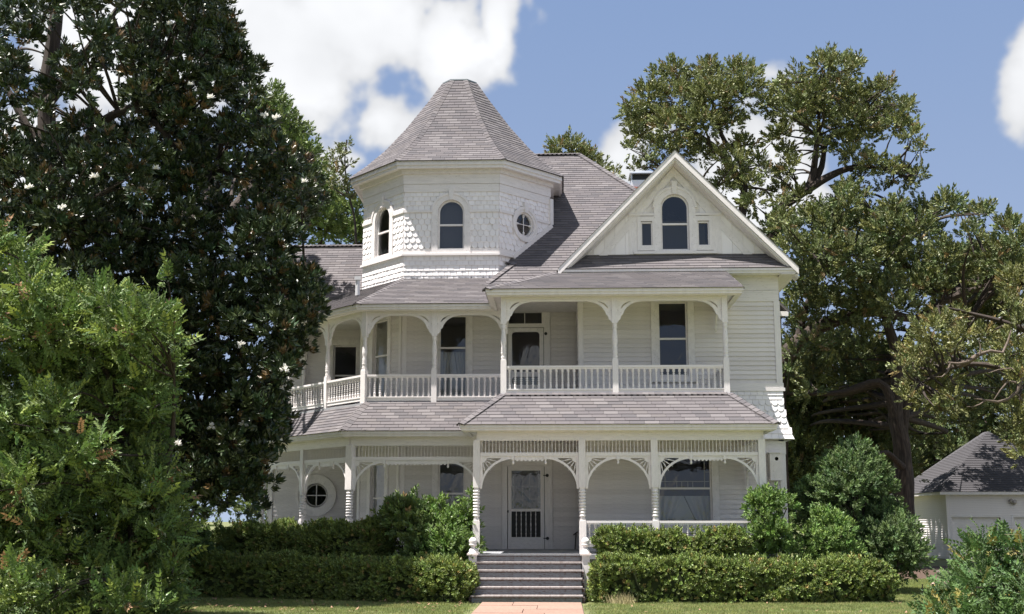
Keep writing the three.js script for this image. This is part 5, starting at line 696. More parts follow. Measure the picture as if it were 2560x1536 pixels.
mag:[[-8.41,14.34,-26.28,0.34],[-8.01,13.55,-24.77,0.37],[-11.63,17.46,-33.08,0.33],[-9.36,14.53,-26.76,0.29],[-8.92,13.14,-23.92,0.35],[-9.01,13.39,-24.46,0.36],[-10.28,14.33,-26.01,0.34],[-9.3,13.07,-23.26,0.31],[-11.47,13.75,-24.77,0.25],[-11.61,13.93,-25.07,0.35],[-10.18,17.45,-33.37,0.31],[-7.87,13.29,-24.93,0.3],[-8.17,13.65,-25.96,0.33],[-8.78,13.91,-26.35,0.34],[-8.83,13.87,-26.24,0.31],[-12.76,16.91,-32.28,0.38],[-8.98,12.37,-23.07,0.31],[-11.15,14.09,-26.68,0.38],[-11.02,13.87,-26.28,0.37],[-12.09,14,-26.54,0.32],[-11.52,13.44,-25.01,0.29],[-7.41,12.91,-24.8,0.23],[-10.47,16.69,-33.46,0.42],[-8.31,14,-26.96,0.27],[-9.17,13.76,-26.96,0.39],[-8.42,12.95,-25.14,0.36],[-8.76,12.8,-24.76,0.29],[-9.2,13.26,-25.44,0.38],[-11.35,13.64,-26.25,0.29],[-10.67,12.83,-24.48,0.34],[-12.72,13.89,-27.34,0.32],[-11.34,12.76,-24.47,0.37],[-14.38,15.12,-29.48,0.37],[-12.14,12.89,-24.91,0.34],[-10.03,16.46,-34.5,0.37],[-9.74,15.94,-32.66,0.46],[-7.51,12.43,-25.09,0.28],[-8.49,13.1,-26.5,0.31],[-8.15,12.56,-25.06,0.37],[-9.05,12.95,-25.59,0.28],[-9,12.99,-25.65,0.32],[-10.73,14.24,-29.11,0.31],[-9.84,13.22,-26.48,0.36],[-11.33,13.61,-27.25,0.32],[-9.57,11.6,-23.07,0.34],[-12.58,12.47,-24.7,0.38],[-13.11,13.23,-26.13,0.28],[-7.41,12.31,-25.92,0.21],[-7.67,12.47,-26.16,0.4],[-9.64,15.62,-32.9,0.46],[-10.68,16.02,-33.88,0.46],[-8.55,12.94,-26.7,0.34],[-11.4,16.07,-34.13,0.35],[-10.98,15.44,-32.47,0.35],[-9.76,12.7,-26.62,0.34],[-9.24,12.28,-25.04,0.34],[-12.14,14.85,-31.36,0.48],[-10.12,12.84,-26.49,0.31],[-9.63,11.9,-23.98,0.26],[-9.48,11.44,-23.23,0.33],[-14.85,15.04,-31.31,0.37],[-11.64,12.19,-24.56,0.29],[-7.32,12.11,-25.96,0.29],[-9.75,15.13,-32.89,0.37],[-7.68,12.22,-26.34,0.3],[-8.02,12.04,-25.24,0.31],[-7.99,11.95,-24.98,0.38],[-9.26,12.54,-26.55,0.4],[-9.39,12.58,-26.99,0.35],[-9.14,11.63,-24.78,0.38],[-9.45,11.84,-25.47,0.37],[-11.02,12.65,-27.59,0.36],[-10.46,12.38,-26.19,0.29],[-14.3,14.77,-32.34,0.44],[-10.68,11.46,-24.29,0.26],[-15.17,14.22,-31.01,0.39],[-11.74,11.42,-24.19,0.26],[-14.51,13.37,-28.8,0.36],[-13.19,12.38,-26.15,0.41],[-8.66,14.43,-32.41,0.34],[-9.4,14.9,-34,0.43],[-7.32,11.88,-25.96,0.34],[-9.89,14.55,-32.66,0.5],[-7.75,11.36,-25.37,0.3],[-8.22,11.22,-24.72,0.29],[-8.22,11.29,-24.71,0.32],[-9.38,12,-26.3,0.33],[-8.85,11.33,-24.98,0.34],[-10.59,12.68,-28.26,0.38],[-9.75,11.7,-25.79,0.3],[-11.54,12.13,-27.35,0.35],[-10.99,11.95,-25.92,0.38],[-14.75,13.6,-30.14,0.47],[-12.81,11.86,-26.17,0.32],[-13.64,12.01,-26.41,0.38],[-12.95,11.65,-25.12,0.36],[-6.63,10.79,-24.69,0.24],[-7.19,11.43,-25.91,0.33],[-7.21,11.28,-26.08,0.31],[-8.06,11.8,-26.65,0.36],[-7.47,11.12,-24.98,0.38],[-8.26,11.16,-25.64,0.33],[-10.81,14.19,-33.36,0.44],[-11.59,14.06,-32.98,0.43],[-8.81,11.27,-25.62,0.39],[-8.53,10.2,-23.02,0.28],[-9.69,11.44,-26.42,0.31],[-9.84,10.53,-23.23,0.36],[-10.98,11.54,-25.95,0.34],[-12.95,12.86,-29.26,0.47],[-11.35,11.2,-25.52,0.38],[-14.87,13.21,-30.38,0.39],[-12.14,11.07,-25.03,0.33],[-6.79,10.72,-25.75,0.27],[-9.98,13.88,-33.75,0.37],[-7.71,11.17,-26.16,0.33],[-8.28,10.61,-25.51,0.29],[-8.01,10.5,-24.84,0.37],[-9.16,11.05,-26.06,0.37],[-8.83,10.69,-25.1,0.29],[-11.16,12.34,-29.93,0.4],[-9.51,10.91,-25.45,0.32],[-14.31,12.87,-30.98,0.44],[-10.95,10.13,-23.9,0.26],[-12.42,10.54,-24.66,0.28],[-13.64,11.19,-26.72,0.34],[-6.44,10.44,-25.54,0.21],[-6.57,10.15,-25.15,0.31],[-6.96,10.79,-26.79,0.3],[-7.52,10.47,-25.8,0.3],[-7.29,10.08,-25.28,0.3],[-8.22,10.53,-26.34,0.27],[-8.03,10.15,-25.42,0.36],[-8.3,10.25,-24.81,0.36],[-8.95,10.84,-26.52,0.31],[-11.07,12.08,-31.01,0.47],[-9.28,10.57,-26.05,0.33],[-11.18,11.79,-29.97,0.31],[-10.23,10.71,-26.97,0.31],[-12.69,12.38,-31.91,0.45],[-9.4,9.51,-23.5,0.27],[-10.73,10.4,-25.61,0.38],[-11.34,10.84,-26.97,0.38],[-13.78,11.07,-27.62,0.44],[-13.32,10.77,-26.57,0.28],[-8.2,12.65,-34.03,0.28],[-6.25,9.76,-24.88,0.27],[-6.29,9.76,-25.17,0.28],[-7.29,10.34,-26.31,0.32],[-7.03,9.91,-25.32,0.32],[-7.97,10.55,-26.97,0.43],[-9.9,12.43,-33.25,0.35],[-10.38,12.27,-33.05,0.46],[-8.41,10.16,-26.67,0.27],[-10.9,11.98,-32.38,0.36],[-9.05,10.32,-26.56,0.4],[-9.04,9.64,-24.64,0.28],[-8.8,9.43,-24.37,0.36],[-10.96,10.68,-27.89,0.31],[-10.57,10.4,-26.83,0.38],[-13.62,12.03,-32.28,0.41],[-11.32,10.39,-27.2,0.41],[-11.71,10.32,-26.42,0.35],[-11.16,9.78,-25.4,0.36],[-13.2,11.04,-28.42,0.38],[-12.47,10.25,-26.96,0.32],[-11.84,9.45,-24.19,0.38],[-13.31,10.6,-27.17,0.38],[-5.95,9.76,-26.18,0.28],[-6.02,9.44,-25.41,0.31],[-6.25,9.46,-26.05,0.28],[-7.05,9.84,-26.77,0.35],[-6.69,9.45,-25.63,0.27],[-6.94,9.19,-24.93,0.33],[-9.13,11.73,-32.87,0.35],[-10.43,12.24,-34.27,0.5],[-7.72,9.4,-25.57,0.29],[-10.65,11.97,-33.25,0.52],[-8.07,9.5,-25.17,0.35],[-12.03,12.17,-34.5,0.47],[-8.61,9.37,-24.78,0.35],[-10.09,10.11,-27.08,0.29],[-8.68,8.97,-23.6,0.26],[-12.32,11.18,-31.35,0.48],[-9.38,8.96,-23.58,0.37],[-10.15,9.24,-24.3,0.36],[-9.78,8.93,-23.61,0.33],[-12.52,10.71,-28.9,0.44],[-11.11,9.56,-25.82,0.29],[-13.19,10.67,-29.17,0.37],[-11.67,9.66,-25.82,0.26],[-11.28,8.93,-23.78,0.24],[-12.39,9.83,-26.26,0.31],[-12.21,9.17,-24.43,0.39],[-12.18,9.22,-24.69,0.38],[-7.08,11.14,-32.51,0.36],[-7.66,11.28,-33.38,0.46],[-5.87,9.25,-26.19,0.31],[-6.65,9.11,-26.16,0.28],[-6.49,9.25,-25.64,0.3],[-9.07,11.09,-33.28,0.52],[-7.1,9.42,-26.57,0.36],[-10.13,11.74,-34.44,0.44],[-7.87,9.49,-26.61,0.31],[-8.03,8.83,-24.93,0.35],[-8.48,9.51,-26.81,0.4],[-8.36,9.01,-24.9,0.34],[-11.16,11.32,-33.04,0.41],[-10.26,10.08,-28.72,0.3],[-9,8.95,-24.98,0.34],[-8.85,8.73,-23.71,0.32],[-9.25,8.93,-24.43,0.35],[-12.55,10.64,-31.36,0.46],[-10.02,9.02,-25.3,0.33],[-11.31,9.61,-26.93,0.32],[-10.12,8.77,-24.12,0.35],[-10.6,8.55,-23.57,0.3],[-10.56,8.5,-23.35,0.25],[-12.02,9.25,-25.61,0.31],[-11.65,8.93,-24.39,0.26],[-13.82,9.65,-27.95,0.37],[-12.91,9.2,-26.08,0.28],[-7.25,10.93,-34.02,0.38],[-7.39,11.04,-33.5,0.4],[-5.62,8.83,-25.45,0.32],[-8.08,10.66,-32.33,0.44],[-6.49,8.89,-26.44,0.3],[-6.8,8.59,-25.63,0.28],[-8.81,10.64,-32.63,0.38],[-9.78,10.61,-33.17,0.42],[-9.88,11.1,-33.74,0.5],[-8.59,9.29,-26.94,0.29],[-8.21,8.57,-25.23,0.27],[-11.11,10.95,-32.88,0.5],[-11.26,10.87,-32.95,0.34],[-11.44,10.51,-31.75,0.32],[-8.48,8.23,-23.25,0.25],[-12.09,10.13,-31.02,0.44],[-9.68,8.57,-24.94,0.27],[-12.03,9.62,-29.33,0.33],[-10.02,8.4,-23.99,0.28],[-13.97,10.54,-32.17,0.42],[-11.09,8.73,-25.68,0.26],[-12.45,9.14,-27.48,0.39],[-11.19,8.46,-24.36,0.3],[-14.06,9.83,-28.87,0.36],[-11.47,8.11,-23.68,0.24],[-13.85,9.34,-27.18,0.33],[-13.65,9.03,-27.08,0.41],[-7.26,10.48,-33.28,0.29],[-7.49,10.4,-33.38,0.45],[-7.72,10.34,-33.69,0.48],[-6.49,8.22,-25.49,0.34],[-8.44,10.31,-33.46,0.48],[-9.08,10.13,-33.33,0.44],[-6.79,8.03,-25.03,0.32],[-7.76,8.57,-26.08,0.39],[-7.95,8.59,-26.75,0.32],[-7.95,8.06,-24.61,0.35],[-11.08,10.52,-34.24,0.48],[-9.02,8.41,-26.09,0.26],[-8.72,8.33,-25.28,0.29],[-11.7,10.07,-31.88,0.44],[-9.32,8.29,-25.29,0.37],[-11,9.14,-28.44,0.35],[-9.79,8.32,-25.36,0.35],[-11.2,8.54,-27.13,0.42],[-9.85,8,-24.06,0.29],[-10.95,8.31,-25.49,0.31],[-10.13,7.73,-23.35,0.34],[-12.81,9.04,-28.25,0.42],[-10.69,7.83,-23.61,0.3],[-12.76,8.77,-26.53,0.38],[-11.81,8.04,-24.77,0.33],[-14.96,9.69,-30.1,0.31],[-13.54,8.92,-27.12,0.39],[-6.06,8.06,-26.55,0.27],[-5.9,7.64,-24.41,0.37],[-6.42,8.21,-26.68,0.43],[-6.31,7.59,-24.3,0.32],[-6.64,7.8,-25.85,0.39],[-7.48,8.12,-26.55,0.35],[-6.97,7.85,-25.07,0.31],[-8.16,8.15,-26.56,0.32],[-7.87,8.01,-25.79,0.3],[-8.24,7.77,-25.04,0.32],[-8.81,8.28,-26.54,0.33],[-8.91,7.74,-25.03,0.28],[-9.06,7.9,-25.3,0.36],[-10.06,8.22,-26.29,0.41],[-9.32,7.58,-24.5,0.38],[-10.02,7.64,-24.78,0.27],[-9.81,7.58,-24.36,0.29],[-11.12,7.94,-26.27,0.41],[-10.36,7.8,-24.46,0.39],[-11.68,8.04,-26.07,0.35],[-11.4,7.77,-25.5,0.36],[-11.09,7.58,-23.91,0.37],[-11.33,7.82,-24.6,0.32],[-12.29,7.92,-25.03,0.33],[-11.84,7.44,-24.2,0.36],[-12.05,7.49,-23.99,0.29],[-13.09,7.88,-25.77,0.33],[-6.3,7.62,-26.51,0.25],[-6.31,7.31,-25.03,0.32],[-6.16,7.33,-24.89,0.27],[-6.99,7.65,-26.24,0.29],[-6.62,7.29,-24.25,0.31],[-7.59,7.4,-25.31,0.33],[-7.5,7.47,-25.2,0.33],[-8.31,7.62,-26.34,0.3],[-8.49,7.58,-26.66,0.42],[-9,7.65,-26.06,0.38],[-8.8,7.32,-25.6,0.34],[-9.35,7.49,-26.05,0.35],[-9.3,7.72,-26.01,0.35],[-9.36,7.22,-24.42,0.29],[-10.31,7.75,-26.67,0.42],[-10.05,7.32,-24.65,0.35],[-10.61,7.42,-26.15,0.3],[-5.37,6.86,-25.31,0.26],[-5.74,7.01,-26.14,0.36],[-5.56,6.66,-24.69,0.3],[-6.4,7.01,-26.32,0.39],[-6,6.78,-24.37,0.36],[-6.53,6.73,-24.26,0.29],[-7.14,7.27,-26.38,0.42],[-7.88,7.14,-26.15,0.33],[-7.43,6.76,-24.78,0.35],[-7.85,6.85,-24.06,0.36],[-7.89,6.66,-24.36,0.29],[-8.97,6.87,-25.33,0.26],[-8.82,7.01,-25.01,0.32],[-9.39,6.99,-24.97,0.29],[-9.43,7.15,-25.46,0.36],[-9.74,6.64,-24.4,0.27],[-10.33,7,-26.07,0.4],[-9.99,6.83,-24.02,0.31],[-11.13,7.3,-26.25,0.35],[-5.41,6.67,-26,0.23],[-5.42,6.42,-25.26,0.31],[-5.79,6.62,-26.49,0.36],[-5.97,6.43,-24.93,0.31],[-5.97,6.72,-25.31,0.31],[-6.62,6.4,-25.14,0.32],[-6.58,6.56,-24.6,0.25],[-7.7,6.93,-26.3,0.36],[-7.25,6.35,-24.61,0.34],[-7.97,6.51,-25.52,0.41],[-8,6.58,-25.63,0.4],[-8.34,6.6,-25.09,0.38],[-8.52,6.49,-25.26,0.39],[-9.43,6.65,-26.55,0.31],[-9.19,6.87,-26.18,0.31],[-9.94,6.84,-26.4,0.31],[-9.66,6.73,-25.95,0.29],[-9.92,6.36,-24.52,0.29],[-10.06,6.64,-25.14,0.35],[-10.66,6.67,-25.22,0.3],[-11.26,6.9,-26.58,0.4],[-5.51,6.34,-26.5,0.25],[-5.37,6,-24.44,0.26],[-5.38,6.17,-24.93,0.35],[-6.25,6.34,-25.74,0.32],[-5.94,5.96,-24.26,0.32],[-7.02,6.29,-25.75,0.27],[-6.77,6.1,-24.83,0.33],[-7.23,6.01,-24.49,0.37],[-7.31,6.13,-25.3,0.39],[-7.67,5.96,-24.24,0.26],[-8.23,6.21,-25.93,0.27],[-8.79,6.18,-26.07,0.28],[-8.8,6.17,-25.69,0.36],[-9.04,6.32,-24.94,0.27],[-9.15,6.08,-25.15,0.37],[-9.5,6.14,-24.94,0.3],[-9.21,5.98,-24.48,0.28],[-9.88,6.12,-24.52,0.25],[-10.03,6.2,-24.94,0.36],[-10.99,6.26,-26.07,0.4],[-11.08,6.33,-25.78,0.41],[-5.21,5.83,-24.72,0.23],[-5.67,5.91,-25.91,0.29],[-5.85,6.04,-26.15,0.37],[-5.76,5.47,-23.98,0.35],[-6.09,5.89,-24.69,0.26],[-6.78,5.89,-24.94,0.29],[-6.56,5.71,-23.92,0.28],[-7.22,5.83,-24.45,0.31],[-7.05,5.57,-24.52,0.31],[-7.82,5.67,-24.4,0.26],[-8.38,5.82,-26.11,0.3],[-8.15,5.66,-23.95,0.3],[-8.44,5.78,-24.34,0.26],[-9.7,6.08,-26.67,0.4],[-8.95,5.73,-24.21,0.32],[-9.95,5.95,-25.34,0.35],[-9.99,6.03,-25.63,0.27],[-10.24,5.83,-25.06,0.35],[-10.13,5.78,-24.67,0.25],[-5.41,5.48,-24.88,0.25],[-5.74,5.21,-25.02,0.26],[-5.75,5.41,-25.6,0.38],[-6.61,5.75,-26.44,0.42],[-6.63,5.46,-26.03,0.41],[-6.81,5.41,-24.13,0.28],[-7.33,5.7,-26.41,0.42],[-7.64,5.29,-25.27,0.27],[-8.12,5.51,-26.69,0.4],[-8.3,5.55,-25.04,0.37],[-8.58,5.43,-25.89,0.32],[-8.52,5.26,-24.43,0.31],[-8.72,5.45,-25.5,0.27],[-8.99,5.48,-24.66,0.37],[-9.57,5.48,-25.85,0.38],[-10.61,5.57,-26.68,0.28],[-9.98,5.39,-25.24,0.32],[-10.24,5.23,-24.65,0.36],[-11.08,5.66,-26.61,0.37],[-5.77,5.16,-25.46,0.26],[-6.11,4.97,-25.79,0.27],[-5.63,4.75,-24.09,0.35],[-6.91,5.26,-26,0.32],[-6.25,4.83,-24.12,0.29],[-7.2,5.13,-25.21,0.27],[-7.3,5.25,-25.67,0.34],[-7.85,4.92,-25.19,0.39],[-7.52,4.98,-23.99,0.25],[-8.67,5.29,-25.97,0.37],[-8.31,4.93,-24.78,0.35],[-9.6,5.35,-26.62,0.38],[-8.88,5,-24.9,0.34],[-10.26,5.3,-26.52,0.28],[-9.99,5.17,-26.38,0.34],[-10.61,5.25,-26.2,0.28],[-10.34,4.96,-25.45,0.37],[-11.35,5.14,-26.61,0.4],[-10.65,5.14,-24.82,0.29],[-5.74,4.82,-25.06,0.25],[-5.69,4.54,-23.95,0.29],[-6.26,5,-26.52,0.27],[-6.51,4.74,-24.68,0.27],[-6.76,4.62,-25.24,0.27],[-7.1,4.74,-24.56,0.28],[-7.35,4.65,-25.68,0.36],[-7.52,4.64,-24.36,0.28],[-7.83,4.88,-25.41,0.36],[-8.61,4.98,-26.05,0.33],[-8.3,4.9,-25.39,0.4],[-8.62,4.6,-25.12,0.38],[-8.41,4.7,-24.06,0.32],[-9.79,4.89,-26.47,0.31],[-9.94,4.99,-26.49,0.34],[-10.5,4.99,-26.36,0.42],[-9.99,4.71,-24.87,0.33],[-10.99,4.78,-26.04,0.34],[-10.28,4.53,-24.45,0.38],[-6.19,4.53,-26.06,0.25],[-6.66,4.55,-26.6,0.34],[-6.22,4.22,-25.07,0.39],[-6.9,4.23,-26.05,0.34],[-6.4,4.06,-23.92,0.33],[-7.15,4.39,-25.42,0.29],[-7.44,4.4,-25.74,0.36],[-8.18,4.47,-26.7,0.36],[-7.58,4.38,-24.71,0.27],[-8.69,4.28,-26.32,0.35],[-8.61,4.41,-26.04,0.29],[-8.68,4.35,-24.85,0.38],[-8.94,4.48,-25.56,0.26],[-9.53,4.41,-25.89,0.41],[-8.99,4.22,-24.32,0.36],[-9.62,4.14,-24.86,0.34],[-10.12,4.39,-26.16,0.27],[-10.67,4.39,-25.98,0.3],[-10.83,4.46,-26.49,0.38],[-5.97,3.86,-25.37,0.25],[-5.96,3.82,-24.02,0.35],[-6.32,3.83,-26.12,0.33],[-6.77,4.07,-25.69,0.36],[-7.04,4.1,-26.1,0.3],[-7.51,3.98,-26.48,0.36],[-7.17,3.87,-24.73,0.31],[-7.9,3.9,-26.25,0.32],[-7.55,3.72,-24.9,0.34],[-8.32,3.92,-25.86,0.3],[-7.94,3.98,-24.25,0.33],[-9.12,4.08,-25.94,0.27],[-9.32,3.96,-26.69,0.3],[-9.79,4.13,-26.38,0.41],[-9.48,3.92,-25.24,0.3],[-10.54,3.97,-26.47,0.29],[-10.21,4.03,-25.96,0.38],[-10.16,3.93,-24.1,0.32],[-10.75,3.84,-25.62,0.37],[-6.16,3.53,-26.16,0.27],[-6.48,3.78,-26.44,0.37],[-6.13,3.64,-25.07,0.27],[-6.79,3.49,-25.21,0.36],[-6.83,3.58,-25.89,0.36],[-7.59,3.73,-25.83,0.36],[-7.11,3.37,-24.54,0.37],[-8.28,3.58,-25.82,0.37],[-8.49,3.52,-26.56,0.35],[-8.97,3.63,-26.15,0.28],[-8.43,3.67,-24.69,0.33],[-9.13,3.68,-25.35,0.29],[-9.12,3.63,-25.36,0.36],[-9.32,3.51,-24.09,0.33],[-9.83,3.48,-25.92,0.27],[-10.14,3.48,-24.97,0.29],[-10.29,3.73,-25.48,0.27],[-5.86,3.34,-24.55,0.19],[-6.34,3.35,-25.21,0.38],[-6.43,3.35,-25.51,0.31],[-7.07,3.15,-25.97,0.38],[-6.66,3.18,-24.02,0.33],[-7.81,3.45,-26.34,0.29],[-7.78,3.29,-25.75,0.3],[-8.01,3.11,-24.31,0.29],[-8.49,3.18,-26.17,0.33],[-8.51,3.06,-24.56,0.34],[-8.57,3.24,-24.32,0.36],[-9.57,3.13,-25.64,0.27],[-9.21,3.32,-24.92,0.38],[-9.47,3.07,-23.93,0.34],[-9.84,3.35,-24.86,0.31],[-10.2,3.09,-24.4,0.29],[-11.02,3.25,-26.31,0.41],[-6.14,2.82,-25.17,0.23],[-6.21,2.96,-24.26,0.27],[-6.5,3.04,-25.78,0.26],[-6.72,2.92,-24.62,0.28],[-6.52,2.74,-24.03,0.28],[-7.18,2.87,-24.65,0.29],[-7.38,2.92,-25.06,0.38],[-6.53,2.51,-26.35,0.29],[-6.45,2.48,-24.69,0.31],[-6.37,2.4,-24.49,0.3],[-6.87,2.52,-24.23,0.39],[-6.86,2.53,-24.1,0.27],[-7.71,2.62,-25.17,0.33],[-7.3,2.57,-23.9,0.32],[-6.74,1.98,-26.63,0.25],[-6.65,2.22,-25.27,0.39],[-6.42,2.17,-24.45,0.31],[-7.25,2.26,-25.26,0.32],[-7.05,2.17,-24.69,0.36],[-7.71,2.07,-25.01,0.39],[-7.48,2.16,-24.6,0.35]],
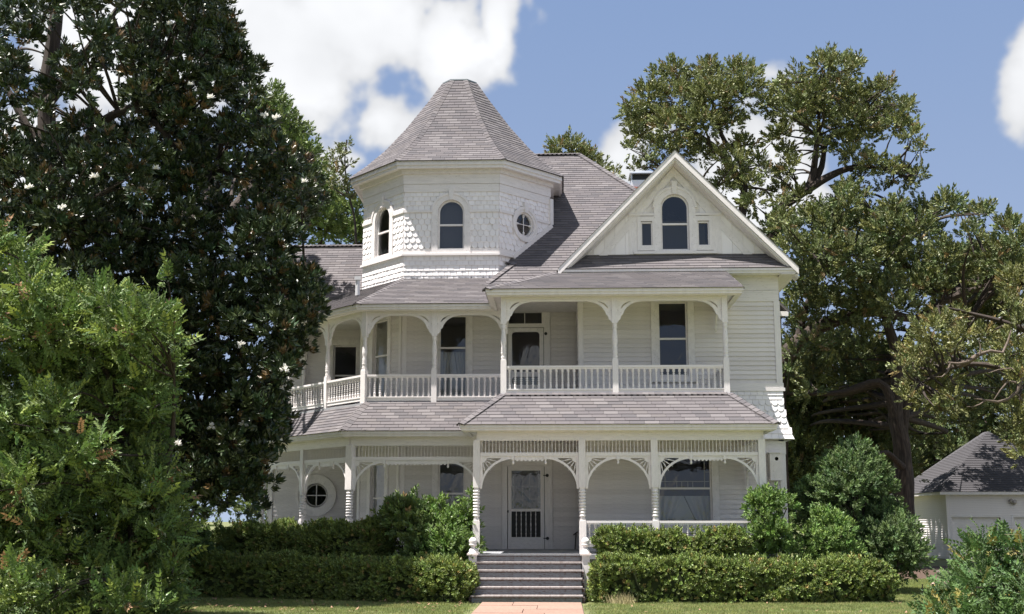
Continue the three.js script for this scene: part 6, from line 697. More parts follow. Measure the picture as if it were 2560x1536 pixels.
wis:[[-10.05,6.49,-19.8,0.41],[-10.51,6.71,-20.57,0.29],[-10.98,6.86,-21.47,0.27],[-9.47,6.25,-20.26,0.28],[-9.99,6.53,-21.21,0.25],[-10.34,6.6,-21.96,0.31],[-10,6.19,-19.97,0.4],[-10.57,6.42,-20.98,0.23],[-10.76,6.47,-21.33,0.27],[-9.24,5.8,-20.11,0.37],[-9.85,6.06,-21.32,0.23],[-10.25,6.11,-22.18,0.27],[-9.84,5.8,-20.11,0.36],[-10.33,5.9,-21.01,0.26],[-10.84,6.13,-22.01,0.32],[-7.56,5.27,-19.56,0.37],[-7.94,5.4,-20.4,0.28],[-8.27,5.4,-21.23,0.31],[-8.34,5.42,-20.37,0.41],[-8.74,5.51,-21.2,0.22],[-9.08,5.62,-22,0.31],[-8.88,5.38,-20.12,0.35],[-9.35,5.46,-21.05,0.28],[-9.77,5.65,-21.96,0.3],[-9.54,5.4,-20.21,0.32],[-10.19,5.65,-21.45,0.26],[-10.37,5.59,-21.81,0.29],[-10.23,5.42,-20.32,0.37],[-10.62,5.64,-20.97,0.23],[-11.05,5.55,-21.83,0.28],[-6.88,4.97,-19.71,0.39],[-7.37,5.08,-20.95,0.27],[-7.54,5.23,-21.4,0.35],[-7.32,4.97,-19.68,0.39],[-7.83,5.19,-20.89,0.22],[-8.2,5.19,-21.86,0.32],[-8.04,5.1,-20.44,0.29],[-8.52,5.37,-21.48,0.3],[-8.69,5.32,-21.9,0.28],[-8.34,4.99,-19.76,0.4],[-8.78,5.17,-20.66,0.31],[-9.04,5.17,-21.27,0.28],[-8.82,4.93,-19.41,0.36],[-9.21,5.11,-20.11,0.22],[-9.51,5.1,-20.76,0.32],[-9.52,5,-19.75,0.27],[-10.07,5.17,-20.75,0.3],[-10.48,5.22,-21.59,0.35],[-10.18,5.05,-20.06,0.41],[-10.74,5.14,-21.06,0.31],[-11.09,5.29,-21.71,0.28],[-6.51,4.67,-19.62,0.21],[-6.76,4.76,-20.22,0.15],[-7.13,4.78,-21.29,0.14],[-6.84,4.71,-19.87,0.37],[-7.34,4.92,-21.14,0.32],[-7.46,4.78,-21.46,0.32],[-7.47,4.76,-20.2,0.4],[-7.96,4.88,-21.38,0.3],[-8.12,4.82,-21.79,0.33],[-8.08,4.76,-20.21,0.36],[-8.52,4.98,-21.15,0.31],[-8.7,4.92,-21.59,0.35],[-8.49,4.69,-19.67,0.28],[-9.08,4.82,-20.9,0.27],[-9.49,4.9,-21.81,0.31],[-8.92,4.69,-19.65,0.28],[-9.53,4.91,-20.86,0.22],[-9.68,4.84,-21.18,0.33],[-9.57,4.71,-19.79,0.28],[-9.99,4.83,-20.54,0.28],[-10.43,4.84,-21.42,0.28],[-7.04,4.45,-21,0.2],[-6.9,4.36,-20.4,0.15],[-7.51,4.52,-21.54,0.42],[-7.41,4.49,-21.11,0.32],[-7.87,4.49,-21.25,0.31],[-7.67,4.36,-20.56,0.21],[-8.46,4.49,-21.26,0.3],[-8.38,4.42,-20.94,0.25],[-9.41,4.58,-21.97,0.37],[-9.2,4.59,-21.32,0.31],[-9.68,4.53,-21.54,0.36],[-9.57,4.44,-21.16,0.29],[-10.51,4.57,-21.81,0.31],[-10.43,4.47,-21.52,0.23],[-7.39,4.2,-21.84,0.24],[-7.25,4.14,-21.24,0.16],[-7.38,4.12,-21.09,0.32],[-7.19,3.96,-20.4,0.27],[-8.11,4.15,-21.37,0.37],[-8.07,4.05,-21.12,0.26],[-8.72,4.13,-21.19,0.39],[-8.6,4.04,-20.76,0.23],[-9.3,4.12,-21.04,0.42],[-9.15,4.13,-20.56,0.28],[-10.21,4.21,-21.83,0.31],[-10.12,4.18,-21.5,0.27],[-10.57,4.17,-21.45,0.41],[-10.31,4.08,-20.8,0.23],[-7.17,3.69,-21.02,0.18],[-6.99,3.61,-20.33,0.15],[-7.57,3.73,-21.45,0.34],[-7.54,3.8,-21.19,0.24],[-8.05,3.72,-21.37,0.37],[-7.96,3.6,-20.99,0.29],[-8.73,3.72,-21.37,0.37],[-8.63,3.62,-20.99,0.28],[-9.47,3.75,-21.7,0.44],[-9.44,3.79,-21.47,0.33],[-9.81,3.73,-21.45,0.32],[-9.59,3.67,-20.83,0.22],[-10.37,3.72,-21.32,0.43],[-10.14,3.58,-20.76,0.28],[-7.37,3.42,-21.57,0.24],[-7.27,3.42,-21.09,0.15],[-7.6,3.43,-21.58,0.43],[-7.58,3.39,-21.38,0.31],[-8.18,3.44,-21.82,0.42],[-8.12,3.5,-21.49,0.32],[-8.72,3.42,-21.48,0.34],[-8.55,3.29,-20.94,0.25],[-9.05,3.4,-21.17,0.43],[-8.97,3.45,-20.83,0.29],[-9.73,3.44,-21.64,0.39],[-9.47,3.29,-20.94,0.32],[-10.21,3.42,-21.35,0.31],[-10.08,3.34,-20.97,0.27],[-7.47,3.1,-21.86,0.19],[-7.36,3.14,-21.36,0.16],[-7.75,3.1,-21.84,0.37],[-7.66,3.06,-21.43,0.28],[-8.39,3.11,-21.98,0.3],[-8.23,3.09,-21.41,0.24],[-8.58,3.07,-21.18,0.32],[-8.48,3.12,-20.78,0.26],[-9.12,3.07,-21.23,0.32],[-8.99,3.01,-20.81,0.3],[-9.62,3.06,-21.08,0.37],[-9.57,3.11,-20.84,0.22],[-10.54,3.12,-21.91,0.4],[-10.38,3.1,-21.46,0.25],[-7.4,2.77,-21.85,0.2],[-7.23,2.77,-21.19,0.16],[-7.57,2.75,-21.57,0.31],[-7.42,2.81,-20.95,0.22],[-8.28,2.77,-21.84,0.39],[-8.21,2.84,-21.48,0.27],[-8.52,2.74,-21.26,0.4],[-8.37,2.71,-20.72,0.23],[-9.1,2.75,-21.34,0.3],[-9.02,2.65,-21.03,0.21],[-9.85,2.77,-21.8,0.3],[-9.74,2.71,-21.43,0.33],[-10.15,2.75,-21.33,0.32],[-10.01,2.75,-20.91,0.29],[-10.92,2.78,-21.93,0.38],[-10.85,2.66,-21.68,0.32],[-7.29,2.4,-21.81,0.22],[-7.15,2.38,-21.2,0.16],[-7.28,2.37,-21.07,0.41],[-7.19,2.37,-20.62,0.22],[-7.83,2.38,-21.31,0.39],[-7.81,2.36,-21.09,0.32],[-8.4,2.38,-21.2,0.3],[-8.27,2.4,-20.71,0.21],[-9.21,2.39,-21.65,0.4],[-9.13,2.41,-21.31,0.29],[-9.87,2.39,-21.56,0.29],[-9.64,2.45,-20.93,0.29],[-10.61,2.4,-21.84,0.43],[-10.48,2.35,-21.45,0.23],[-7.21,2.1,-21.96,0.2],[-7.04,2.01,-21.26,0.16],[-7.17,2.08,-21.09,0.4],[-6.98,2,-20.41,0.27],[-7.74,2.08,-21.05,0.37],[-7.64,2.13,-20.61,0.26],[-8.48,2.09,-21.63,0.37],[-8.4,2.07,-21.29,0.24],[-8.99,2.09,-21.5,0.35],[-8.85,2.05,-21.03,0.23],[-9.38,2.09,-21.23,0.39],[-9.29,2.03,-20.91,0.27],[-10.18,2.09,-21.49,0.35],[-9.97,2.12,-20.93,0.25],[-6.84,1.73,-21.27,0.19],[-6.77,1.74,-20.89,0.15],[-7.2,1.73,-21.64,0.41],[-7.15,1.69,-21.32,0.24],[-7.73,1.73,-21.35,0.39],[-7.66,1.71,-21.01,0.29],[-8.29,1.73,-21.64,0.29],[-8.14,1.64,-21.1,0.27],[-8.79,1.73,-21.2,0.32],[-8.6,1.76,-20.6,0.22],[-9.55,1.73,-21.51,0.35],[-9.36,1.78,-20.96,0.26],[-10.05,1.73,-21.15,0.42],[-9.94,1.74,-20.79,0.25],[-6.91,1.41,-21.84,0.2],[-6.77,1.34,-21.22,0.16],[-6.93,1.42,-21.15,0.42],[-6.79,1.44,-20.56,0.23],[-7.71,1.41,-21.88,0.44],[-7.59,1.43,-21.38,0.26],[-8.25,1.41,-21.98,0.36],[-8.16,1.44,-21.59,0.22],[-8.77,1.41,-21.67,0.4],[-8.74,1.39,-21.46,0.24],[-9.26,1.41,-21.39,0.33],[-9.03,1.48,-20.73,0.3],[-9.76,1.41,-21.41,0.38],[-9.66,1.45,-21.05,0.21],[-10.36,1.41,-21.4,0.37],[-10.25,1.49,-21.04,0.23],[-6.68,1.09,-21.1,0.18],[-6.63,1.01,-20.78,0.15],[-7.17,1.07,-21.76,0.38],[-7.03,1.11,-21.16,0.22],[-7.8,1.07,-21.73,0.41],[-7.78,1.08,-21.5,0.33],[-8.36,1.06,-21.77,0.39],[-8.23,1.02,-21.3,0.31],[-8.66,1.08,-21.2,0.3],[-8.55,1.14,-20.78,0.29],[-9.65,1.06,-21.91,0.37],[-9.61,1.12,-21.66,0.22],[-9.99,1.07,-21.63,0.36],[-9.79,1.08,-21.08,0.24],[-10.26,1.08,-21.02,0.31],[-10.13,1.09,-20.63,0.26],[-6.71,0.77,-21.12,0.19],[-6.61,0.83,-20.61,0.15],[-7.16,0.75,-21.72,0.3],[-7.13,0.67,-21.46,0.26],[-7.67,0.76,-21.47,0.34],[-7.6,0.81,-21.1,0.31],[-8.04,0.78,-21.04,0.34],[-7.9,0.82,-20.51,0.22],[-8.84,0.75,-21.55,0.35],[-8.73,0.82,-21.13,0.3],[-9.52,0.75,-21.63,0.4],[-9.28,0.87,-20.94,0.23],[-9.99,0.76,-21.32,0.36],[-9.91,0.78,-21.04,0.23],[-6.96,0.36,-21.74,0.22],[-6.86,0.47,-21.23,0.16],[-7.11,0.38,-21.49,0.34],[-7.02,0.4,-21.05,0.23],[-7.83,0.36,-21.87,0.34],[-7.7,0.35,-21.36,0.28],[-8.3,0.38,-21.43,0.32],[-8.16,0.42,-20.95,0.3],[-9,0.37,-21.64,0.36],[-8.83,0.31,-21.11,0.3],[-9.36,0.38,-21.39,0.29],[-9.16,0.34,-20.82,0.32],[-9.75,0.4,-21.15,0.31],[-9.7,0.35,-20.95,0.27],[-6.82,0.07,-21.17,0.22],[-6.67,0.11,-20.54,0.15],[-7.02,0.07,-21.1,0.33],[-7,0.18,-20.87,0.25],[-7.55,0.05,-21.38,0.3],[-7.49,0.14,-21.04,0.24],[-8.1,0.07,-21.09,0.42],[-7.92,0.02,-20.5,0.25],[-8.59,0.07,-21.07,0.41],[-8.54,0.04,-20.83,0.23],[-9.4,0.04,-21.45,0.38],[-9.21,0.01,-20.9,0.22],[-9.84,0.05,-21.21,0.35],[-9.74,0.14,-20.87,0.32],[-6.93,5.66,-20,0.13],[-6.73,5.76,-20,0.08],[-6.41,3.52,-20,0.08],[-9.25,5.22,-19.44,0.2],[-9.18,5.09,-19.24,0.2],[-8.8,5.4,-19.08,0.23],[-8.5,5.33,-19.36,0.19],[-8.6,5.19,-19.23,0.2],[-9.25,5.1,-19.25,0.21],[-8.3,3.55,-19.35,0.23],[-8.19,3.58,-19.16,0.19],[-8.65,3.47,-19.45,0.22],[-8.7,3.65,-19.42,0.24],[-8.16,3.37,-19.16,0.22],[-8.8,3.25,-19,0.19],[-8.26,3.32,-19.29,0.24],[-7.73,2.41,-19.53,0.19],[-8.01,2.69,-19.45,0.18],[-7.52,2.77,-19.47,0.18],[-7.75,2.88,-19.22,0.21],[-8.04,2.7,-19.59,0.25],[-7.3,2.86,-19.06,0.17],[-7.67,2.65,-19.05,0.18],[-8.02,2.54,-19.2,0.19],[-8.91,2.25,-19.55,0.21],[-8.75,2.07,-19.21,0.18],[-8.62,2.38,-18.99,0.24],[-9.19,2.32,-19.42,0.18],[-9.14,2.19,-19.39,0.19],[-8.45,0.68,-19.09,0.24],[-8.93,0.74,-19.37,0.17],[-8.7,0.52,-18.9,0.23],[-8.81,0.84,-19.31,0.24],[-8.17,0.64,-19.55,0.2],[-8.05,0.6,-19.29,0.21],[-8.29,0.42,-19.48,0.21],[-8.5,0.41,-19.14,0.2],[-6.96,0.49,-19.43,0.22],[-6.93,0.35,-19.34,0.17],[-6.4,0.33,-19.16,0.17],[-6.88,0.35,-19.51,0.21],[-7.34,0.4,-19.46,0.23],[-6.89,0.41,-19.58,0.23],[-7.11,0.54,-19.36,0.22],[-7.33,4.67,-19.05,0.19],[-7.33,4.8,-19.52,0.24],[-6.92,5.03,-19.58,0.26],[-6.83,4.85,-19.32,0.18],[-7.03,4.81,-19.23,0.18],[-7.24,4.57,-19.3,0.2]],
cb:[[6.83,1.19,-20.09,0.28],[7.06,1.19,-19.95,0.26],[7.19,1.2,-19.65,0.23],[7.67,1.19,-20.02,0.28],[8.12,1.18,-20.43,0.23],[6.73,0.9,-20.37,0.26],[6.92,0.92,-19.9,0.19],[7.17,0.93,-19.75,0.17],[7.67,0.9,-20.47,0.24],[7.86,0.91,-20.34,0.2],[7.75,0.94,-19.46,0.19],[6.32,0.66,-20.02,0.2],[6.32,0.71,-19.02,0.17],[6.76,0.68,-19.68,0.28],[7.28,0.64,-20.3,0.28],[7.14,0.69,-19.32,0.25],[7.51,0.69,-19.51,0.2],[7.92,0.66,-19.94,0.23],[6.38,0.41,-20.33,0.25],[6.62,0.43,-20.04,0.23],[6.66,0.47,-19.49,0.23],[7.03,0.46,-19.68,0.21],[6.94,0.53,-18.54,0.19],[7.28,0.53,-18.61,0.27],[6.04,0.17,-20.09,0.25],[6,0.26,-18.88,0.24],[6.24,0.27,-18.77,0.17],[6.64,0.23,-19.27,0.2],[6.8,0.25,-19.07,0.22],[7.46,0.15,-20.29,0.26],[7.3,0.25,-19.13,0.24],[7.3,0.29,-18.58,0.18],[5.73,0.02,-19.11,0.21],[6.21,-0.03,-19.7,0.25],[6.64,-0.07,-20.12,0.24],[6.58,0.04,-18.95,0.27],[6.87,0.05,-18.82,0.22],[7.19,0.03,-19.07,0.25],[7.39,0.06,-18.74,0.26],[5.94,-0.3,-19.88,0.23],[5.87,-0.19,-18.81,0.25],[6.62,-0.33,-20.16,0.26],[6.83,-0.32,-20.08,0.24],[7.13,-0.33,-20.19,0.19],[6.93,-0.18,-18.8,0.19],[7.59,-0.29,-19.89,0.27],[8.07,-0.35,-20.48,0.23]]};

// magnolia
{
  const o = [-12.4, 0, -28.3], t = thing('magnolia_tree', 'tall dark magnolia with white blossoms shading the corner of the house', 'tree', o), mag = DATA.mag;
  const limbs = [{ p: [[-12.4, -0.1, -28.3], [-12.3, 3, -28.3], [-12.55, 6, -28.3], [-12.69, 8.91, -28.3], [-12.7, 10.55, -28.3], [-12.86, 12.11, -28.3], [-12.8, 13.49, -28.3], [-12.66, 16.09, -28.3]], r: [0.5, 0.12] }, { p: [[-12.7, 10.4, -28.3], [-13.38, 11.6, -28.2], [-14.2, 13, -28.3]], r: [0.16, 0.05] }, { p: [[-12.5, 9.3, -28.2], [-10.89, 10.65, -26.5], [-10.24, 10.94, -26.1], [-9.68, 11.03, -26.0], [-8.99, 10.44, -26.0], [-8.59, 9.95, -26.2], [-8.0, 9.7, -26.5]], r: [0.16, 0.05] }, { p: [[-12.75, 12.0, -28.2], [-11.46, 13.77, -28], [-10.8, 14.8, -28]], r: [0.14, 0.05] }, { p: [[-12.4, 5, -28.3], [-10, 6.2, -27.6], [-7.6, 6.6, -27.6], [-6, 7.2, -27.5]], r: [0.2, 0.03] }, { p: [[-12.3, 3, -28.3], [-10, 3.8, -27], [-8.2, 3.9, -27.2]], r: [0.18, 0.03] }, { p: [[-12.6, 7.8, -28.3], [-10.5, 9, -29.5], [-8.4, 9.6, -29.6]], r: [0.16, 0.03] }, { p: [[-12.5, 7, -28.3], [-12, 7.6, -25.5], [-10.6, 8, -24.4]], r: [0.16, 0.03] }];
  mesh('trunk', branches(limbs, mag, o, 0.03, 0.6), bark, t);
  const c = () => tint([0.038, 0.058, 0.022], 0.45, [0.07, [0.13, 0.085, 0.035]]);
  const all = clumpSprays(mag, o, 270, 0.88, c, 0.5), geos = [spray(10, 0.10, 0.185, 0.078, 0.12), spray(9, 0.14, 0.17, 0.072, 0.2), spray(11, 0.08, 0.195, 0.08, 0.05)];
  geos.forEach((g, i) => scatter(t, 'crown', g, LM.waxy, all.filter((_, k) => k % 3 === i)));
  // blossoms: cupped white petals; a few buds and russet fallen-in leaves
  const petals = []; for (let i = 0; i < 9; i++) leafTris(petals, new THREE.Matrix4().makeRotationY(i * 2.1 + (i > 5 ? 0.4 : 0)).multiply(new THREE.Matrix4().makeRotationX(i > 5 ? 0.35 : i > 2 ? 0.85 : 1.25)), 0.13, 0.085, -0.03, 0.25);
  const fg = geoOf(petals), fm = new THREE.MeshPhysicalMaterial({ color: lin(0.82, 0.80, 0.74), roughness: 1, transmission: 0.25, thickness: 0, side: THREE.DoubleSide });
  for (const [x, y, z] of [[-9.4,8.57,-23.16],[-10.7,8.33,-23.05],[-9.95,7.88,-22.96],[-8.2,8.77,-23.29],[-8.47,12.39,-24.42],[-7.92,10.96,-24.34],[-7.5,10.69,-24.42],[-6.4,10.39,-24.79],[-6.14,10.34,-24.79],[-5.54,8.97,-25.05],[-6.45,5.21,-23.8],[-5.5,4.68,-23.61],[-6.58,3.69,-24.78],[-7.06,3.58,-24.12],[-7.69,3.22,-23.97],[-8.88,4.24,-23.91],[-5.66,4.42,-25.76],[-7.36,10.35,-32.88]]) { const f = mesh('blossom', fg, fm, t); f.position.set(x - o[0], y, z - o[2]); f.rotation.set(rr(0.2, 0.9), rr(0, 6), rr(-0.4, 0.4)); f.scale.setScalar(rr(0.75, 1.05)); }
}
// the broad oaks behind and beside the house
const oakLeaf = [spray(14, 0.34, 0.15, 0.07, 0.12, [0.6, 1.4]), spray(15, 0.26, 0.14, 0.065, 0.2, [0.5, 1.5])];
function oak(name, label, o, limbs, clumps, col, density, size = 1, share = 1, group) {
  const t = thing(name, label, 'tree', o, group); mesh('trunk', branches(limbs, clumps, o, 0.05, share), bark, t);
  const all = clumpSprays(clumps, o, density, size, col, 0.35); oakLeaf.forEach((g, i) => scatter(t, 'crown', g, i ? LM.mid : LM.soft, all.filter((_, k) => k % 2 === i))); return t;
}
const olive = () => tint([0.145, 0.166, 0.050], 0.32, [0.05, [0.22, 0.16, 0.065]]), deep = () => tint([0.092, 0.126, 0.038], 0.3), fresh = () => tint([0.125, 0.178, 0.043], 0.28);
oak('oak_tree', 'tall spreading oak rising behind the gable', [8.2, 0, -47.5], [{ p: [[8.2, -0.1, -47.5], [8.4, 6.3, -47], [8.42, 11.06, -47], [8.76, 13.84, -47], [9.99, 14.81, -47], [10.38, 16.31, -47], [10.62, 18.33, -47]], r: [0.6, 0.06] }, { p: [[9.7, 14.6, -47], [11.45, 15.46, -46.6], [12.56, 15.45, -46.4], [13.9, 15.1, -46.6]], r: [0.2, 0.03] }, { p: [[9.98, 14.65, -47], [10.59, 15.64, -47.3], [11.04, 16.97, -47.6], [12.2, 17.8, -47.6]], r: [0.17, 0.03] }, { p: [[8.3, 4, -47.4], [7.31, 7.5, -48], [7.37, 12.93, -48], [7.6, 14.95, -48], [7.48, 16.32, -48], [6.85, 17.18, -48], [6.41, 18.92, -48]], r: [0.4, 0.06] }, { p: [[7.6, 15.12, -48], [6.67, 16.67, -48], [5.05, 17.9, -48], [3.75, 18.79, -48]], r: [0.2, 0.03] }, { p: [[7.37, 12.9, -48], [6.0, 14.4, -47.6], [4.6, 15.2, -47.4]], r: [0.14, 0.03] }], DATA.oakA, olive, 190, 1.0);
oak('oak_tree', 'low wide oak standing between the house and the garage', [12.4, 0, -45], [{ p: [[12.4, -0.1, -45], [12.45, 1, -45], [12.55, 2.43, -45], [12.58, 4.32, -45], [12.43, 5.5, -45], [12.6, 7.5, -45], [12.2, 9.8, -45], [12.6, 12, -45]], r: [0.46, 0.08] }, { p: [[12.5, 4.9, -45], [11.9, 6.69, -44.8], [10.41, 6.35, -44.8], [8.49, 6.33, -45]], r: [0.22, 0.05] }, { p: [[7.4, 5.2, -45.4], [8.08, 7.16, -45], [8.86, 8.21, -44.6], [9.94, 8.89, -44.4], [11.74, 9.34, -44.4], [12.92, 9.1, -44.6], [14.6, 9.2, -44.8]], r: [0.42, 0.1] }, { p: [[12.58, 4.32, -45], [12.9, 6.09, -45], [13.87, 7.58, -44.6], [14.97, 8.78, -44.2]], r: [0.22, 0.04] }, { p: [[12.3, 7, -45], [14, 9.5, -45.5], [17, 10.6, -45.4], [20, 10.5, -45]], r: [0.22, 0.04] }, { p: [[8.86, 8.21, -44.6], [9.2, 9.6, -44.4], [10, 11, -44.6]], r: [0.17, 0.04] }, { p: [[12.5, 3.6, -44.7], [11.65, 4.12, -44], [11.2, 3.75, -43.8], [10.89, 3.27, -43.7]], r: [0.13, 0.06] }, { p: [[7.2, -0.1, -45.6], [7.3, 3, -45.5], [7.4, 5.2, -45.4]], r: [0.5, 0.42] }], DATA.oakB, () => rnd() < 0.6 ? olive() : deep(), 180, 1.05);
{
  const o = [16.5, 0, -37.4], t = oak('oak_tree', 'oak with bare grey dead limbs reaching out over the lawn', o, [{ p: [[16.5, -0.1, -37.4], [16.4, 3, -37.4], [16.2, 5.4, -37.3], [16.0, 8, -37.4], [16.4, 11, -37.4]], r: [0.4, 0.08] }, { p: [[16.2, 5.0, -37.3], [14.84, 5.79, -37], [13.91, 6.16, -37], [12.72, 6.41, -37], [11.99, 6.29, -37], [10.99, 5.81, -37]], r: [0.16, 0.03] }, { p: [[16.1, 6.5, -37.4], [14.4, 7.6, -37.6], [12.8, 8.1, -37.6], [11.8, 8.3, -37.4]], r: [0.14, 0.03] }], DATA.oakC, () => rnd() < 0.75 ? tint([0.165, 0.175, 0.052], 0.3, [0.06, [0.24, 0.18, 0.06]]) : olive(), 200, 0.9);
  const dead = [], D = (pts, r0, r1) => dead.push(tube(pts.map(a => V(...a).sub(V(...o))), r0, r1, 7, 0.1));
  D([[12.1, 6.3, -36.6], [12.4, 6.5, -36.1], [12.7, 6.68, -36], [13.2, 6.62, -36], [13.35, 6.9, -36], [13.5, 7.3, -36]], 0.09, 0.02); D([[11.62, 6.35, -36.2], [12.1, 6.32, -36.1], [12.45, 6.55, -36.1]], 0.03, 0.06); D([[11.7, 6.34, -36.2], [11.5, 5.95, -36.1], [11.1, 5.9, -36]], 0.04, 0.01); D([[12.5, 6.55, -36], [12.56, 6.8, -36], [12.5, 7.0, -36]], 0.03, 0.008);
  D([[14.3, 6.0, -36.6], [13.9, 6.1, -36.2], [13.68, 5.9, -36], [13.5, 5.4, -36], [13.1, 5.15, -36], [12.6, 5.2, -36], [12.25, 5.25, -36]], 0.1, 0.02); D([[12.6, 5.2, -36], [12.3, 5.02, -36], [12.0, 5.0, -35.9]], 0.03, 0.008); D([[13.6, 5.7, -36], [13.25, 5.75, -35.9], [12.95, 5.4, -35.9], [12.8, 5.2, -35.9]], 0.04, 0.012); D([[13.68, 5.9, -36], [13.4, 6.15, -36], [13.0, 6.1, -36], [12.7, 6.0, -35.9]], 0.035, 0.008); D([[13.5, 5.4, -36], [13.75, 5.1, -36], [13.8, 4.7, -35.9]], 0.03, 0.008); D([[13.68, 5.9, -36], [13.9, 6.3, -35.9], [13.85, 6.6, -35.9]], 0.03, 0.01);
  mesh('dead_limb', dead, barkGrey, t);
}
oak('background_tree', 'tree whose top shows above the main ridge', [1.5, 0, -52], [{ p: [[1.5, -0.1, -52], [1.4, 8, -52], [1.0, 14, -52], [0.6, 17.2, -52]], r: [0.4, 0.06] }, { p: [[1.3, 12, -52], [2, 14.5, -52], [2.3, 16, -52]], r: [0.14, 0.03] }], DATA.backA, olive, 200, 1.0);
oak('background_tree', 'light green tree behind the magnolia', [-9.5, 0, -46], [{ p: [[-9.5, -0.1, -46], [-9.6, 6, -46], [-9.4, 11, -46], [-9.6, 15.5, -46]], r: [0.35, 0.05] }, { p: [[-9.5, 7, -46], [-8.2, 10, -46], [-7.8, 12.4, -46]], r: [0.15, 0.03] }], DATA.backL, fresh, 190, 1.0);
oak('sapling', 'spindly sapling rising beyond the tower', [-7.2, 0, -42], [{ p: [[-7.2, -0.1, -42.5], [-7.25, 6, -42.4], [-7.32, 11.37, -42], [-7.42, 12.56, -42], [-7.66, 13.46, -42], [-7.81, 14.67, -42], [-7.76, 15.43, -42]], r: [0.12, 0.02] }], DATA.sap, olive, 300, 0.7);
{ // far wood closing the view under the oaks
  const cl = []; for (let i = 0; i < 190; i++) { const x = rr(-60, 62), z = rr(-98, -72), h = 2 + 5.5 * Math.pow(rnd(), 1.2); cl.push([x, h, z, rr(1.6, 2.8)]); }
  for (let i = 0; i < 60; i++) cl.push([rr(3, 22), rr(1, 5.5), rr(-70, -63), rr(1.1, 1.9)]);
  const w = scatter(scene, 'woods', oakLeaf[0], LM.soft, clumpSprays(cl, [0, 0, 0], 26, 2.1, () => rnd() < 0.5 ? deep() : fresh(), 0.3)); w.name = numbered('woods'); tag(w, 'distant wood of mixed green trees', 'woods', null, 'stuff');
  const tr = []; for (let i = 0; i < 26; i++) { const x = rr(4, 26), z = rr(-70, -60), l = rr(-1.2, 1.2); tr.push({ x, z, l, r: rr(0.1, 0.22) }); }
  for (const q of tr.slice(0, 9)) { const t = mesh('bare_trunk', tube([V(0, -0.1, 0), V(q.l * 0.3, 3, 0), V(q.l, 8, 0)], q.r, q.r * 0.4, 7), bark, scene); t.position.set(q.x, 0, q.z); tag(t, 'slim dark trunk in the shade behind the garage oak', 'trunk', 'slim trunks at the wood edge'); }
}
// the vine-grown mass and the corner bush near the lens
const frondG = [frond(6, 0.3, 0.115, 0.046), frond(5, 0.24, 0.105, 0.042)], shootG = spray(9, 0.16, 0.11, 0.044, 0.15);
function vineMass(name, label, cat, o, clumps, col, dens, stems, sz = 1) {
  const t = thing(name, label, cat, o); mesh('stem', branches(stems, clumps, o, 0.02, 0.5), bark, t);
  const all = clumpSprays(clumps, o, dens, sz, col, 0.25); frondG.forEach((g, i) => scatter(t, 'foliage', g, LM.soft, all.filter((_, k) => k % 3 === i))); scatter(t, 'foliage', shootG, LM.mid, all.filter((_, k) => k % 3 === 2)); return t;
}
vineMass('wisteria', 'high bright green wisteria mass overgrowing a small tree', 'shrub', [-7.6, 0, -20.5], DATA.wis, () => rnd() < 0.26 ? tint([0.20, 0.265, 0.05], 0.25, [0.08, [0.30, 0.17, 0.08]]) : tint([0.094, 0.152, 0.031], 0.35), 400, [{ p: [[-7.6, -0.1, -21.6], [-7.7, 2, -21.6], [-8.0, 4, -21.2], [-8.6, 5.2, -20.6]], r: [0.14, 0.03] }, { p: [[-7.6, 1, -21.6], [-7, 3, -21.4], [-6.8, 4.2, -20.8]], r: [0.09, 0.02] }, { p: [[-7.6, 0.4, -21.6], [-6.8, 1.2, -21.4], [-6.5, 1.9, -21.3]], r: [0.06, 0.02] }]);
{
  const t = vineMass('corner_bush', 'ragged green bush with yellowing shoots by the cut log', 'shrub', [7.4, 0, -19.5], DATA.cb, () => rnd() < 0.09 ? tint([0.30, 0.26, 0.06], 0.25) : tint([0.072, 0.135, 0.032], 0.35), 900, [{ p: [[7.4, -0.1, -19.5], [7.4, 0.5, -19.5], [7.6, 1.0, -19.5]], r: [0.05, 0.02] }], 0.8);
  const sh = []; for (const [x, z, h, l] of [[7.1, -19, 1.62, -0.2], [7.55, -19.2, 1.6, 0.18], [7.3, -18.6, 1.2, 0.15]]) sh.push(tube([V(x - 7.4, 0.5, z + 19.5), V(x - 7.4 + l * 0.3, h * 0.85, z + 19.5), V(x - 7.4 + l, h, z + 19.6), V(x - 7.4 + l * 1.7, h * 0.93, z + 19.6)], 0.005, 0.002, 5)); mesh('bare_shoot', sh, std(lin(0.42, 0.36, 0.24), 0.9), t);
}
{ // screen of trees filling the view beyond the oak, down to the ground
  const fill = (n, x0, x1, y0, y1, z0, z1) => Array.from({ length: n }, () => [rr(x0, x1), rr(y0, y1), rr(z0, z1), rr(0.7, 1.15)]);
  oak('background_tree', 'dense shady tree behind the corner of the house', [9.4, 0, -53.5], [{ p: [[9.4, -0.1, -53.5], [9.5, 4, -53.5], [9.3, 8.5, -53.5]], r: [0.26, 0.06] }], [...fill(70, 8.2, 14.4, 2.4, 9.2, -55.5, -51)], () => rnd() < 0.5 ? deep() : olive(), 120, 1.1, 0.0);
  oak('background_tree', 'leafy tree overhanging the back of the garage', [19.6, 0, -63.5], [{ p: [[19.6, -0.1, -63.5], [19.5, 4, -63.5], [19.8, 9, -63.5]], r: [0.3, 0.06] }], [...fill(80, 15.4, 26, 2.5, 10.2, -66, -62)], () => rnd() < 0.5 ? deep() : olive(), 110, 1.2, 0.0);
}
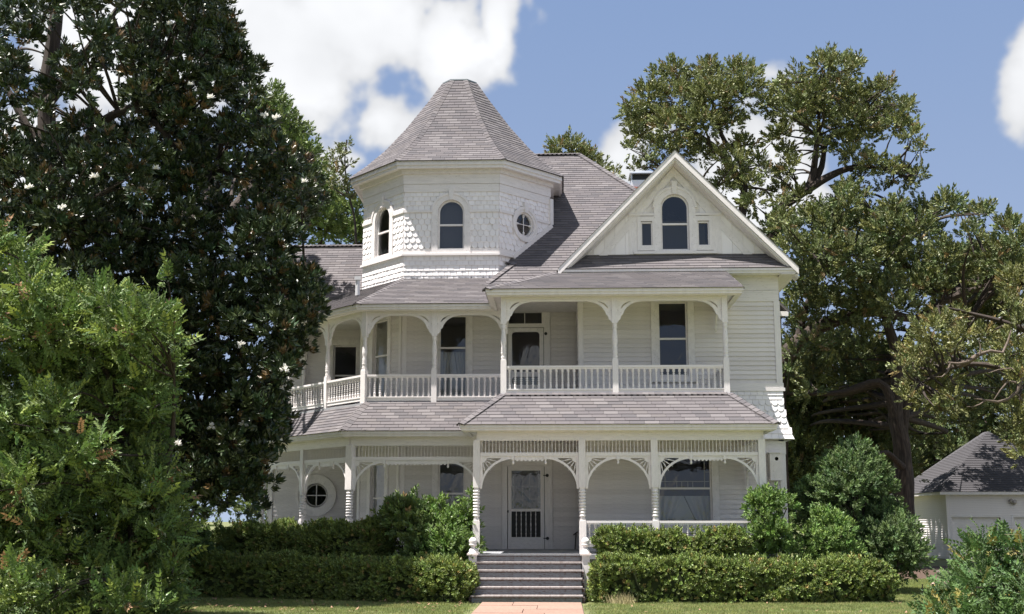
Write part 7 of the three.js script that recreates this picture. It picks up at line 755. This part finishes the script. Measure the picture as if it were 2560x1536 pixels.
// clipped hedges and shrubs
const hedgeG = [spray(11, 0.09, 0.054, 0.032, 0.1, [0.5, 1.3]), spray(10, 0.07, 0.05, 0.03, 0.1, [0.6, 1.5])], shrubG = [spray(11, 0.16, 0.095, 0.048, 0.12), spray(10, 0.12, 0.09, 0.044, 0.1)];
function hedge(label, p, q, depth, h, lumpy, col, dens = 620) {
  const dx = q[0] - p[0], dz = q[1] - p[1], L = Math.hypot(dx, dz), o = [(p[0] + q[0]) / 2, 0, (p[1] + q[1]) / 2], ang = Math.atan2(-dz, dx), t = thing('hedge', label, 'hedge', o); t.rotation.y = ang;
  const list = [], n = Math.round(dens * (L * (2 * h + depth) + 2 * h * depth)), hw = L / 2, hd = depth / 2, sd = rnd() * 50;
  for (let i = 0; i < n; i++) {
    const a = rnd() * (L * (2 * h + depth) + 2 * h * depth); let x, y, z, d;
    if (a < L * h) { x = rr(-hw, hw); y = rr(0.02, h); z = hd; d = V(0, 0.15, 1); } else if (a < 2 * L * h) { x = rr(-hw, hw); y = rr(0.02, h); z = -hd; d = V(0, 0.15, -1); } else if (a < L * (2 * h + depth)) { x = rr(-hw, hw); y = h; z = rr(-hd, hd); d = V(0, 1, 0.1); } else { x = rnd() < 0.5 ? -hw : hw; y = rr(0.02, h); z = rr(-hd, hd); d = V(Math.sign(x), 0.2, 0); }
    if (fbm(x * 1.3 + sd * 3, y * 1.6, z * 1.3 + 7, 2) < -0.16 && y < h - 0.05 && rnd() < 0.72) continue;   // thin patches
    // rounded shoulders, uneven skin, thickness
    const ex = Math.max(0, Math.abs(x) - hw + 0.25) / 0.25, ez = Math.max(0, Math.abs(z) - hd + 0.25) / 0.25, ey = Math.max(0, y - h + 0.25) / 0.25, e = Math.max(0, Math.hypot(ex, ez, ey) - 1) * 0.25; const c = V(Math.sign(x) * ex, ey, Math.sign(z) * ez); if (c.lengthSq() > 0) { c.normalize(); x -= c.x * e; y -= c.y * e; z -= c.z * e; d.add(c).normalize(); }
    const b = (fbm(x * 1.5 + sd, y * 1.8, z * 1.8, 3) * 0.35 + gauss() * 0.05) * lumpy - Math.pow(rnd(), 2) * 0.16; x += d.x * b; y = Math.max(0.02, y + d.y * b); z += d.z * b;
    list.push({ p: V(x, y, z), d: d.clone().add(V(gauss() * 0.6, gauss() * 0.5 + 0.2, gauss() * 0.6)).normalize(), s: rr(0.8, 1.25), c: col() });
  }
  for (let i = 0; i < L * 16; i++) list.push({ p: V(rr(-hw, hw) * 0.96, h + rr(-0.02, 0.10) * lumpy, rr(-hd, hd) * 0.8), d: V(gauss() * 0.3, 1, gauss() * 0.3).normalize(), s: rr(0.9, 1.5), c: col() });   // stray shoots
  hedgeG.forEach((g, i) => scatter(t, 'foliage', g, i ? LM.mid : LM.soft, list.filter((_, k) => k % 2 === i)));
  const st = []; for (let x = -hw + 0.15; x < hw; x += 0.16) { st.push(tube([V(x, 0, gauss() * hd * 0.5), V(x + gauss() * 0.06, h * 0.45, gauss() * hd * 0.6), V(x + gauss() * 0.1, h * 0.85, gauss() * hd * 0.8)], 0.016, 0.006, 5)); } mesh('stems', st, bark, t).userData.kind = 'stuff';
  mesh('shaded_core', new THREE.BoxGeometry(L - 0.4, h - 0.22, Math.max(0.1, depth - 0.4)).translate(0, (h - 0.22) / 2 + 0.02, 0), std(lin(0.04, 0.055, 0.018), 1), t);  // solid core darker than the leaves: shade inside the hedge put into colour
  return t;
}
const hedgeCol = () => tint([0.158, 0.212, 0.044], 0.35, [0.03, [0.32, 0.24, 0.08]]);
hedge('long clipped hedge along the lawn on the magnolia side of the steps', [-8.15, -27.75], [-1.98, -26.05], 1.0, 0.82, 1, hedgeCol);
hedge('taller loosely clipped hedge against the angled porch', [-8.2, -29.7], [-4.1, -28.35], 1.0, 1.5, 1.5, hedgeCol);
hedge('long clipped hedge along the lawn from the steps to the round shrubs', [0.72, -26.15], [6.95, -26.65], 0.95, 0.82, 1, hedgeCol);
hedge('short taller hedge in front of the porch rail', [0.74, -27.05], [4.1, -27.08], 0.42, 1.4, 1.2, hedgeCol);
function shrub(label, o, clumps, col, dens = 430, mat = LM.soft, sz = 1) {
  const t = thing('shrub', label, 'shrub', o), all = clumpSprays(clumps.map(([x, y, z, r]) => [x + o[0], y, z + o[2], r]), o, dens, sz, col, 0.45); shrubG.forEach((g, i) => scatter(t, 'foliage', g, i && mat !== LM.matte ? LM.mid : mat, all.filter((_, k) => k % 2 === i)));
  const limbs = Array.from({ length: 5 }, () => ({ p: [[o[0] + gauss() * 0.1, -0.05, o[2] + gauss() * 0.1], [o[0] + gauss() * 0.3, 0.5, o[2] + gauss() * 0.3], [o[0] + gauss() * 0.5, 1, o[2] + gauss() * 0.4]], r: [0.03, 0.012] })); mesh('stem', branches(limbs, clumps.map(([x, y, z]) => [x + o[0], y, z + o[2]]), o, 0.015, 1), bark, t); return t;
}
const ball = (rx, h, n, y0, r, rz = rx) => Array.from({ length: n }, (_, i) => { const d = rndDir(); return [d.x * rx * 0.72, y0 + h / 2 + d.y * (h / 2 - r * 0.7), d.z * rz * 0.72, r * rr(0.8, 1.2)]; });
const shrubCol = () => tint([0.122, 0.185, 0.046], 0.34, [0.012, [0.30, 0.20, 0.09]]), darkShrub = () => tint([0.088, 0.145, 0.040], 0.34), brightCol = () => tint([0.13, 0.215, 0.044], 0.3);
shrub('round leafy shrub at the end of the front porch', [4.72, 0, -27.2], ball(0.62, 1.62, 30, 0.74, 0.28), brightCol, 520, LM.soft, 0.8);
shrub('round shrub behind the long hedge beside the porch-end shrub', [5.95, 0, -27.75], ball(0.72, 1.42, 30, 0.45, 0.28), brightCol, 520, LM.soft, 0.8);
shrub('large dark shrub behind the round shrubs, beside the oak trunk', [7.1, 0, -30.3], [...ball(1.35, 2.6, 34, 0.7, 0.48), ...ball(0.8, 1.2, 8, 2.4, 0.36)], darkShrub, 330, LM.matte);
shrub('small dark shrub at the far end of the long hedge', [7.85, 0, -29.3], ball(0.62, 1.55, 18, 0.2, 0.34), darkShrub, 430, LM.matte);
shrub('bushy green shrub between the tall hedge and the steps', [-3.55, 0, -28.0], [...ball(0.85, 2.0, 26, 0.1, 0.36), ...ball(0.5, 0.9, 6, 1.35, 0.28)], shrubCol);
shrub('bright leafy shrub beside the steps', [-2.5, 0, -27.6], ball(0.6, 1.9, 22, 0.05, 0.3), brightCol);
shrub('climbing vine reaching up the porch post by the steps', [-2.13, 0, -27.75], [[0, 0.6, 0, 0.3], [0.05, 1.1, 0, 0.26], [0.0, 1.5, 0, 0.22], [0.05, 1.9, 0, 0.17], [0.08, 2.25, 0, 0.12], [-0.7, 2.1, -0.1, 0.13], [-0.75, 1.9, -0.1, 0.2]], brightCol, 900);
shrub('dark undergrowth below the magnolia at the end of the hedges', [-9.2, 0, -27.6], [...ball(1.1, 1.7, 24, 0.1, 0.4), ...ball(0.6, 1.0, 8, 0, 0.3).map(([x, y, z, r]) => [x + 0.9, y, z - 1.2, r]), ...ball(0.8, 1.5, 12, 0, 0.36).map(([x, y, z, r]) => [x + 0.3, y, z - 2.6, r])], darkShrub, 300);
// -------- lawn blades near the house, litter and a dry tuft
{
  const p = []; for (let i = 0; i < 70; i++) { const x = rr(-0.17, 0.17), z = rr(-0.17, 0.17), h = rr(0.02, 0.05), a = rnd() * 6.28, w = 0.004, l = rr(0, 0.03); p.push(x - w * Math.cos(a), 0, z - w * Math.sin(a), x + w * Math.cos(a), 0, z + w * Math.sin(a), x + l * Math.sin(a), h, z + l * Math.cos(a)); }
  const g = geoOf(p), list = []; const onPath = (x, z) => x > -1.85 && x < 0.6 && z < -8, drive = (x, z) => x > 8 && z < -36;
  for (let i = 0; i < 9500; i++) { const x = rr(-10, 11.5), z = -21.3 - 9.5 * Math.pow(rnd(), 0.9); if (onPath(x, z)) continue; list.push({ p: V(x, 0.0, z), d: V(gauss() * 0.05, 1, gauss() * 0.05).normalize(), s: rr(0.8, 1.3), c: tint([0.20, 0.24, 0.065], 0.3, [0.08, [0.38, 0.34, 0.14]]) }); }
  for (let i = 0; i < 1500; i++) { const x = rr(7.5, 15), z = rr(-36, -29); list.push({ p: V(x, 0, z), d: V(0, 1, 0), s: rr(0.9, 1.5), c: tint([0.21, 0.25, 0.065], 0.3) }); }
  const lawn = scatter(scene, 'grass', g, LM.soft, list); tag(lawn, 'short blades of the mown lawn', 'grass', null, 'stuff');
  const lp = []; for (let i = 0; i < 150; i++) { const left = rnd() < 0.8, x = left ? rr(-8, -2) : rr(1, 9), z = rr(-26.5, -22.6); leafTris(lp, new THREE.Matrix4().makeTranslation(x, 0.045, z).multiply(new THREE.Matrix4().makeRotationY(rnd() * 6)).multiply(new THREE.Matrix4().makeRotationX(1.5 + gauss() * 0.3)), rr(0.06, 0.13), rr(0.03, 0.05), 0.02); }
  const ll = mesh('leaf_litter', geoOf(lp), std(lin(0.30, 0.17, 0.11), 0.9), scene); tag(ll, 'dead brown leaves fallen on the lawn', 'leaf litter', null, 'stuff');
  const tp = []; for (let i = 0; i < 240; i++) { const x = gauss() * 0.42, z = gauss() * 0.12, a = rnd() * 6.28, h = rr(0.1, 0.28), l = rr(0.02, 0.14), w = 0.006; tp.push(x - w, 0, z, x + w, 0, z, x + Math.cos(a) * l, h, z + Math.sin(a) * l); }
  const tf2 = mesh('dry_grass_tuft', geoOf(tp), std(lin(0.42, 0.36, 0.19), 0.9, { side: THREE.DoubleSide }), scene); tf2.position.set(1.25, 0, -25.55); tag(tf2, 'straw coloured tuft of dry grass at the foot of the hedge', 'tuft');
}
// the house stands with its base at the middle of its plan
for (const c of house.children) c.position.z += 33; house.position.z = -33;

scene.traverse(o => { if (o.isMesh) { o.castShadow = true; o.receiveShadow = true; } });
renderer.render(scene, camera);
